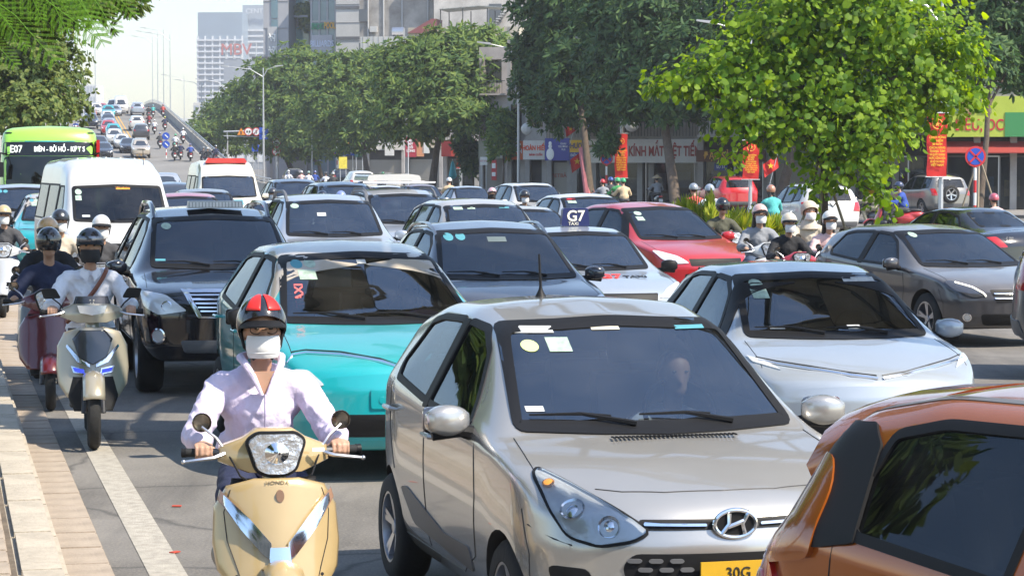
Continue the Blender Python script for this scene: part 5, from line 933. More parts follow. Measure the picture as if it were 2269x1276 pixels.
# the green bus
def make_bus():
    GRN = paint('bus_green', (.30, .62, .06), .0, .15); P = spec(L=9., W=2.5, paint=GRN, top=[(0, 2.95), (.12, 3.08), (.5, 3.16), (8.6, 3.16), (9, 3.0)], belt=[(0, 1.3), (9, 1.3)], bot=[(0, .34), (9, .34)], wb=[(0, 1.12), (.3, 1.22), (.8, 1.25), (8.7, 1.25), (9, 1.2)], wt=[(0, 1.05), (.4, 1.12), (9, 1.12)], leanf=[(.3, .02), (1, 0), (2.4, .10), (3.1, .3)], leanr=[(0, 0), (3, 0)], planf=.25, planr=.1, crown=.08, rroof=.25, Df=1.2)
    s = Car(P, .8); e = thing('city_bus', 'light green city bus with white route lettering on a black front', 'bus'); s.e = e
    s.part = lambda nm, mb, m, sm=True, par=None: mb.build(nm, m, par or e, sm)
    me = s.mesh.copy(); me.materials.append(GRN); smooth_mesh(me, 40); obj('body', me, None, e)
    s.part('windscreen', s.patch(round_poly([(-1.08, 1.0), (1.08, 1.0), (1.12, 2.2), (1.08, 2.42), (-1.08, 2.42), (-1.12, 2.2)], .1), 'f', .006, .15, .02), glass('glass_bus', (.02, .022, .025), 1.5))
    g = s.part('destination_board', s.patch(round_poly([(-1.13, 2.43), (1.13, 2.43), (1.10, 2.76), (-1.10, 2.76)], .06), 'f', .008, .15, .02), mat('board_black', (.006, .007, .008), .25)); LED = mat('white_led', (.9, .95, .9), .5, emit=.8)
    letters('E07', .25, LED, g, s.hit(-.80, 2.58, 'f', .05)[0]+Vector((0, 0, 0)), 0, .004, 90, .8, .0); letters('BIÊN - BỜ HỒ - KĐT S', .17, LED, g, s.hit(.22, 2.58, 'f', .05)[0], 0, .004, 90, .74, .002)
    s.part('trim_line', s.patch([(-1.12, 2.765), (1.12, 2.765), (1.12, 2.79), (-1.12, 2.79)], 'f', .01, .2, .02, (1, .5)), mat('bus_teal', (.05, .35, .4), .4), False)
    for sx in (-1, 1):
        s.part('marker_lamp', s.patch(disc(sx*.98, 2.98, .09, 10, .02), 'f', .01, .1, .015, (1, .5)), BLACK); g = MB(); h = s.hit(sx*1.2, 2.5, 'f', 0)[0]; g.tube([h, h+Vector((sx*.12, -.25, .02)), h+Vector((sx*.14, -.32, -.2))], .025, 6); m_ = s.part('mirror_arm', g, BLACK)
        g = MB(); g.box(h+Vector((sx*.14, -.32, -.38)), (.2, .1, .36)); s.part('mirror', g, BLACK, False, m_); s.part('side_glass', s.patch(round_poly([(.9, 1.25), (8.4, 1.25), (8.4, 2.5), (.9, 2.5)], .08), 'L' if sx < 0 else 'R', .006, .4, .02), GL_TINT)
        for y in (2.2, 7.): wheel(dict(rw=.46, ww=.28), e, (sx*1.13, y, .46), sx, False)
    h = s.hit(1.2, 2.55, 'f', 0)[0]; g = MB(); g.box(h+Vector((.09, .02, -.02)), (.08, .25, .62)); s.part('red_side_flag', g, RED, False)
    for sx, x in ((1, -.3), (1, .35)): g = MB(); g.tube([s.hit(x, 1.12, 'f', .03)[0], s.hit(x+.5, 1.3, 'f', .03)[0]], .015, 5); s.part('wiper', g, BLACK)
    put(e, 113, 59, 12); return s
s_bus = make_bus()
# ---------------------------------------------------------------- far vehicles: simpler copies
def lite(name, P, cat='car', res=.45):
    s = Car(P, res); e = thing(name, '', cat); s.part = lambda nm, mb, m, sm=True, par=None: mb.build(nm, m, par or e, sm); me = s.mesh.copy(); me.materials.append(LITEP); smooth_mesh(me, 40); obj('body', me, None, e)
    DG = mat('dark_glass', (.03, .036, .045), .06, coat=1.)
    s.part('windscreen', s.patch(round_poly(P['ws'], .05, 2), 'f', .004, .2, .01, (1, .6)), DG); s.part('rear_window', s.patch(round_poly(P['rear'], .05, 2), 'r', .004, .2, .01, (1, .6)), DG)
    for p in P['side']:
        for v in 'LR': s.part('side_window', s.patch(round_poly(p, .03, 2), v, .004, .2, .01, (1, .6)), DG)
    h = P['top'][0][1]
    for sx in (-1, 1):
        w = P['W']/2; hp = [(sx*(w-.36), h-.14), (sx*(w-.12), h-.12), (sx*(w-.06), h+.03), (sx*(w-.22), h-.0)]; s.part('headlight', s.patch(hp, 'f', .01, .2, .02, (1, .5)), LAMPC); s.part('tail_lamp', s.patch([(sx*(w-.30), h+.02), (sx*(w-.08), h), (sx*(w-.07), h+.2), (sx*(w-.2), h+.2)], 'r', .01, .2, .02, (1, .5)), RED)
        for y in P['axles']: g = MB(); g.lathe([(0, -.1), (P['rw'], -.1), (P['rw'], .1), (0, .1)], 14, Matrix.Rotation(math.pi/2, 3, 'Y'), (sx*(w-.12), y, P['rw'])); s.part('tyre', g, RUBBER, True)
    g = s.patch([(-.42, h-.18), (.42, h-.18), (.42, h-.06), (-.42, h-.06)], 'f', .006, .2, .015, (1, .5)); s.part('grille', g, BLACK); s.part('lower_intake', s.patch([(-.6, .28), (.6, .28), (.6, .42), (-.6, .42)], 'f', .006, .2, .015, (1, .5)), BLACK)
    s.part('rear_bumper', s.patch([(-.6, .3), (.6, .3), (.6, .46), (-.6, .46)], 'r', .006, .2, .015, (1, .5)), GREYP); return e
LITEP = paint('lite', (.6, .6, .6), .1, .3)
# ================================================================ trees and plants
def quads(P, A, B, name, m, parent, smooth=False):
    """leaf blades as 6-point shapes: base P, axis A (length), side B (half width); numpy arrays n x 3"""
    n = len(P); nrm = np.cross(A, B); nl = np.linalg.norm(nrm, axis=1, keepdims=True); nrm = nrm/np.maximum(nl, 1e-9); Ln = np.linalg.norm(A, axis=1, keepdims=True)
    sh = ((0, 0, 0), (.30, .85, .06), (.70, .80, .04), (1, 0, -.08), (.70, -.80, .04), (.30, -.85, .06)); V = np.empty((n, 6, 3))
    for i, (a, b, c) in enumerate(sh): V[:, i] = P+A*a+B*b+nrm*Ln*c*1.2
    me = bpy.data.meshes.new(name); idx = np.arange(n)[:, None]*6
    Fq = np.concatenate([np.stack([idx[:, 0], idx[:, 0]+1, idx[:, 0]+2, idx[:, 0]+3], 1), np.stack([idx[:, 0], idx[:, 0]+3, idx[:, 0]+4, idx[:, 0]+5], 1)])
    me.vertices.add(n*6); me.vertices.foreach_set('co', V.reshape(-1)); me.loops.add(len(Fq)*4); me.loops.foreach_set('vertex_index', Fq.reshape(-1).astype(np.int32)); me.polygons.add(len(Fq)); me.polygons.foreach_set('loop_start', np.arange(len(Fq), dtype=np.int32)*4)
    me.update(calc_edges=True); o = obj(name, me, m, parent); return o
def unit(a): return a/np.maximum(np.linalg.norm(a, axis=1, keepdims=True), 1e-9)
def whorls(lobes, ncl, per, ll, lw, droop, rng, shell=.55, low=-.9):
    """clusters of leaflets radiating from points spread through ellipsoid lobes (cx, cy, cz, rx, ry, rz)"""
    vol = np.array([l[3]*l[4]*l[5] for l in lobes])**.75; pick = rng.choice(len(lobes), ncl, p=vol/vol.sum()); L = np.array(lobes)[pick]
    d = unit(rng.normal(size=(ncl, 3))); d[:, 2] = np.where(d[:, 2] < low, -d[:, 2], d[:, 2]); r = shell+(1-shell)*rng.random((ncl, 1))**.6; r = r*(1+.12*rng.normal(size=(ncl, 1)))
    cpos = L[:, :3]+d*r*L[:, 3:]; out = unit(d*np.array([1, 1, .6])+np.array([0, 0, .45])); P = np.repeat(cpos, per, 0); O = np.repeat(out, per, 0); k = len(P)
    a = unit(rng.normal(size=(k, 3))); a = unit(a-O*(a*O).sum(1, keepdims=True)*.75); a = unit(a+O*.25+np.array([0, 0, -droop])); sz = ll*(.65+.7*rng.random((k, 1)))
    b = unit(np.cross(a, O+.35*rng.normal(size=(k, 3)))); return P+a*sz*.15, a*sz, b*sz*lw
BARK = mat('bark', (.10, .075, .055), .95, bump=.8, bscale=18, var=.3, vscale=6); BARKG = mat('bark_grey', (.17, .15, .12), .95, bump=.7, bscale=18, var=.3, vscale=6)
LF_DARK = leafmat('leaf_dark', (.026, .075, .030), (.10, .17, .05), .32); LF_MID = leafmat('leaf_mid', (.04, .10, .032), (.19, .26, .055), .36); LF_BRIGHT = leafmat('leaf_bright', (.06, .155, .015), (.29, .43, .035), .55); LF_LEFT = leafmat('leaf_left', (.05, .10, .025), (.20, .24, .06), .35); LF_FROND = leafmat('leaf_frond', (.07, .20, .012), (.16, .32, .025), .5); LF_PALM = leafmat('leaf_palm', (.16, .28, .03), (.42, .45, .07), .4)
def limbs(base, top, r0, ends, rng, m, e, bend=.3, name='trunk'):
    g = MB(); b, t = Vector(base), Vector(top); mid = b.lerp(t, .5)+Vector((rng.normal()*bend, rng.normal()*bend, 0)); pts = [b+Vector((0, 0, -.1)), b.lerp(mid, .5), mid, mid.lerp(t, .6), t]; g.tube(pts, [r0*1.25, r0, r0*.85, r0*.75, r0*.65], 9); g.build(name, m, e, True)
    for k, q in enumerate(ends):
        q = Vector(q); s0 = mid.lerp(t, rng.uniform(.35, 1.)); md = s0.lerp(q, .5)+Vector((rng.normal()*.2, rng.normal()*.2, .25)); g = MB(); g.tube([s0, md, q], [r0*.5, r0*.32, r0*.10], 6); g.build('limb', m, e, True)
def tree(label, base, lobes, leaf, ncl, per, ll, lw, r0, droop=.35, bark=BARK, seed=1, split=.45, shell=.5, name='street_tree', bend=.3):
    rng = np.random.default_rng(seed); bx, by, bz = base; e = thing(name, label, 'tree', base); L = [(l[0]-bx, l[1]-by, l[2]-bz, *l[3:]) for l in lobes]; zc = min(l[2]-l[5] for l in L); cx = sum(l[0] for l in L)/len(L); cy = sum(l[1] for l in L)/len(L); zt = max(l[2] for l in L)
    limbs((0, 0, 0), (cx*.6, cy*.6, max(zc+.8, zt*split+zc*(1-split))), r0, [(l[0]+rng.normal()*.4, l[1]+rng.normal()*.4, l[2]+l[5]*.25) for l in L for _ in range(2)], rng, bark, e, bend)
    P, A, B = whorls(L, ncl, per, ll, lw, droop, rng, shell); quads(P, A, B, 'crown', leaf, e)['kind'] = 'stuff'; return e
def lobe(px, py, Y, rx, rz_, ry=None, dy=0.): p = at(px, py, Y); return (p.x, p.y+dy, p.z, rx, ry or rx, rz_)
def base_at(px, Y, z=.13): return (X_at(px, Y), Y, z)
tree('dense dark tree at the left end of the street row, above the traffic sign gantry', base_at(660, 262), [lobe(600, 220, 262, 4.2, 4.4), lobe(660, 190, 262, 4.4, 4.2), lobe(550, 262, 262, 3.2, 3.4), lobe(520, 240, 268, 2.2, 3.), lobe(680, 285, 258, 4.2, 3.6), lobe(630, 300, 260, 3., 2.6)], LF_MID, 2300, 11, .55, .17, .3, seed=11)
tree('dark leafy tree with a leaning trunk, above the white car', base_at(820, 222), [lobe(770, 180, 228, 3.4, 3.), lobe(830, 165, 228, 3.4, 2.6), lobe(740, 240, 226, 3.4, 3.4), lobe(820, 250, 224, 3.6, 3.2), lobe(870, 230, 226, 3., 3.2), lobe(780, 300, 224, 2.6, 1.8)], LF_MID, 2300, 11, .5, .17, .25, seed=12, bend=.5)
tree('broad tree with sunlit crown before the terrace house', base_at(955, 170), [lobe(905, 160, 172, 2.6, 2.4), lobe(985, 122, 172, 2.9, 1.9), lobe(1060, 118, 172, 2.8, 1.9), lobe(1010, 195, 170, 3.4, 2.9), lobe(915, 245, 170, 2.8, 2.6), lobe(1090, 210, 170, 2.4, 3.), lobe(1000, 255, 168, 2.9, 1.5), lobe(1125, 145, 172, 1.6, 1.8)], LF_MID, 2600, 11, .46, .18, .26, seed=13)
tree('tall dark tree with a pink painted trunk', base_at(1310, 126), [lobe(1225, 60, 134, 2.4, 3.), lobe(1200, 160, 134, 1.8, 2.6), lobe(1260, 230, 132, 2.2, 1.8), lobe(1290, 40, 132, 2.4, 2.8), lobe(1300, 150, 130, 2.6, 2.8), lobe(1250, -30, 134, 2.6, 2.4)], LF_DARK, 2300, 11, .40, .18, .2, seed=14, bend=.15)
g = MB(); b_ = base_at(1310, 126); g.tube([(b_[0], b_[1], 0), (b_[0]-.19, b_[1]+.9, 1.5), (b_[0]-.36, b_[1]+1.9, 3.)], [.30, .27, .25], 10); tag(g.build('trunk_wrap', mat('pink_paint', (.50, .16, .17), .8, var=.2, vscale=3)), 'pink painted band round the lower trunk of the tall tree', 'paint band')
tree('tall dark tree before the optician shop', base_at(1500, 113), [lobe(1400, 70, 120, 2.4, 2.8), lobe(1480, 30, 118, 2.6, 2.6), lobe(1440, 170, 118, 2.4, 2.2), lobe(1530, 130, 116, 2.2, 2.4), lobe(1380, 210, 120, 1.9, 1.6), lobe(1350, 120, 122, 1.9, 2.4), lobe(1500, 220, 115, 1.8, 1.4), lobe(1370, 0, 122, 2.4, 2.2)], LF_DARK, 2500, 11, .36, .18, .24, seed=15)
tree('dark tree mass behind the bright leafy tree', base_at(1720, 112), [lobe(1640, 60, 116, 2.6, 3.), lobe(1760, 60, 114, 2.8, 3.), lobe(1880, 60, 112, 2.8, 3.), lobe(1990, 80, 110, 2.4, 2.8), lobe(1600, 190, 114, 2., 2.), lobe(1820, 190, 112, 2.6, 2.4), lobe(1950, 180, 110, 2.2, 2.)], LF_DARK, 2300, 10, .38, .18, .24, seed=16)
tree('dark tree at the right edge, propped by three poles', base_at(2168, 88), [lobe(2130, 40, 92, 1.6, 2.2), lobe(2210, 20, 92, 1.9, 2.2), lobe(2180, 130, 90, 1.2, 1.0), lobe(2270, 80, 92, 1.4, 1.8), lobe(2250, 160, 92, .9, .9)], LF_DARK, 1300, 10, .32, .18, .12, seed=17, bend=.1)
b_ = base_at(2168, 88, 0); t_ = thing('tree_stake', 'three wooden props round the right edge tree', 'tree props', b_)
for a in (.3, 2.4, 4.5): g = MB(); g.tube([(.9*math.cos(a), .9*math.sin(a), .1), (.08*math.cos(a), .08*math.sin(a), 2.3)], .035, 6); g.build('prop_pole', mat('pole_wood', (.32, .26, .18), .9), t_)
tree('young tree between the small shops', base_at(1115, 158), [lobe(1110, 285, 157, .9, 1.2), lobe(1112, 320, 157, 1., 1.), lobe(1120, 265, 157, .6, .7)], LF_MID, 260, 10, .36, .18, .07, seed=18, bend=.08)
tree('low bushy tree behind the parked grey van', base_at(1050, 175), [lobe(1045, 355, 174, 1., 1.2), lobe(1030, 320, 174, .9, 1.1)], LF_DARK, 260, 10, .36, .18, .08, seed=19, bend=.08)
tree('spindly young tree in front of the optician sign', base_at(1343, 118), [lobe(1343, 325, 118, .55, .5), lobe(1350, 305, 118, .4, .5)], LF_DARK, 120, 9, .3, .17, .05, seed=20, bend=.05)
tree('hazy tree clump beyond the flyover parapet', (X_at(480, 300), 300, 0), [lobe(450, 300, 300, 3.4, 2.4), lobe(490, 270, 302, 3., 3.4), lobe(430, 320, 305, 2.6, 1.6), lobe(520, 310, 298, 2.6, 2.4)], LF_MID, 900, 10, .55, .18, .25, seed=21)
tree('dark tree filling the gap behind the lamp posts', base_at(715, 300), [lobe(640, 300, 300, 3.4, 2.6), lobe(710, 310, 298, 3.6, 2.4), lobe(590, 310, 302, 2.6, 2.)], LF_DARK, 800, 10, .5, .18, .25, seed=22)
# the bright bauhinia on the island: round bilobed leaves in drooping sprays
def bright_tree():
    rng = np.random.default_rng(31); b_ = (X_at(1825, 47.5), 47.5, .18); e = thing('leafy_tree', 'bright yellow green tree with drooping sprays on the traffic island', 'tree', b_); bx, by, bz = b_
    LB = [lobe(1720, 60, 47.5, 1.3, 1.0), lobe(1860, 30, 47.5, 1.5, 1.1), lobe(2000, 70, 47.5, 1.4, 1.1), lobe(1620, 160, 47.2, 1.1, .75), lobe(1520, 180, 47, .75, .42), lobe(1475, 190, 47, .35, .25), lobe(1740, 190, 47.3, 1.2, .9), lobe(1880, 180, 47.5, 1.4, 1.0), lobe(2030, 190, 47.5, 1.15, .9), lobe(2120, 130, 47.5, .75, .8), lobe(2130, 215, 47.5, .6, .5), lobe(1660, 270, 47, .85, .5), lobe(1790, 290, 47, 1.0, .7), lobe(1930, 290, 47.2, 1.1, .7), lobe(1840, 370, 47, .6, .5), lobe(1920, 380, 46.8, .55, .55), lobe(1965, 445, 46.6, .32, .38), lobe(1800, 420, 46.8, .26, .4), lobe(1610, 350, 47, .32, .3), lobe(1870, -60, 47.5, 1.5, .9)]
    L = [(l[0]-bx, l[1]-by, l[2]-bz, *l[3:]) for l in LB]
    limbs((0, 0, 0), (.05, 0, 3.1), .10, [(l[0], l[1], l[2]) for l in L], rng, BARK, e, .06)
    P, A, B = whorls(L, 2000, 7, .12, .50, .6, rng, .25, -1.1); ks = .6+.9*rng.random((len(P), 1))**1.5; quads(P+rng.normal(size=P.shape)*.09, A*ks, B*ks, 'crown', LF_BRIGHT, e)['kind'] = 'stuff'; P, A, B = whorls([(l[0]-.25, l[1]+.25, l[2]-.12, l[3]*.8, l[4]*.8, l[5]*.75) for l in L if l[3] > .6], 600, 7, .12, .5, .6, rng, .15, -1.1); quads(P, A, B, 'shade_crown', LF_MID, e)['kind'] = 'stuff'  # inner leaves coloured darker to paint the shade inside the crown
    for k in range(3):
        l = L[rng.integers(len(L))]; p = Vector(l[:3])+Vector(rng.normal(size=3))*.35; p.y -= l[4]*.8; g = MB(); M = Matrix.Rotation(rng.uniform(0, 6), 3, 'X'); g.add([p+M @ Vector(q) for q in ((0, 0, 0), (.05, 0, .04), (.06, .02, .09), (0, .01, .11), (-.06, .02, .09), (-.05, 0, .04))], [(0, 1, 2, 3), (0, 3, 4, 5)]); g.build('yellow_leaf', mat('yellow_leaf', (.4, .25, .03), .7), e, fix=False)
    for a in (0.5, 2.6, 4.4): g = MB(); g.tube([(.85*math.cos(a), .85*math.sin(a), 0), (.06*math.cos(a), .06*math.sin(a), 1.9)], .03, 6); g.build('prop_pole', mat('pole_wood', (.32, .26, .18), .9), e)
bright_tree()
# left: creeper-hung tree beyond the bus, feathery fronds close by
tree('creeper hung tree with pale leaves behind the green bus', (X_at(20, 82), 84, .1), [lobe(40, 200, 84, 2.2, 1.8), lobe(110, 150, 86, 1.5, 1.6), lobe(10, 90, 84, 2.2, 2.), lobe(80, 60, 86, 1.6, 1.8), lobe(150, 235, 86, 1., .8), lobe(60, 250, 82, 1.6, .8), lobe(-80, 150, 84, 2.4, 3.), lobe(100, 230, 84, 1.2, .8), lobe(20, -20, 84, 2.4, 2.)], LF_LEFT, 3600, 9, .17, .34, .25, .5, seed=41, shell=.35)
def fronds():
    """flame-tree branch from the left: each frond a spine with paired pinnae of tiny leaflets"""
    rng = np.random.default_rng(43); Y0 = 15.5; root = at(-120, -60, Y0); e = thing('flame_tree', 'flame tree branch with bright feathery fronds reaching in at the upper left', 'tree', (root.x-1.2, Y0, .11)); o = e.location; P, A, B = [], [], []
    g = MB(); g.tube([(0, 0, -.1), (.05, .1, 2.), (.1, .1, 3.6), (.9, .0, 4.1)], [.16, .13, .11, .06], 9); g.build('trunk', BARKG, e, True)
    tips = [((-60, -30), (130, 145), 15.2), ((-40, -60), (225, 92), 15.0), ((60, -70), (150, 75), 16), ((90, -80), (215, 60), 16.5), ((140, -70), (262, 80), 17.5), ((170, -80), (300, 40), 18), ((200, -80), (325, 10), 18.5), ((120, -80), (232, 105), 17), ((30, -60), (95, 50), 17), ((-40, 10), (60, 110), 17), ((150, -90), (180, 40), 19), ((210, -90), (270, 30), 19), ((-60, -20), (20, 60), 18), ((-80, 60), (40, 150), 18.5)]
    for (s0, s1, Y) in tips:
        a, b = at(*s0, Y)-o, at(*s1, Y-.15)-o; m_ = a.lerp(b, .5)+Vector((0, 0, .06)); n = 15; up = Vector((0, -.75, .65)); g = MB(); g.tube([a, m_, b], [.006, .004, .002], 4); g.build('frond_spine', LF_FROND, e); L = (b-a).length
        for i in range(1, n):
            t = i/n; c = (a*(1-t)**2+m_*(2*t*(1-t))+b*t*t); d = ((m_-a)*(1-t)+(b-m_)*t).normalized(); side = d.cross(up).normalized(); pl = L*.22*math.sin(math.pi*(.15+.8*t))**.7
            for sg in (-1, 1):
                pd = (side*sg*.8+d*.55+Vector((0, 0, -.12))).normalized(); k = 20; ps = d*.9-pd*.3; ps.normalize()
                for j in range(k):
                    q = c+pd*pl*(j+.5)/k
                    for s2 in (-1, 1): P.append(q); A.append((ps*s2+pd*.45).normalized()*L*.016); B.append(pd*L*.0030)
    quads(np.array(P), np.array(A), np.array(B), 'leaflets', LF_FROND, e)['kind'] = 'stuff'
    LL = [(l[0]-o.x, l[1]-o.y, l[2]-o.z, *l[3:]) for l in [lobe(20, 10, 22, .55, .35), lobe(90, 20, 23, .5, .25), lobe(180, 10, 24, .5, .22), lobe(250, -10, 25, .4, .2)]]; Pq, Aq, Bq = whorls(LL, 420, 14, .10, .12, .3, rng, .3); quads(Pq, Aq, Bq, 'inner_leaflets', LF_LEFT, e)['kind'] = 'stuff'
fronds()
def palm(label, px, Y, n, ln, seed, z=.2):
    rng = np.random.default_rng(seed); e = thing('fan_palm', label, 'plant', (X_at(px, Y), Y, z))
    g = MB(); g.tube([(0, 0, -z), (0, 0, .05)], [.12, .09], 8); g.build('stem', BARK, e)
    for k in range(n):
        az = rng.uniform(0, 2*math.pi); el = rng.uniform(.6, 1.3); st = Vector((math.cos(az)*math.cos(el), math.sin(az)*math.cos(el), math.sin(el))); tip = st*ln*rng.uniform(.4, .75); P, A, B = [], [], []; side = st.cross(Vector((0, 0, 1))).normalized(); up = side.cross(st)
        for j in range(17):
            a = (j-8)/8*1.35; d = st*math.cos(a)+side*math.sin(a)+up*.12; P.append(tip); A.append(d*ln*rng.uniform(.42, .58)); B.append(side*math.cos(a)*.014-st*math.sin(a)*.014)
        o = quads(np.array(P), np.array(A), np.array(B), 'fan_leaf', LF_PALM, e); o['kind'] = 'stuff'; g = MB(); g.tube([(0, 0, 0), tip], .012, 5); g.build('leaf_stalk', LF_PALM, e)
for i, (px, Y, n, ln, lb) in enumerate(((1512, 52, 9, .75, 'yellow green fan palm left of the camouflage rider'), (1550, 49, 12, .95, 'tallest yellow green fan palm behind the red hatchback'), (1655, 47, 9, .75, 'fan palm between the camouflage rider and the pink helmet'), (1735, 46, 9, .75, 'darker fan palm behind the black hooded rider'), (1612, 46, 8, .8, 'low fan palm behind the red bonnet'))): palm(lb, px, Y, n, ln, 60+i, .62)
# balcony greenery of the recessed block
P, A, B = whorls([(2.2, -1.1, 23.2, 1.7, .7, 1.1), (2.6, -1.2, 21.6, 1.0, .5, 1.4)], 260, 8, .5, .3, 1.2, np.random.default_rng(5), .3); quads(P, A, B, 'balcony_plants', LF_MID, PLB)['kind'] = 'stuff'
P, A, B = whorls([(9, 1., 0, 5.5, 1.2, 1.2)], 200, 8, .5, .3, .3, np.random.default_rng(6), .3)

# ---- the street goes on beside and behind the camera (seen in paint and glass)
for i, (x, y, h) in enumerate(((-5.2, 6, 5.5), (-6.6, 13, 6.), (-8.2, 20, 6.), (-9.8, 27, 6.2), (-4.6, -7, 6.), (6.5, -12, 6.5))):
    tree('roadside tree outside the frame, %s along the near pavement' % ('first', 'second', 'third', 'fourth', 'fifth', 'sixth')[i], (x, y, .11), [(x, y, h, 2.1, 2.1, 1.5), (x-.6, y+.9, h+.9, 1.6, 1.6, 1.2), (x+.2, y-1., h-.6, 1.5, 1.5, 1.)], LF_MID, 330, 10, .36, .28, .14, seed=80+i)
# ================================================================ poles, signs, banners, flags
POLE = mat('pole_galvanised', (.50, .51, .52), .45, .5); SIGNW = mat('sign_white', (.75, .75, .72), .5); SIGNR = mat('sign_red', (.55, .02, .025), .5); SIGNB = mat('sign_blue_face', (.015, .07, .42), .5)
def lamp_post(label, X, Y, z0, H, arms=((-1, 2.4),), r=.11, dbl=False):
    e = thing('lamp_post', label, 'lamp post', (X, Y, z0), 0, 'street lamps'); g = MB(); g.tube([(0, 0, 0), (0, 0, H*.5), (0, 0, H)], [r, r*.8, r*.5], 8); g.build('pole', POLE, e, True); g = MB(); g.lathe([(r*1.8, 0), (r*1.8, .06), (r*1.1, .3)], 10); g.build('base', POLE, e)
    for sx, ln in arms:
        g = MB(); g.tube([(0, 0, H-.9), (sx*ln*.35, 0, H-.15), (sx*ln, 0, H+.12)], [.05, .045, .035], 6); a = g.build('arm', POLE, e, True); g = MB(); g.prism(round_poly([(sx*ln*.95, H+.06), (sx*(ln+.75), H+.2), (sx*(ln+.75), H+.27), (sx*ln*.95, H+.2)], .02), -.13, .13, 'y'); g.build('lamp_head', mat('lamp_grey', (.4, .41, .42), .5), a)
    return e
lamp_post('bright white lamp post nearest the gantry, with two arms', X_at(585, 240), 240, 0, 11.6, ((-1, 3.6), (1, 1.2))); lamp_post('white lamp post left of the gantry signs', X_at(505, 290), 290, 0, 12., ((-1, 3.), (1, 1.))); lamp_post('lamp post rising behind the flyover rail', X_at(448, 345), 345, 0, 13.8, ((-1, 3.), (1, 1.)))
lamp_post('slim lamp post beyond the flyover rail', X_at(410, 400), 400, 0, 16.5, ((-1, 3.),), .1)
for k, (px, py, Y) in enumerate(((375, 130, 352), (384, 140, 372), (393, 150, 392), (402, 175, 330))): lamp_post('flyover lamp post on the right parapet, number %s from the crest' % ('one', 'two', 'three', 'four')[k], rx(Y)+(.5 if k < 3 else .4), Y, rz(Y), 11.+(3-k)*.2, ((-1, 2.6),), .08)
for k, (px, Y, H) in enumerate(((186, 190, 9.), (150, 230, 8.), (214, 400, 12.))): lamp_post(('pale post right of the bus roof', 'pale post behind the bus roof', 'lamp post on the far left of the flyover')[k], X_at(px, Y), Y, rz(Y) if k == 2 else 0, H, ((1, 2.2),) if k == 2 else (), .13 if k < 2 else .1)
lamp_post('street lamp post before the small shops', X_at(1149, 150), 150, .13, 9.3, ((-1, 1.8),), .1); lamp_post('street lamp post carrying the banner before the optician', X_at(1377, 123), 123, .13, 8.2, ((-1, 1.6),), .09); lamp_post('street lamp post carrying the banner left of the rice shop', X_at(1020, 182), 182, .13, 9., ((-1, 1.6),), .09); lamp_post('street lamp post carrying the largest red banner', X_at(2084, 86), 86, .13, 7.8, ((-1, 1.6),), .09); lamp_post('street lamp post carrying the banner by the shutters', X_at(1662, 105), 105, .13, 8., ((-1, 1.6),), .085)
for px, Y, lb in ((905, 206, 'thin grey post by the bread shop sign'), (747, 235, 'thin grey post by the blue notice'), (692, 255, 'thin grey post behind the far riders')): lamp_post(lb, X_at(px, Y), Y, .0, 8.5, (), .06)
def banner(label, px0, px1, py0, py1, Y):
    a, b = at(px0, py1, Y), at(px1, py0, Y); W = b.x-a.x; H = b.z-a.z; e = thing('hanging_banner', label, 'banner', (a.x, Y-.16, a.z), 0, 'red banners on the lamp posts'); n = 10; V = []; Fc = []; ph = random.random()*6
    for dy in (0, .012):
        for i in range(n+1):
            for k in range(5): V.append((W*k/4+.015*math.sin(i*1.3+ph), dy+.045*math.sin(i*.9+ph)*math.sin(math.pi*i/n)+.02*math.sin(k*1.5+ph), H*i/n))
    o = (n+1)*5
    for i in range(n):
        for k in range(4): q = (i*5+k, i*5+k+1, i*5+k+6, i*5+k+5); Fc += [q, tuple(x+o for x in q[::-1])]
    for i in range(n): Fc += [(i*5, i*5+5, o+i*5+5, o+i*5), (i*5+4, o+i*5+4, o+i*5+9, i*5+9)]
    for k in range(4): Fc += [(k, o+k, o+k+1, k+1), (n*5+k, n*5+k+1, o+n*5+k+1, o+n*5+k)]
    g = MB(); g.add(V, Fc); g.build('cloth', FLAGRED, e, True)
    for z in (-.02, H+.02): g = MB(); g.tube([(-.05, .0, z), (W+.05, .0, z)], .02, 6); g.build('rod', POLE, e)
    g = MB(); g.tube([(W/2+W*.24*math.cos(t), -.07, H*.83+W*.24*math.sin(t)) for t in np.linspace(0, 2*math.pi, 17)], .018, 4, False); st = [(W/2+W*(.15 if k % 2 == 0 else .06)*math.sin(k*math.pi/5), H*.83+W*(.15 if k % 2 == 0 else .06)*math.cos(k*math.pi/5)) for k in range(10)]; g.prism(st, -.08, -.065, 'y'); g.build('emblem', GOLD, e)
    for k, t in enumerate(('CHÀO MỪNG', 'KỶ NIỆM', '80 NĂM', 'CÁCH MẠNG', 'THÁNG TÁM', 'VÀ QUỐC KHÁNH', 'NƯỚC CỘNG HÒA', 'XÃ HỘI CHỦ NGHĨA', 'VIỆT NAM')): letters(t, H*.05, FLAGY, e, (W/2, -.085, H*(.62-.055*k)), 0, .004, 90, min(.9, W*.80/(len(t)*H*.05*.66)), .002)
banner('red banner with gold text at the right, on the nearest lamp post', 2052, 2097, 252, 391, 86); banner('red banner behind the drooping leaves before the shutters', 1645, 1681, 312, 397, 105); banner('red banner with gold text before the optician sign', 1362, 1390, 297, 394, 123); banner('small red banner beside the rice shop sign', 1012, 1033, 310, 373, 182)
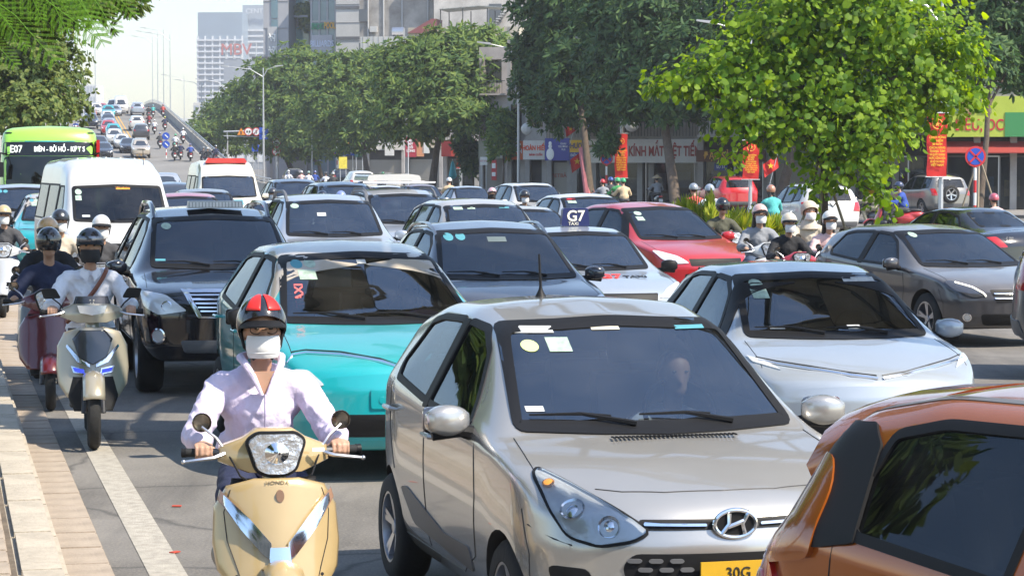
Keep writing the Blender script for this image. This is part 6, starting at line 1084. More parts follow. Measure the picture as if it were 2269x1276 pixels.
def flag(label, px, py, Y, w, h, star=True, tilt=.5):
    p = at(px, py, Y); e = thing('flag', label, 'flag', p, 0, 'flags on the shop fronts'); g = MB(); g.tube([(0, 0, -.5), (.35, 0, .9)], .018, 6); g.build('staff', POLE, e); V = []; Fc = []; n = 8
    for dy in (0, .01):
        for i in range(n+1):
            for k in range(4): V.append((.32-w*i/n*.75+h*.15*k/3, dy+.06*math.sin(i*1.1+k*.4), .82-h*k/3-w*i/n*.55))
    o = (n+1)*4
    for i in range(n):
        for k in range(3): q = (i*4+k, i*4+k+1, i*4+k+5, i*4+k+4); Fc += [q, tuple(x+o for x in q[::-1])]
    g = MB(); g.add(V, Fc); g.build('cloth', FLAGRED, e, True)
    if star: c = Vector((.32-w*.35, -.1, .82-h*.5-w*.27)); g = MB(); g.prism([(c.x+h*(.26 if k % 2 == 0 else .1)*math.sin(k*math.pi/5), c.z+h*(.26 if k % 2 == 0 else .1)*math.cos(k*math.pi/5)) for k in range(10)], -.11, -.08, 'y'); g.build('star', FLAGY, e)
flag('red flag with a yellow star hanging by the yellow sign', 1280, 365, 138, 1.0, .75); flag('red flag above the yellow and blue shop signs', 1263, 300, 139, .8, .5); flag('small red flag by the shutters', 1705, 385, 104, .8, .55)
def round_sign(parent, c, r, kind):
    c = Vector(c); g = MB(); g.prism(disc(0, 0, r, 28), 0, .03, 'y', c); s_ = g.build('sign_face', SIGNR, parent)
    g = MB(); g.prism(disc(0, 0, r*.8, 26), -.012, .0, 'y', c); g.build('sign_field', SIGNB if kind == 'x' else SIGNW, s_)
    if kind == 'x':
        for a in (1, -1): g = MB(); g.box(c+Vector((0, -.02, 0)), (r*1.55, .012, r*.17), 0, Matrix.Rotation(a*math.pi/4, 3, 'Y')); g.build('red_bar', SIGNR, s_)
    elif kind == 'truck':
        g = MB(); g.box(c+Vector((-.1*r, -.02, .05*r)), (r*.75, .012, r*.38)); g.box(c+Vector((r*.42, -.02, -.02*r)), (r*.25, .012, r*.26)); g.build('pictogram', INK, s_)
    elif kind == 'walk':
        g = MB(); g.box(c+Vector((0, -.02, .1*r)), (r*.2, .012, r*.6)); g.box(c+Vector((.12*r, -.021, -.3*r)), (r*.13, .012, r*.5), 0, Matrix.Rotation(.4, 3, 'Y')); g.build('pictogram', INK, s_); g = MB(); g.box(c+Vector((0, -.03, 0)), (r*1.5, .012, r*.14), 0, Matrix.Rotation(-math.pi/4, 3, 'Y')); g.build('red_bar', SIGNR, s_)
    elif kind == 'cars':
        for dx in (-.3, .3): g = MB(); g.box(c+Vector((dx*r, -.02, 0)), (r*.36, .012, r*.5)); g.build('pictogram', INK, s_)
    return s_
def striped(e, H, r=.05, step=.42):
    z = 0; k = 0
    while z < H: g = MB(); g.tube([(0, 0, z), (0, 0, min(H, z+step))], r, 10); g.build('pole_band', SIGNR if k % 2 else SIGNW, e, True); z += step; k += 1
for px, py, Y, r, lb in ((2161, 347, 82, .35, 'no stopping sign on a red and white post at the right'), (1344, 352, 118, .30, 'no stopping sign on a red and white post before the optician'), (747, 338, 228, .33, 'no stopping sign on a thin post before the pale house')):
    p = at(px, py, Y); e = thing('road_sign', lb, 'road sign', (p.x, Y, .0)); striped(e, p.z-r*.9); g = MB(); g.tube([(0, .02, p.z-r*1.2), (0, .02, p.z+r*.7)], .04, 8); g.build('post_top', POLE, e); round_sign(e, (0, -.06, p.z), r, 'x')
p = at(613, 290, 258); e = thing('sign_gantry', 'grey sign gantry with round warning signs on its arm', 'sign gantry', (p.x, 258, 0)); zt = p.z; g = MB(); g.tube([(0, 0, 0), (0, 0, zt)], [.22, .18], 10); g.build('post', POLE, e, True); g = MB(); g.tube([(0, 0, zt), (-1.2, 0, zt+.02), (-5.6, 0, zt-.1)], [.14, .12, .08], 8); g.build('arm', POLE, e, True); g = MB(); g.tube([(0, 0, zt-.7), (-5.6, 0, zt-.55)], .05, 6); g.build('lower_arm', POLE, e)
for px, k in ((552, 'cars'), (569, 'walk')): round_sign(e, (X_at(px, 258)-p.x, -.2, zt-.1), .44, k)
x = X_at(536, 258)-p.x; g = MB(); g.prism([(x-.42, zt-.45), (x+.42, zt-.45), (x, zt+.3)], -.24, -.2, 'y'); t_ = g.build('warning_triangle', mat('sign_orange', (.75, .25, .02), .5), e); g = MB(); g.box((x, -.26, zt-.2), (.12, .02, .35)); g.build('pictogram', INK, t_)
for dz in (.05, -.62): x = X_at(586, 258)-p.x; g = MB(); g.box((x, -.22, zt+dz), (.95, .04, .6)); b_ = g.build('blue_panel', SIGNB, e); g = MB(); g.box((x, -.26, zt+dz), (.3, .03, .3)); g.build('pictogram', SIGNW, b_)
for py, k in ((317, 'truck'), (336, 'walk')): round_sign(e, (0, -.28, Z_at(py, 258)), .46, k)
p = at(368, 302, 236); e = thing('keep_right_sign', 'pair of blue round signs on a striped post at the ramp gore', 'road sign', (p.x, 236, rz(236))); H = p.z-rz(236); striped(e, H, .05, .3)
for dz in (0, -.8): g = MB(); g.prism(disc(0, 0, .36, 22), -.1, -.06, 'y', (0, 0, H+dz)); b_ = g.build('blue_disc', SIGNB, e); g = MB(); g.box((.05, -.115, H+dz), (.42, .02, .1), 0, Matrix.Rotation(R(45), 3, 'Y')); g.build('white_arrow', SIGNW, b_)
def board(label, px0, px1, py0, py1, Y, m, txt, tm=INKW, fh=.2, name='notice_board'):
    a, b = at(px0, py1, Y), at(px1, py0, Y); e = thing(name, label, 'sign', ((a.x+b.x)/2, Y, 0)); W, H = b.x-a.x, b.z-a.z; g = MB(); g.box((0, 0, (a.z+b.z)/2), (W, .06, H)); o = g.build('board', m, e)
    for sx in (-1, 1): g = MB(); g.tube([(sx*W*.35, .06, 0), (sx*W*.35, .06, b.z)], .04, 6); g.build('post', POLE, e)
    if txt: letters(txt, H*fh, tm, o, (0, -.04, (a.z+b.z)/2), 0, .006, 90, .9, 0)
board('blue street notice board with white lines of text', 755, 786, 322, 345, 232, SIGNB, 'THÀNH PHỐ HÀ NỘI\nCẤM DỪNG\nĐỖ XE\nTUYẾN PHỐ', fh=.17); board('dark green shop board beside the blue notice', 786, 806, 327, 348, 240, mat('board_green', (.02, .07, .07), .5), 'HOÀNG GIA', fh=.2); board('yellow poster board above the riders', 751, 769, 348, 374, 200, mat('poster_yellow', (.75, .62, .08), .6, var=.2, vscale=6), ''); board('small blue direction board by the gantry', 558, 574, 321, 336, 290, SIGNB, ''); board('white round ended shop board on a stand', 1064, 1080, 348, 366, 160, SIGNW, 'CẮT TÓC', REDINK, .22)
p = at(975, 372, 176); e = thing('beach_umbrella', 'folded blue umbrella before the rice shop', 'umbrella', (X_at(1003, 176), 176, .13)); g = MB(); g.lathe([(.03, 2.3), (.12, 2.1), (.30, 1.2), (.18, 1.0), (.03, 1.05)], 9); g.build('canopy', mat('umbrella_blue', (.05, .38, .45), .7), e, True); g = MB(); g.tube([(0, 0, 0), (0, 0, 2.4)], .025, 6); g.build('pole', POLE, e)
for px, py, Y, lb in ((1400, 276, 126, 'round white globe fixture above the optician sign'), (1168, 286, 152, 'round white globe fixture above the small shops')): p = at(px, py, Y); g = MB(); g.ell(p, (.38, .2, .38)); g.tube([p+Vector((0, .1, 0)), p+Vector((0, 6, 0))], .04, 5); tag(g.build('globe_light', mat('globe_white', (.55, .55, .53), .4), None, True), lb, 'globe light')
# overhead cables
for k in range(4):
    a = at(2300, 130+k*20, 92); b = at(1500, 40+k*25, 128); c_ = (a+b)/2-Vector((0, 0, 1.)); g = MB(); g.tube([a*(1-t)**2+c_*(2*t*(1-t))+b*t*t for t in np.linspace(0, 1, 14)], .02, 4); tag(g.build('overhead_cable', BLACK), 'black overhead cable along the right shop fronts, %s of four from the top' % ('first', 'second', 'third', 'fourth')[k], 'cable', 'overhead cables')

# ---- the footbridge over the road, above the frame: its lattice is what the windscreens mirror, its roof is sized and sheeted to shade the road
fb = thing('footbridge', 'steel lattice footbridge roof over the road, mirrored in the windscreens', 'footbridge', (4.6, 19.6, 0), R(-11)); STEEL = mat('bridge_steel', (.10, .11, .10), .5, .4); SHEET = mat('bridge_sheet', (.52, .47, .36), .6, var=.15, vscale=1.)
for k in range(13):
    x = -6.5+k*1.05; g = MB(); g.tube([(x, -3.2+6.4*i/10, 6.6+1.1*math.sin(math.pi*i/10)) for i in range(11)], .07, 6); g.build('roof_rib', STEEL, fb)
    if k < 12:
        for i in (0, 1, 3, 4, 5, 6, 8, 9):
            for dz in (0,): a0, a1 = i/10, (i+1)/10; g = MB(); V = [(x+dx, -3.2+6.4*a, 6.68+1.1*math.sin(math.pi*a)) for a in (a0, a1) for dx in (.05, 1.0)]; g.add(V+[(p[0], p[1], p[2]+.02) for p in V], [(0, 1, 3, 2), (4, 6, 7, 5), (0, 4, 5, 1), (2, 3, 7, 6), (0, 2, 6, 4), (1, 5, 7, 3)]); g.build('roof_sheet', SHEET, fb)
for i in range(11): g = MB(); y = -3.2+6.4*i/10; z = 6.55+1.1*math.sin(math.pi*i/10); g.tube([(-6.6, y, z), (6.2, y, z)], .04, 5); g.build('purlin', STEEL, fb)
for y in (-3.2, 3.2):
    for k in range(12): g = MB(); x = -6.5+k*1.05; g.tube([(x, y, 5.3), (x+1.05, y, 6.6)], .045, 5); g.tube([(x+1.05, y, 5.3), (x, y, 6.6)], .045, 5); g.build('truss_brace', STEEL, fb)
    for z in (5.3, 6.6): g = MB(); g.tube([(-6.6, y, z), (6.2, y, z)], .08, 6); g.build('truss_chord', STEEL, fb)
for x in (6.0,):
    for y in (-3.1, 3.1): g = MB(); g.tube([(x, y, 0), (x, y, 6.6)], .16, 8); g.build('column', STEEL, fb)
# ================================================================ people and scooters
from mathutils import noise
def blob(elems, voxel, smooth=6, fold=0., fscale=14., name='body'):
    """one continuous surface from overlapping limbs: union by voxel remesh, then smoothed; fold = cloth creases"""
    g = MB()
    for q in elems:
        if q[0] == 'c':
            _, p0, r0, p1, r1 = q; p0, p1 = Vector(p0), Vector(p1); g.tube([p0, p0.lerp(p1, .5), p1], [r0, (r0+r1)/2, r1], 12); g.ell(p0, (r0, r0, r0), 12, 8); g.ell(p1, (r1, r1, r1), 12, 8)
        else: g.ell(q[1], q[2], 18, 12, q[3] if len(q) > 3 else None)
    me = g.mesh(name, True); o = bpy.data.objects.new('tmp', me); TC_.objects.link(o); m = o.modifiers.new('r', 'REMESH'); m.mode = 'VOXEL'; m.voxel_size = voxel; m.use_smooth_shade = True
    s_ = o.modifiers.new('s', 'SMOOTH'); s_.iterations = smooth; s_.factor = .5; r = tree_mesh(o); bpy.data.objects.remove(o); r.materials.clear()
    if fold:
        co = [v.co.copy() for v in r.vertices]; nr = [v.normal.copy() for v in r.vertices]
        for v, c, n in zip(r.vertices, co, nr):
            a = noise.noise(Vector((c.x*fscale*.55+c.z*4, c.y*fscale*.6, c.z*fscale*.75+c.x*9)))+.35*noise.noise(c*fscale*1.7); v.co = c+n*(fold*(.5-min(1., abs(a)*2.4)))
    r.polygons.foreach_set('use_smooth', [True]*len(r.polygons)); return r
SKIN = mat('skin', (.46, .27, .18), .5, sss=.15, var=.08, vscale=9); HAIR = mat('hair', (.012, .010, .009), .5); EYEW = mat('eye', (.03, .02, .015), .2); MASKW = mat('mask_white', (.72, .71, .69), .8, bump=.1, bscale=60); MASKB = mat('mask_black', (.015, .015, .017), .8); SHOE = mat('shoe', (.05, .045, .04), .7)
def cloth(name, col, rough=.85): return mat('cloth_'+name, col, rough, bump=.25, bscale=45, var=.07, vscale=7)
CL = {k: cloth(k, v) for k, v in dict(lilac=(.66, .58, .72), white=(.70, .71, .76), navy=(.015, .022, .06), black=(.013, .013, .015), beige=(.50, .43, .34), pink=(.62, .42, .40), grey=(.22, .23, .25), camo=(.07, .07, .045), red=(.5, .07, .06), blue=(.03, .07, .30), teal=(.08, .4, .38), denim=(.06, .09, .15), khaki=(.36, .31, .22), green=(.05, .25, .08), charcoal=(.05, .05, .055), maroon=(.20, .02, .025), tan=(.55, .42, .26)).items()}
def hand_elems(h, sx):
    """palm and five curled fingers round a bar along x at h"""
    h = Vector(h); E = [('e', h+Vector((0, .035, .028)), (.042, .040, .020)), ('e', h+Vector((0, .012, .034)), (.042, .024, .014))]
    for k, (ln, r) in enumerate(((.9, .0088), (1., .0092), (.96, .009), (.82, .0078))):
        x = sx*(-.034+.0228*k); a = h+Vector((x, .004, .034)); b = h+Vector((x, -.030*ln, .026)); c = h+Vector((x, -.036*ln, -.006)); d = h+Vector((x, -.014, -.027)); E += [('c', a, r*1.1, b, r), ('c', b, r, c, r*.95), ('c', c, r*.95, d, r*.85)]
    t0 = h+Vector((-sx*.045, .030, .012)); t1 = h+Vector((-sx*.056, .0, -.010)); t2 = h+Vector((-sx*.048, -.024, -.022)); E += [('c', t0, .013, t1, .011), ('c', t1, .011, t2, .009)]; return E
def helmet_mesh(kind, c, k=1.):
    """open shell with thickness; kind half / open / full"""
    c = Vector(c); na, nth = 36, 12; V = []; Fc = []; R0 = Vector((.112, .135, .128))*k
    for dr in (1., .9):
        for j in range(nth+1):
            for i in range(na):
                a = 2*math.pi*i/na; fr = max(0, -math.sin(a)); tm = {'half': 92+12*(1-fr)-6*fr, 'open': 122-52*fr**.6, 'full': 150-20*fr}[kind]; th = R(tm)*j/nth
                V.append(c+Vector((R0.x*dr*math.sin(th)*math.cos(a), R0.y*dr*math.sin(th)*math.sin(a), R0.z*dr*math.cos(th))))
    o = (nth+1)*na
    for j in range(nth):
        for i in range(na): q = (j*na+i, j*na+(i+1) % na, (j+1)*na+(i+1) % na, (j+1)*na+i); Fc += [q, tuple(x+o for x in q[::-1])]
    for i in range(na): Fc.append((nth*na+i, nth*na+(i+1) % na, o+nth*na+(i+1) % na, o+nth*na+i))
    g = MB(); g.add(V, Fc); return g
def face_patch(c, az0, az1, z0, z1, R0, pleat=0., n=18, m=8):
    """a piece of a face-shaped surface (mask, visor, glasses)"""
    V = []; Fc = []; c = Vector(c)
    for dr in (1., .96):
        for j in range(m+1):
            z = z0+(z1-z0)*j/m
            for i in range(n+1):
                a = R(az0+(az1-az0)*i/n)-math.pi/2; w = math.sqrt(max(.12, 1-(z/R0[2])**2)); k = dr+pleat*math.sin(j*2.2)*.35; V.append(c+Vector((R0[0]*w*k*math.cos(a), R0[1]*w*k*math.sin(a), z)))
    o = (m+1)*(n+1)
    for j in range(m):
        for i in range(n): q = (j*(n+1)+i, j*(n+1)+i+1, (j+1)*(n+1)+i+1, (j+1)*(n+1)+i); Fc += [q, tuple(x+o for x in q[::-1])]
    for j in range(m):
        for i in (0, n): a, b = j*(n+1)+i, (j+1)*(n+1)+i; Fc.append((a, b, o+b, o+a))
    for i in range(n):
        for j in (0, m): a, b = j*(n+1)+i, j*(n+1)+i+1; Fc.append((a, b, o+b, o+a))
    g = MB(); g.add(V, Fc); return g
def rider(label, shirt, trousers, helmet='half', hcol=BLACK, mask=MASKW, hero=False, up=0., hood=None, grip=(.31, -.27, .95), hair=False, visor=False, skinlegs=False, loc=(0, 0, 0), rz_=0., group=None, lean=0., width=1., cap=None, passenger=False, pants_short=False):
    e = thing('person', label, 'person', loc, rz_, group); u = up; H = Vector((0, .14+lean*.3, 1.435+u)); sh = .158*width; gx, gy, gz = grip
    hip = Vector((0, .30, .80)); chest = Vector((0, .24+lean*.2, 1.10+u*.7)); neck = Vector((0, .18+lean*.3, 1.27+u)); vox = .0055 if hero else .016
    E = [('e', H+Vector((0, 0, .025)), (.078, .095, .098)), ('e', H+Vector((0, -.025, -.055)), (.058, .066, .062)), ('c', H+Vector((0, -.085, .012)), .010, H+Vector((0, -.098, -.022)), .013), ('c', neck+Vector((0, .01, -.04)), .052, H+Vector((0, .01, -.06)), .050), ('e', chest, (.15, .095, .17)), ('e', hip, (.15, .11, .10)), ('c', chest, .11, hip, .12)]
    for sx in (-1, 1): E += [('e', H+Vector((sx*.080, .01, -.005)), (.012, .022, .03))]
    S = [('e', chest+Vector((0, 0, .03)), (.185*width, .125, .17)), ('e', hip+Vector((0, -.01, .10)), (.185*width, .145, .15)), ('c', chest+Vector((0, 0, -.02)), .145*width, hip+Vector((0, 0, .08)), .155*width), ('c', (-sh, neck.y+.03, neck.z-.085), .072, (sh, neck.y+.03, neck.z-.085), .072), ('c', neck+Vector((0, .02, -.05)), .080, chest, .12), ('c', neck+Vector((0, .03, -.04)), .06, Vector((sh, neck.y+.03, neck.z-.09)), .065), ('c', neck+Vector((0, .03, -.04)), .06, Vector((-sh, neck.y+.03, neck.z-.09)), .065)]
    T = [('e', hip+Vector((0, .02, -.03)), (.175, .15, .095))]
    for sx in (-1, 1):
        s0 = Vector((sx*(sh+.03), neck.y+.03, neck.z-.10)); hd = Vector((sx*gx, gy+.03, gz+.02)); el = (s0+hd)/2+Vector((sx*.060, .06, -.095)); wr = hd+(el-hd)*.14+Vector((0, 0, .02)); wr2 = hd+(el-hd)*.22+Vector((0, 0, .02))
        E += [('c', s0, .045, el, .040), ('c', el, .038, wr, .026), ('c', wr, .026, hd+Vector((0, .02, .015)), .024)]+(hand_elems((sx*gx, gy, gz), sx) if hero else [('e', hd+Vector((0, -.02, 0)), (.045, .04, .03)), ('c', hd+Vector((-.03, -.05, .0)), .012, hd+Vector((.03, -.05, .0)), .012)])
        S += [('c', s0, .066, s0.lerp(el, .55), .068), ('c', s0.lerp(el, .5), .068, el, .068), ('c', el, .068, wr2, .056), ('c', wr2.lerp(el, .1), .048, wr, .043)]
        kn = Vector((sx*.17, -.10, .72)); an = Vector((sx*.14, .02, .36)); hp = hip+Vector((sx*.09, 0, -.02)); E += [('c', hp, .08, kn, .055), ('c', kn, .052, an, .036), ('e', an+Vector((0, -.06, -.05)), (.038, .10, .032))]
        T += [('c', hp, .105, kn, .075), ('c', kn, .074, an+Vector((0, 0, .30 if pants_short else .02)), .062)]
    o = obj('body', blob(E, vox, 4), SKIN, e); obj('shirt', blob(S, .010 if hero else .02, 5, .009 if hero else .010), shirt, e); obj('trousers', blob(T, .014 if hero else .022, 5, .007), trousers, e)
    for sx in (-1, 1):
        an = Vector((sx*.14, .02, .36)); obj('shoe', blob([('e', an+Vector((0, -.07, -.055)), (.046, .125, .035)), ('e', an+Vector((0, .01, -.03)), (.044, .055, .045))], .016, 3), SHOE, e)
        g = MB(); g.ell(H+Vector((sx*.032, -.0875, .028)), (.012, .006, .006), 10, 6); g.build('eye', EYEW, e, True)
        if hero: g = MB(); g.tube([H+Vector((sx*.014, -.094, .05)), H+Vector((sx*.034, -.092, .056)), H+Vector((sx*.054, -.078, .05))], [.004, .005, .003], 5); g.build('eyebrow', HAIR, e, True)
    hc = H+Vector((0, .012, .045))
    if helmet in ('half', 'open', 'full'):
        ho = helmet_mesh(helmet, hc, 1.06 if hero and helmet == 'open' else 1.0).build('helmet', hcol, e, True)
        if helmet in ('half', 'open'):
            g = MB(); V = []; Fc = []; n = 12
            for dz in (0, -.008):
                for i in range(n+1): a = R(-75+150*i/n)-math.pi/2; z = -.0+.012*math.sin(math.pi*i/n); V += [hc+Vector((.110*math.cos(a), .133*math.sin(a), z+.012+dz)), hc+Vector((.118*math.cos(a), .133*math.sin(a)-.055*math.sin(math.pi*i/n), z-.012+dz))]
            o2 = 2*(n+1)
            for i in range(n): q = (2*i, 2*i+1, 2*i+3, 2*i+2); Fc += [q, tuple(x+o2 for x in q[::-1]), (2*i+1, o2+2*i+1, o2+2*i+3, 2*i+3)]
            g.add(V, Fc); g.build('helmet_peak', BLACK, ho, True)
            for sx in (-1, 1): g = MB(); g.tube([hc+Vector((sx*.105, 0, -.01)), H+Vector((sx*.085, -.02, -.06)), H+Vector((sx*.04, -.05, -.118))], .008, 6); g.build('chin_strap', BLACK, ho, True)
        if visor or helmet == 'full': face_patch(hc, -70, 70, -.085, .05, (.122, .145, .16)).build('visor', mat('visor', (.012, .012, .014), .08, coat=1.), ho, True)
    elif helmet == 'cone':
        g = MB(); g.lathe([(0, .17), (.24, .0), (.235, -.008), (0, .15)], 24, None, hc+Vector((0, 0, .03))); g.build('conical_hat', CL['tan'], e, True)
    if mask is not None: face_patch(H+Vector((0, -.012, -.050)), -66, 66, -.060, .045, (.088, .110, .115), .030 if hero else 0.).build('face_mask', mask, e, True)
    if hood is not None:
        V = []; g = helmet_mesh('open', H+Vector((0, .02, .03)), 1.16); g.build('hood', hood, e, True); g = MB(); g.lathe([(.10, .03), (.13, -.03), (.15, -.10)], 16, None, neck+Vector((0, .01, .02))); g.build('hood_collar', hood, e, True)
    if hair: obj('hair', blob([('e', H+Vector((0, .03, .03)), (.088, .095, .10)), ('c', H+Vector((.05, .05, -.02)), .05, neck+Vector((.07, .06, -.12)), .04), ('c', H+Vector((-.05, .05, -.02)), .05, neck+Vector((-.07, .06, -.12)), .04)], .016, 3), HAIR, e)
    else: obj('hair', blob([('e', H+Vector((0, .03, .035)), (.086, .092, .095))], .02, 2), HAIR, e)
    e['H'] = tuple(H); return e
def shell(poly, fn, thick, name, m, parent, step=.03, rings=(1, .96, .85, .65, .45, .22), smooth=True):
    """a bulged plate: front outline poly (x, z), depth y = fn(x, z), turned back at its rim by thick"""
    poly = resample(poly, step); n = len(poly); cx = sum(p[0] for p in poly)/n; cz = sum(p[1] for p in poly)/n; V = []; Fc = []
    for k in rings:
        for x, z in poly: a, b = cx+(x-cx)*k, cz+(z-cz)*k; V.append((a, fn(a, b)+(.012 if k == 1 else 0), b))
    V.append((cx, fn(cx, cz), cz)); m_ = len(rings)
    for i in range(m_-1):
        for k in range(n): Fc.append((i*n+k, i*n+(k+1) % n, (i+1)*n+(k+1) % n, (i+1)*n+k))
    for k in range(n): Fc.append(((m_-1)*n+k, (m_-1)*n+(k+1) % n, m_*n))
    o = len(V)
    for x, z in poly: V.append((cx+(x-cx)*.97, fn(x, z)+thick, cz+(z-cz)*.97))
    for k in range(n): Fc.append((k, o+k, o+(k+1) % n, (k+1) % n))
    Fc.append(tuple(o+k for k in range(n-1, -1, -1))); g = MB(); g.add(V, Fc); return g.build(name, m, parent, 50 if smooth else False)
def two_wheel(e, r, w, yf, yr, hero, rim=None):
    for y in (yf, yr):
        wh = bpy.data.objects.new('wheel', None); C.objects.link(wh); wh.parent = e; wh.location = (0, y, r); M = Matrix.Rotation(math.pi/2, 3, 'Y'); n = 32 if hero else 16
        g = MB(); g.lathe([(r*.70, -w*.4), (r*.86, -w*.5), (r*.96, -w*.33), (r, 0), (r*.96, w*.33), (r*.86, w*.5), (r*.70, w*.4), (r*.68, 0), (r*.70, -w*.4)], n, M); g.build('tyre', RUBBER, wh, True)
        g = MB(); g.lathe([(r*.70, -w*.3), (r*.62, -w*.15), (r*.62, w*.15), (r*.70, w*.3)], n, M); g.lathe([(.0, -w*.4), (r*.16, -w*.4), (r*.16, w*.4), (0, w*.4)], 12, M)
        for k in range(5): a = 2*math.pi*k/5; g.tube([M @ Vector((r*.12*math.cos(a), r*.12*math.sin(a), 0)), M @ Vector((r*.64*math.cos(a+.2), r*.64*math.sin(a+.2), 0))], .014, 5)
        g.build('rim', rim or ALLOY, wh, True)
def scooter(name, label, m, hero=False, h=1., r=.235, dark=BLACK, lamp_top=True, loc=(0, 0, 0), rz_=0., group=None, cat='scooter', style='round', mir='round', basket=False):
    """front apron, headlight cowl, handlebar with grips, mirrors, fork, fender, floor, seat, tail"""
    e = thing(name, label, cat, loc, rz_, group); k = h; two_wheel(e, r, .10 if hero else .09, -.66, .62, hero)
    fa = lambda x, z: -.63+(z/k-.3)*.30+1.35*x*x+.25*max(0, abs(x)-.2); fn = fa
    ap = [(-.10, .85*k), (.10, .85*k), (.22, .815*k), (.275, .72*k), (.285, .56*k), (.26, .42*k), (.17, .30*k), (.10, .42*k), (-.10, .42*k), (-.17, .30*k), (-.26, .42*k), (-.285, .56*k), (-.275, .72*k), (-.22, .815*k)]
    shell([(-.10, .85*k), (.10, .85*k), (.22, .815*k), (.275, .72*k), (.285, .56*k), (.27, .45*k), (.20, .36*k), (-.20, .36*k), (-.27, .45*k), (-.285, .56*k), (-.275, .72*k), (-.22, .815*k)], fa, .05, 'front_apron', m, e)
    shell([(-.19, .84*k), (.19, .84*k), (.24, .6*k), (.17, .30*k), (-.17, .30*k), (-.24, .6*k)], lambda x, z: fa(x, z)+.075, .08, 'leg_shield', dark, e)
    g = MB(); g.box((0, -.10, .29*k), (.30, .52, .06)); g.build('floor_board', dark, e, bevel=.02)
    obj('under_seat', blob([('e', (0, .34, .50*k), (.17, .36, .20)), ('e', (0, .62, .62*k), (.13, .28, .12)), ('c', (0, .2, .36*k), .12, (0, .5, .44*k), .13)], .022 if not hero else .014, 5), m, e)
    obj('seat', blob([('e', (0, .30, .72*k), (.145, .26, .055)), ('e', (0, .62, .755*k), (.12, .22, .05))], .02, 5), mat('seat_vinyl', (.03, .026, .024), .55), e)
    g = MB(); V = []; Fc = []; nn = 16
    for i in range(nn+1):
        a = R(25+120*i/nn)
        for j in range(7): t = (j-3)/3; rr = r+.045-.035*t*t; V.append((t*.085, -.66-rr*math.cos(a), r+rr*math.sin(a)))
    for i in range(nn):
        for j in range(6): Fc.append((i*7+j, i*7+j+1, i*7+j+8, i*7+j+7))
    g.add(V, Fc); fo = g.build('front_fender', m, e, True); sd_ = fo.modifiers.new('thick', 'SOLIDIFY'); sd_.thickness = .008
    g = MB()
    for sx in (-1, 1): g.tube([(sx*.075, -.66, r), (sx*.07, -.60, .42*k)], .022, 8)
    g.build('front_fork', DARKM, e, True)['kind'] = 'stuff'
    gz = .95*k; g = MB(); g.tube([(-.33, -.27, gz), (-.16, -.33, gz+.005), (.16, -.33, gz+.005), (.33, -.27, gz)], .016, 8); g.build('handlebar', DARKM, e, True)
    for sx in (-1, 1):
        g = MB(); g.tube([(sx*.25, -.285, gz), (sx*.385, -.255, gz)], .020, 10); gp = g.build('grip', RUBBER, e, True); g = MB(); g.tube([(sx*.385, -.255, gz), (sx*.405, -.25, gz)], .022, 10); g.build('bar_end', BLACK, gp, True)
        g = MB(); g.tube([(sx*.21, -.33, gz+.005), (sx*.27, -.37, gz-.012), (sx*.40, -.345, gz-.03)], [.010, .009, .007], 6); g.ell((sx*.405, -.345, gz-.031), (.011, .011, .011), 8, 6); g.build('brake_lever', ALLOY, e, True)
        mx, my, mz = sx*.315, -.26, gz+.135; g = MB(); g.tube([(sx*.22, -.32, gz+.02), (sx*.255, -.31, gz+.07), (mx, my, mz-.02)], .0065, 6); ms = g.build('mirror_stem', ALLOY if mir == 'round' else BLACK, e, True); g = MB()
        if mir == 'round': g.lathe([(0, -.016), (.036, -.011), (.045, .0), (.042, .008)], 18, Matrix.Rotation(R(90), 3, 'X'), (mx, my, mz)); g.build('mirror', mat('mirror_back', (.28, .24, .2), .15, .9), ms, True)
        else: g.prism(round_poly([(mx-sx*.075, mz-.025), (mx+sx*.06, mz-.03), (mx+sx*.085, mz+.05), (mx-sx*.03, mz+.055)], .02), my-.012, my+.012, 'y'); g.build('mirror', BLACK, ms, True)
    shell([(-.25, gz-.035), (-.245, gz+.03), (-.14, gz+.075), (-.08, gz+.115), (.08, gz+.115), (.14, gz+.075), (.245, gz+.03), (.25, gz-.035), (.12, gz-.08), (-.12, gz-.08)], lambda x, z: -.44+1.9*x*x+.5*max(0, z-gz), .09, 'handlebar_cowl', m, e)
    obj('steering_column', blob([('c', (0, -.38, .72*k), .055, (0, -.32, gz-.02), .06)], .02, 3), m, e)
    hz = gz+.012; hy = lambda x, z: -.462+1.6*x*x
    if lamp_top:
        hp = round_poly([(-.128, hz+.05), (-.085, hz+.084), (.085, hz+.084), (.128, hz+.05), (.085, hz-.078), (.04, hz-.098), (-.04, hz-.098), (-.085, hz-.078)], .02); shell(inset_poly(hp, -.013), lambda x, z: -.447+1.5*x*x, .04, 'headlight_surround', dark, e); hl = shell(hp, hy, .03, 'headlight', mat('reflector', (.62, .63, .65), .16, .6, coat=1., bump=1., bscale=26), e)
        g = MB(); g.lathe([(.055, -.006), (.03, .010), (.018, .018), (.0, .022)], 18, Matrix.Rotation(R(90), 3, 'X'), (0, -.463, hz)); g.build('bulb_bowl', CHROME, hl, True)
    g = MB(); g.ell((0, .88, .64*k), (.10, .03, .05), 12, 8); g.build('tail_lamp', RED, e, True); g = MB(); g.box((0, .90, .46*k), (.19, .012, .14)); g.build('number_plate', WPLATE, e)
    obj('engine', blob([('e', (.10, .50, .30), (.08, .22, .10)), ('c', (-.12, .45, .28), .05, (-.13, .80, .32), .065)], .022, 4), DARKM, e)
    e['fa'] = 0; return e, fa, gz
def place(objs, px, Y, deg, z=0., dy=0.):
    p = Vector((X_at(px, Y), Y, z))
    for o in objs: o.location = p; o.rotation_euler = (0, 0, R(deg))
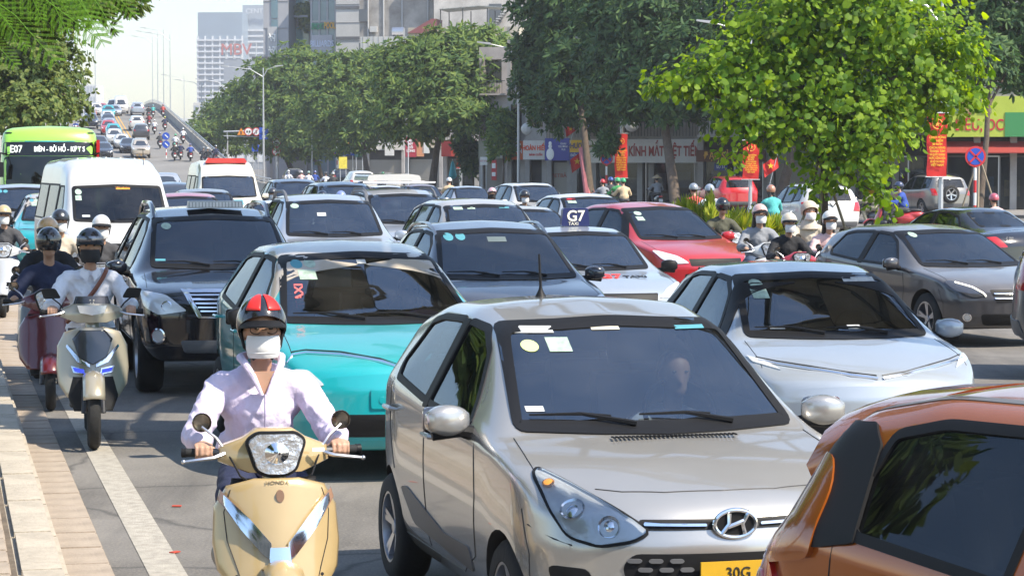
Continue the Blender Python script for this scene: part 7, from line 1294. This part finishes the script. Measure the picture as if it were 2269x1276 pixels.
# ---------------------------------------------------------------- cream scooter and its rider (nearest)
CREAM = mat('paint_cream_scooter', (.47, .34, .16), .28, .2, coat=1., var=.06, vscale=2.)
sc, fa, gz = scooter('scooter', 'cream scooter with chrome V trim, nearest the camera', CREAM, True, 1.)
for sx in (-1, 1):
    shell([(sx*.035, .575), (sx*.13, .685), (sx*.24, .785), (sx*.245, .745), (sx*.17, .635), (sx*.075, .525), (sx*.03, .49)], lambda x, z: fa(x, z)-.014-.02*abs(math.sin((z-.5)*9)), .012, 'chrome_trim', CHROME, sc); sh_ = shell([(sx*.16, .715), (sx*.25, .80), (sx*.262, .755), (sx*.20, .675)], lambda x, z: fa(x, z)-.026, .01, 'indicator', mat('smoke_lens', (.28, .16, .10), .15, coat=1.), sc)
shell([(-.045, .56), (.045, .56), (.05, .49), (.03, .44), (-.03, .44), (-.05, .49)], lambda x, z: fa(x, z)-.026, .01, 'trim_centre', CHROME, sc)
shell([(-.17, .385), (-.10, .42), (0, .43), (.10, .42), (.17, .385), (.15, .34), (-.15, .34)], lambda x, z: fa(x, z)-.006, .02, 'wheel_opening', BLACK, sc)
g = MB(); g.prism(disc(0, .775, .018, 16, .028), fa(0, .775)-.012, fa(0, .775)+.01, 'y', (.01, 0, 0)); g.build('emblem', mat('emblem_rose', (.45, .28, .2), .3, .6), sc, True); letters('HONDA', .022, mat('ink_soft', (.12, .09, .05), .5), sc, (0, fa(0, .832)-.003, .832), 0, .001, 72, 1.3)
g = MB(); g.box((.19, -.425, gz+.02), (.055, .012, .016)); g.build('cowl_badge', WHITEP, sc)
for sx in (-1, 1):
    g = MB(); g.tube([(sx*x, fa(x, z)-.001, z) for x, z in ((.205, .80), (.235, .70), (.225, .58), (.185, .46), (.165, .39))], .0022, 5); g.build('panel_seam', INK, sc)
    g = MB(); g.tube([(sx*.20, -.36, gz-.01), (sx*.16, -.43, gz-.09), (sx*.07, -.42, gz-.15), (sx*.03, -.38, gz-.2)], .005, 6); g.build('brake_cable', BLACK, sc, True)
    g = MB(); g.lathe([(.008, 0), (.007, .003), (0, .003)], 10, Matrix.Rotation(R(90), 3, 'X'), (sx*.19, fa(.19, .43)-.002, .43)); g.build('screw', DARKM, sc)
rd = rider('person in pale lilac jacket, white mask and red and black helmet on the cream scooter', CL['lilac'], CL['navy'], 'open', mat('helmet_black', (.012, .012, .014), .15, coat=1.), MASKW, True, .02, hair=False, width=1.12, pants_short=True)
H = Vector(rd['H']); hc = H+Vector((0, .012, .045)); HR = mat('helmet_red', (.62, .025, .02), .35); ho = [c for c in rd.children if c.name.startswith('helmet')][0]
for sx in (-1, 1):
    V = []; Fc = []; nu, nv = 10, 8
    for i in range(nu+1):
        for j in range(nv+1): th = R(8+52*j/nv); a = -math.pi/2+sx*R(10+(50-10*j/nv)*i/nu+0*j); V.append(hc+1.06*Vector((.1145*math.sin(th)*math.cos(a), .1380*math.sin(th)*math.sin(a), .1310*math.cos(th))))
    for i in range(nu):
        for j in range(nv): Fc.append((i*(nv+1)+j, i*(nv+1)+j+1, (i+1)*(nv+1)+j+1, (i+1)*(nv+1)+j))
    g = MB(); g.add(V, Fc); o_ = g.build('red_panel', HR, ho, True); sd_ = o_.modifiers.new('t', 'SOLIDIFY'); sd_.thickness = .004; sd_.offset = 0
    g = MB(); g.tube([H+Vector((sx*(.037+.026*math.cos(t)), -.098+.012*abs(math.cos(t)), .022+.018*math.sin(t))) for t in np.linspace(0, 2*math.pi, 17)], .0022, 5, False); g.build('glasses_rim', BLACK, rd, True)
g = MB(); g.tube([H+Vector((-.012, -.1, .025)), H+Vector((.012, -.1, .025))], .002, 5); g.build('glasses_bridge', BLACK, rd)
nk = H+Vector((0, 0, -.165))
for sx in (-1, 1): g = MB(); g.tube([nk+Vector((sx*.012, -.115, -.115)), nk+Vector((sx*.05, -.105, -.03)), nk+Vector((sx*.085, -.06, .03)), nk+Vector((sx*.095, .04, .05)), nk+Vector((sx*.05, .10, .06))], [.008, .014, .018, .022, .02], 8); g.build('collar', CL['lilac'], rd, True)
g = MB(); g.prism([(nk.x-.055, nk.z-.005), (nk.x+.055, nk.z-.005), (nk.x+.004, nk.z-.115), (nk.x-.004, nk.z-.115)], nk.y-.098, nk.y-.090, 'y'); g.build('open_neck', SKIN, rd); g = MB(); g.tube([nk+Vector((0, -.118, -.11)), nk+Vector((0, -.118, -.20)), nk+Vector((0, -.09, -.36))], .004, 5); g.build('zip', mat('zip_lilac', (.45, .4, .55), .4, .4), rd)
for k in range(3): z = -.085+.028*k; g = MB(); g.tube([H+Vector((.083*math.sin(a), -.012-.104*math.cos(a), z)) for a in np.linspace(-1., 1., 13)], .003, 5); g.build('mask_pleat', MASKW, rd, True)
place((sc, rd), 586, 11.25, 12)
# ---------------------------------------------------------------- grey and cream big-wheel scooter, white shirted rider
SHP = mat('paint_sand', (.38, .34, .26), .28, .3, coat=1.); SHD = mat('paint_gunmetal', (.05, .05, .055), .25, .4, coat=1.)
sc, fa, gz = scooter('scooter', 'sand and gunmetal scooter with blue running lights and black mirrors', SHP, True, 1.12, .29, SHD, False, mir='tri')
shell([(-.10, .93), (.10, .93), (.16, .86), (.11, .72), (0, .66), (-.11, .72), (-.16, .86)], lambda x, z: fa(x, z)-.02, .015, 'front_panel', SHD, sc)
for sx in (-1, 1):
    shell([(sx*.02, .665), (sx*.10, .71), (sx*.20, .82), (sx*.21, .80), (sx*.12, .68), (sx*.02, .64)], lambda x, z: fa(x, z)-.024, .012, 'chrome_trim', CHROME, sc); q = shell([(sx*.055, .585), (sx*.155, .60), (sx*.175, .655), (sx*.06, .635)], lambda x, z: fa(x, z)-.022, .012, 'lamp_frame', CHROME, sc); shell([(sx*.068, .597), (sx*.145, .610), (sx*.158, .642), (sx*.07, .627)], lambda x, z: fa(x, z)-.03, .008, 'running_light', mat('lamp_blue', (.03, .05, .5), .2, emit=.6), q)
shell([(-.16, .57), (.16, .57), (.20, .42), (.15, .30), (-.15, .30), (-.20, .42)], lambda x, z: fa(x, z)-.004, .02, 'wheel_opening', BLACK, sc); g = MB(); g.prism(disc(0, .61, .016, 14), fa(0, .61)-.03, fa(0, .61), 'y'); g.build('badge', ALLOY, sc)
shell([(-.12, gz+.06), (.12, gz+.06), (.10, gz+.0), (.0, gz-.02), (-.10, gz+.0)], lambda x, z: -.46+1.6*x*x, .02, 'headlight', LAMPC, sc); shell([(-.13, gz+.13), (.13, gz+.13), (.15, gz+.07), (-.15, gz+.07)], lambda x, z: -.44+1.6*x*x+.5*(z-gz), .02, 'meter_cover', SHD, sc)
rd = rider('person in a white shirt with a brown shoulder strap, black mask and goggles on helmet', CL['white'], CL['charcoal'], 'half', mat('helmet_black', (.012, .012, .014), .15, coat=1.), MASKB, True, .12, grip=(.31, -.27, .95*1.12), width=1.1)
H = Vector(rd['H']); g = MB(); pts = [(.20, .10, H.z-.22), (.14, -.02, H.z-.24), (.06, .06, H.z-.30), (-.05, .06, H.z-.43), (-.16, .08, H.z-.56), (-.2, .2, H.z-.62)]
g.tube([(.13, .16, H.z-.17), (.125, .085, H.z-.185), (.09, .055, H.z-.25), (.03, .055, H.z-.34), (-.05, .07, H.z-.44), (-.13, .09, H.z-.54), (-.19, .17, H.z-.60)], .019, 6); g.build('shoulder_strap', mat('leather', (.20, .07, .04), .6), rd, True)
face_patch(H+Vector((0, .012, .075)), -62, 62, -.018, .03, (.124, .148, .12)).build('goggles', mat('goggle', (.18, .18, .2), .12, .7), rd, True)
for sx in (-1, 1): g = MB(); g.add([(sx*.01, .055, H.z-.20), (sx*.075, .07, H.z-.155), (sx*.085, .06, H.z-.21), (sx*.03, .05, H.z-.265)], [(0, 1, 2, 3)]); q = g.build('collar', CL['white'], rd, fix=False); sd_ = q.modifiers.new('t', 'SOLIDIFY'); sd_.thickness = .008
place((sc, rd), 200, 19.75, 11)
# ================================================================ the other riders
GREYS = mat('lite_paint_scooter', (.4, .4, .42), .3, .2, coat=1.); HELG = mat('helmet_base', (.25, .26, .28), .25, coat=1.); TSH, TTR = CL['grey'], CL['denim']
TPL = {}
TPL['half'] = rider('', TSH, TTR, 'half', HELG, MASKW); TPL['open'] = rider('', TSH, TTR, 'open', HELG, MASKW, hair=True); TPL['full'] = rider('', TSH, TTR, 'full', HELG, None); TPL['hood'] = rider('', TSH, TTR, None, HELG, MASKW, hood=CL['beige']); TPL['cone'] = rider('', TSH, TTR, 'cone', HELG, None)
TPL['bare'] = rider('', TSH, TTR, None, HELG, None)
TPL['scooter'] = scooter('scooter', '', GREYS, False)[0]
USED = set()
def take(k):
    return copy_tree(TPL[k])
PN = {}
def col(c):
    key = 'enamel_%.2f_%.2f_%.2f' % c; return mat(key, c, .28, .1, coat=1.)
def add_rider(tpl, label, px, Y, deg, shirt, trousers=None, hel=None, sc=(.3, .3, .32), sclabel=None, k=1.03, z=0., mask=None, group=None, X=None):
    swap = {TSH: CL[shirt]}
    if trousers: swap[TTR] = CL[trousers]
    if hel: swap[HELG] = col(hel)
    if mask is not None: swap[MASKW] = mask
    o = remat(take(tpl), swap); p = Vector((X_at(px, Y) if X is None else X, Y, z)); o['label'] = label; o['category'] = 'person'; o.name = 'person'
    if group: o['group'] = group
    o.location = p; o.rotation_euler = (0, 0, R(deg)); o.scale = (k, k, k)
    s_ = None
    if sc:
        s_ = remat(take('scooter'), {GREYS: col(sc)}); s_['label'] = sclabel; s_['category'] = 'scooter'; s_.name = 'scooter'; s_.location = p; s_.rotation_euler = (0, 0, R(deg)); s_.scale = (k, k, k)
        if group: s_['group'] = group+' (their scooters)'
    return o, s_
AR = add_rider
AR('full', 'person in navy jacket and black visored helmet, left of the white shirted rider', 108, 22.8, 11, 'navy', 'maroon', (.012, .012, .014), (.10, .008, .012), 'dark red scooter under the navy jacketed rider', 1.03)
AR('half', 'person in tan helmet and black jacket, behind the visored rider', 106, 25.6, 11, 'black', 'charcoal', (.55, .33, .13), (.03, .03, .035), 'black scooter under the tan helmeted rider', 1.05)
AR('half', 'person in beige jacket with black helmet and blue white mask, by the white van', 134, 31, 11, 'beige', 'charcoal', (.02, .02, .022), (.1, .1, .11), 'dark scooter under the beige jacketed rider', 1.04)
AR('half', 'person in white cap helmet and blue grey shirt, left of the black SUV roof', 226, 29, 12, 'denim', 'charcoal', (.62, .6, .58), (.2, .2, .22), 'grey scooter behind the white shirted rider', 1.02)
AR('half', 'person in tan cap and charcoal tee at the left edge', 8, 36, 10, 'charcoal', 'denim', (.5, .38, .2), (.45, .46, .47), 'silver scooter at the left edge of the street', 1.02)
AR('open', 'person with long hair, pink helmet and pale cardigan on the right', 1690, 36, 10, 'grey', 'denim', (.62, .38, .33), (.6, .6, .58), 'white scooter under the pink helmeted rider', 1.03)
AR('half', 'person in black jacket with cream helmet and white mask on the right', 1756, 33.6, 12, 'black', 'black', (.6, .52, .4), (.4, .03, .04), 'red scooter under the black jacketed rider', .98)
AR('hood', 'person in a beige hooded jacket and mask, behind the black jacketed rider', 1801, 37.6, 12, 'beige', 'khaki', None, (.05, .05, .055), 'black scooter under the beige hooded rider', 1.04)
AR('open', 'person in pale pink jacket with white helmet, next to the grey hatchback', 1846, 35., 12, 'pink', 'charcoal', (.66, .62, .56), (.62, .6, .58), 'cream white scooter beside the grey hatchback', .98)
AR('full', 'person in camouflage jacket and black full helmet by the fan palms', 1607, 41.6, 14, 'camo', 'black', (.01, .01, .012), (.03, .03, .035), 'black scooter under the camouflage rider', 1.04)
AR('half', 'person in coral shirt riding away beside the white shirt', 1532, 64, 196, 'red', 'charcoal', (.25, .27, .3), (.06, .06, .07), 'dark scooter under the coral shirted rider', 1.08)
AR('half', 'person in white shirt riding away, back turned', 1567, 61.5, 196, 'white', 'denim', (.3, .34, .4), (.25, .06, .04), 'brownish scooter under the white shirted back', 1.08)
AR('cone', 'person in a conical straw hat before the optician shop', 1453, 118, 192, 'grey', 'charcoal', None, (.05, .05, .06), 'dark scooter with the conical hat rider', 1.02)
AR('half', 'person with a green helmet and bag straps riding away', 1378, 96, 194, 'tan', 'charcoal', (.03, .32, .12), (.05, .05, .05), 'scooter under the green helmet with bag straps', 1.05); AR('half', 'person in green jacket and green helmet riding away', 1366, 99, 194, 'green', 'charcoal', (.05, .35, .12), (.05, .05, .05), 'scooter under the green jacketed rider', 1.05)
AR('half', 'person with a red helmet before the flag shop', 1333, 101, 194, 'grey', 'charcoal', (.55, .03, .03), (.05, .05, .05), 'scooter under the red helmet', 1.); AR('half', 'person with a blue helmet between red and green helmets', 1351, 103, 194, 'denim', 'charcoal', (.03, .06, .25), (.05, .05, .05), 'scooter under the blue helmet', 1.05)
AR('half', 'person in blue shirt riding leftward on a red motorbike', 1980, 76, 262, 'blue', 'charcoal', (.03, .04, .09), (.45, .03, .03), 'red motorbike crossing under the drooping leaves', 1.05, .0, MASKB)
AR('half', 'person in khaki trousers waiting left of the red motorbike', 1922, 80, 240, 'khaki', 'khaki', (.05, .05, .06), (.06, .06, .07), 'dark scooter left of the red motorbike', 1.02)
AR('half', 'person with a pink helmet riding away behind the black sedan', 2195, 55.5, 196, 'pink', 'charcoal', (.5, .10, .13), (.1, .1, .1), 'scooter hidden behind the black sedan', .98)
AR('open', 'person in teal shirt with an orange brown helmet by the white SUV', 1702, 65, 200, 'teal', 'charcoal', (.42, .20, .12), (.05, .05, .05), 'scooter beside the red pickup', 1.05)
AR('half', 'shadowed person standing astride a scooter before the brown sign', 1607, 112, 194, 'navy', 'charcoal', (.05, .06, .08), (.05, .05, .05), 'scooter before the brown sign', 1.02)
AR('open', 'person with pink hood cap between the sedans', 1093, 62, 12, 'pink', 'charcoal', (.6, .36, .38), (.1, .1, .1), 'scooter between the silver blue sedan and white SUV', 1.02, 0., MASKB); AR('half', 'person with a black cap helmet before the white SUV', 1166, 54, 12, 'charcoal', 'charcoal', (.02, .02, .02), (.1, .1, .1), 'scooter before the white SUV with sunroof', 1.04)
AR('half', 'person with a black and white helmet behind the red light SUV', 606, 60, 12, 'grey', 'charcoal', (.05, .05, .06), (.1, .1, .1), 'scooter beside the white sedan', 1.03); AR('half', 'person with a glossy black helmet before the black people carrier', 716, 52, 12, 'charcoal', 'charcoal', (.015, .018, .03), (.1, .1, .1), 'scooter before the black people carrier, left one', 1.04); AR('half', 'person with a blue white helmet before the black people carrier', 758, 53, 12, 'denim', 'charcoal', (.2, .25, .5), (.1, .1, .1), 'scooter before the black people carrier, right one', 1.03)
AR('half', 'person with a white helmet far back by the grey van', 994, 102, 192, 'tan', 'charcoal', (.6, .6, .6), (.08, .08, .08), 'scooter of the white helmeted rider far back', 1.04)
for px, Y, d, shc, hl, lb in ((640, 205, 10, 'white', (.6, .6, .6), 'riding toward the camera below the gantry'), (668, 190, 190, 'pink', (.5, .5, .5), 'leftmost of the far pair riding away'), (684, 185, 190, 'white', (.25, .35, .3), 'right of the far pair riding away'), (698, 195, 190, 'blue', (.1, .1, .3), 'in blue beyond the far pair'), (722, 170, 192, 'white', (.05, .05, .06), 'before the white SUV tail lamp'), (738, 162, 192, 'denim', (.4, .4, .4), 'beside the white SUV tail'), (848, 165, 192, 'blue', (.05, .2, .1), 'in dark blue behind the white SUV')):
    AR('half', 'far person on a scooter '+lb, px, Y, d, shc, 'charcoal', hl, (.25, .04, .04) if px == 722 else (.12, .12, .13), 'far scooter of the person '+lb, 1.05)
# drivers behind the two nearest windscreens
for car, lb, shc, dx in ((s_silver, 'driver in a white shirt behind the silver windscreen', 'white', .36), (s_teal, 'driver of the turquoise taxi behind its windscreen', 'grey', .40)):
    o = remat(take('bare'), {TSH: CL[shc]}); o['label'] = lb; o['category'] = 'person'; o.name = 'person'; M = Matrix.Rotation(car.e.rotation_euler.z, 3, 'Z'); o.location = car.e.location+M @ Vector((dx, 1.72+.1*(car is s_teal), -.24+.05*(car is s_teal))); o.rotation_euler = car.e.rotation_euler
# ================================================================ flyover traffic
def ramp_Y(py):
    best = None
    for i in range(1800):
        Y = 172+i*.12; u = CY-F*math.tan(math.atan2(rz(Y)-CAMH, Y)+PITCH)
        if best is None or abs(u-py) < best[0]: best = (abs(u-py), Y)
    return best[1]
L_SED = lite('sedan_car', scale_spec(SEDAN, 1, 1, 1)); L_CRO = lite('crossover_car', CROSS); L_SUV = lite('suv_car', SUV); L_VAN = lite('passenger_van', VAN, 'van'); LU = set()
CN = dict(white=DUSTY, teal=TEAL, black=PBLACK, grey=PGREY, silver=PSILVB, red=PRED, cream=PCREAM, gold=PGOLD, navy=PNAVY)
def far_car(tp, c, px, Y, deg, label, z=0., X=None, group=None):
    o = copy_tree(tp); o.name = tp.name.split('.')[0]; remat(o, {LITEP: CN[c]}); o['label'] = label; o.location = ((X if X is not None else X_at(px, Y)), Y, z); o.rotation_euler = (R(0), 0, R(deg))
    if group: o['group'] = group
    return o
def on_ramp(tp, c, px, py, label, away=False):
    Y = ramp_Y(py); o = far_car(tp, c, px, Y, 190.6 if away else 10.6, label, rz(Y)+.02, None, 'cars on the flyover'); sl = math.atan2(rz(Y+3)-rz(Y-3), 6); o.rotation_euler = (sl if not away else -sl, 0, o.rotation_euler[2]); return o
q = [(L_VAN, 'white', 271, 253, 'white van at the crest of the flyover beside the yellow line'), (L_SED, 'silver', 258, 258, 'silver car just behind the crest van'), (L_SUV, 'black', 255, 252, 'dark SUV at the crest left of the white van'), (L_CRO, 'teal', 243, 262, 'turquoise taxi farthest up the flyover queue'), (L_SED, 'white', 241, 273, 'white car fourth from the flyover crest'), (L_SED, 'navy', 242, 281, 'dark blue car midway down the flyover queue'), (L_SED, 'silver', 245, 291, 'silver car midway down the flyover queue'), (L_CRO, 'red', 243, 300, 'maroon red car in the flyover queue'), (L_CRO, 'teal', 254, 309, 'turquoise taxi behind the white hatch on the flyover'), (L_CRO, 'white', 256, 322, 'white crossover near the foot of the flyover queue'), (L_SED, 'white', 273, 331, 'white sedan above the cream minivan'), (L_SED, 'navy', 287, 341, 'blue black sedan left of the cream minivan'), (L_SUV, 'gold', 314, 352, 'cream minivan low on the flyover'), (L_SED, 'silver', 199, 254, 'pale car in the left flyover lane near the crest'), (L_CRO, 'white', 216, 257, 'white car in the left flyover lane near the crest'), (L_SUV, 'grey', 199, 272, 'grey SUV in the left flyover lane'), (L_SUV, 'navy', 203, 287, 'dark SUV in the left flyover lane above the bus'), (L_SED, 'red', 228, 254, 'red car at the crest in the left lane'), (L_SED, 'navy', 232, 352, 'dark sedan beside the bus roof'), (L_SED, 'navy', 222, 336, 'blue sedan beside the red flag of the bus')]
for tp, c, px, py, lb in q: on_ramp(tp, c, px, py, lb)
for tp, c, px, py, lb in ((L_SUV, 'silver', 305, 254, 'silver SUV cresting the flyover, driving away'), (L_SUV, 'white', 303, 287, 'white SUV driving up the flyover'), (L_SUV, 'grey', 312, 307, 'grey SUV driving up the flyover, nearest of the three')): on_ramp(tp, c, px, py, lb, True)
for tp, c, px, Y, d, lb in ((L_SED, 'white', 335, 150, 11, 'white car at the foot of the flyover behind the white van'), (L_SUV, 'silver', 372, 120, 11, 'silver SUV over the white van roof, right side'), (L_SED, 'silver', 388, 104, 11, 'silver sedan between the white van and ambulance'), (L_SED, 'navy', 402, 90, 11, 'dark blue sedan left of the ambulance'), (L_CRO, 'navy', 395, 78, 11, 'navy crossover low beside the white van'), (L_SUV, 'white', 783, 159, 192, 'white SUV driving away down the street, tail lit'), (L_SED, 'white', 850, 205, 192, 'white car parked beyond the leaning trunk'), (L_VAN, 'silver', 912, 236, 196, 'grey passenger van driving away before the bread shop'), (L_SUV, 'navy', 745, 225, 192, 'dark SUV beyond the yellow poster'), (L_SUV, 'grey', 645, 240, 190, 'shaded SUV under the gantry trees')): far_car(tp, c, px, Y, d, lb)
k = 0
for px, py, shc, hl in ((331, 263, 'black', (.1, .1, .1)), (341, 261, 'teal', (.2, .4, .4)), (363, 260, 'red', (.3, .1, .1)), (332, 283, 'maroon', (.1, .1, .1)), (344, 298, 'white', (.5, .5, .5)), (367, 290, 'navy', (.5, .5, .1)), (356, 330, 'denim', (.2, .2, .3)), (390, 334, 'white', (.05, .35, .15)), (407, 319, 'white', (.6, .6, .6)), (388, 357, 'black', (.1, .3, .2)), (401, 355, 'navy', (.2, .2, .2)), (423, 358, 'blue', (.1, .1, .2)), (452, 366, 'charcoal', (.2, .2, .2)), (461, 368, 'black', (.4, .4, .4)), (479, 362, 'navy', (.1, .1, .12))):
    nm = ('first', 'second', 'third', 'fourth', 'fifth', 'sixth', 'seventh', 'eighth', 'ninth', 'tenth', 'eleventh', 'twelfth', 'thirteenth', 'fourteenth', 'fifteenth')[k]; k += 1; Y = ramp_Y(py); AR('half', 'flyover rider in %s, %s from the left going up' % (shc, nm), px, Y, 190.6, shc, 'charcoal', hl, (.2, .05, .05) if k % 3 == 0 else (.1, .1, .11), 'scooter of the %s flyover rider from the left' % nm, 1.06, rz(Y)+.02, None, 'riders on the flyover')
for px, py, shc in ((212, 262, 'white'), (170, 300, 'blue')): Y = ramp_Y(py); AR('half', 'flyover rider in %s coming down the left lane' % shc, px, Y, 10.6, shc, 'charcoal', (.5, .5, .5), (.3, .1, .1), 'scooter of the %s clad rider coming down' % shc, 1.06, rz(Y)+.02, None, 'riders on the flyover')

for t_ in list(TPL.values())+[L_SED, L_CRO, L_SUV, L_VAN]:                # the patterns themselves are not part of the street
    for x in list(t_.children_recursive)+[t_]: bpy.data.objects.remove(x)
# ================================================================ the hazy air
g = MB(); g.box((0, 985, 110), (1900, 2060, 224)); hz_ = g.build('haze', None); hz_['kind'] = 'stuff'; m = bpy.data.materials.new('haze'); m.use_nodes = True; nt = m.node_tree; nt.nodes.remove(nt.nodes['Principled BSDF']); v = N(nt, 'ShaderNodeVolumePrincipled', i_Color=(.96, .94, .97, 1), i_Density=.0004, i_Anisotropy=.3); nt.links.new(v.outputs[0], nt.nodes['Material Output'].inputs['Volume']); hz_.data.materials.append(m)

bpy.data.scenes.remove(TMP)
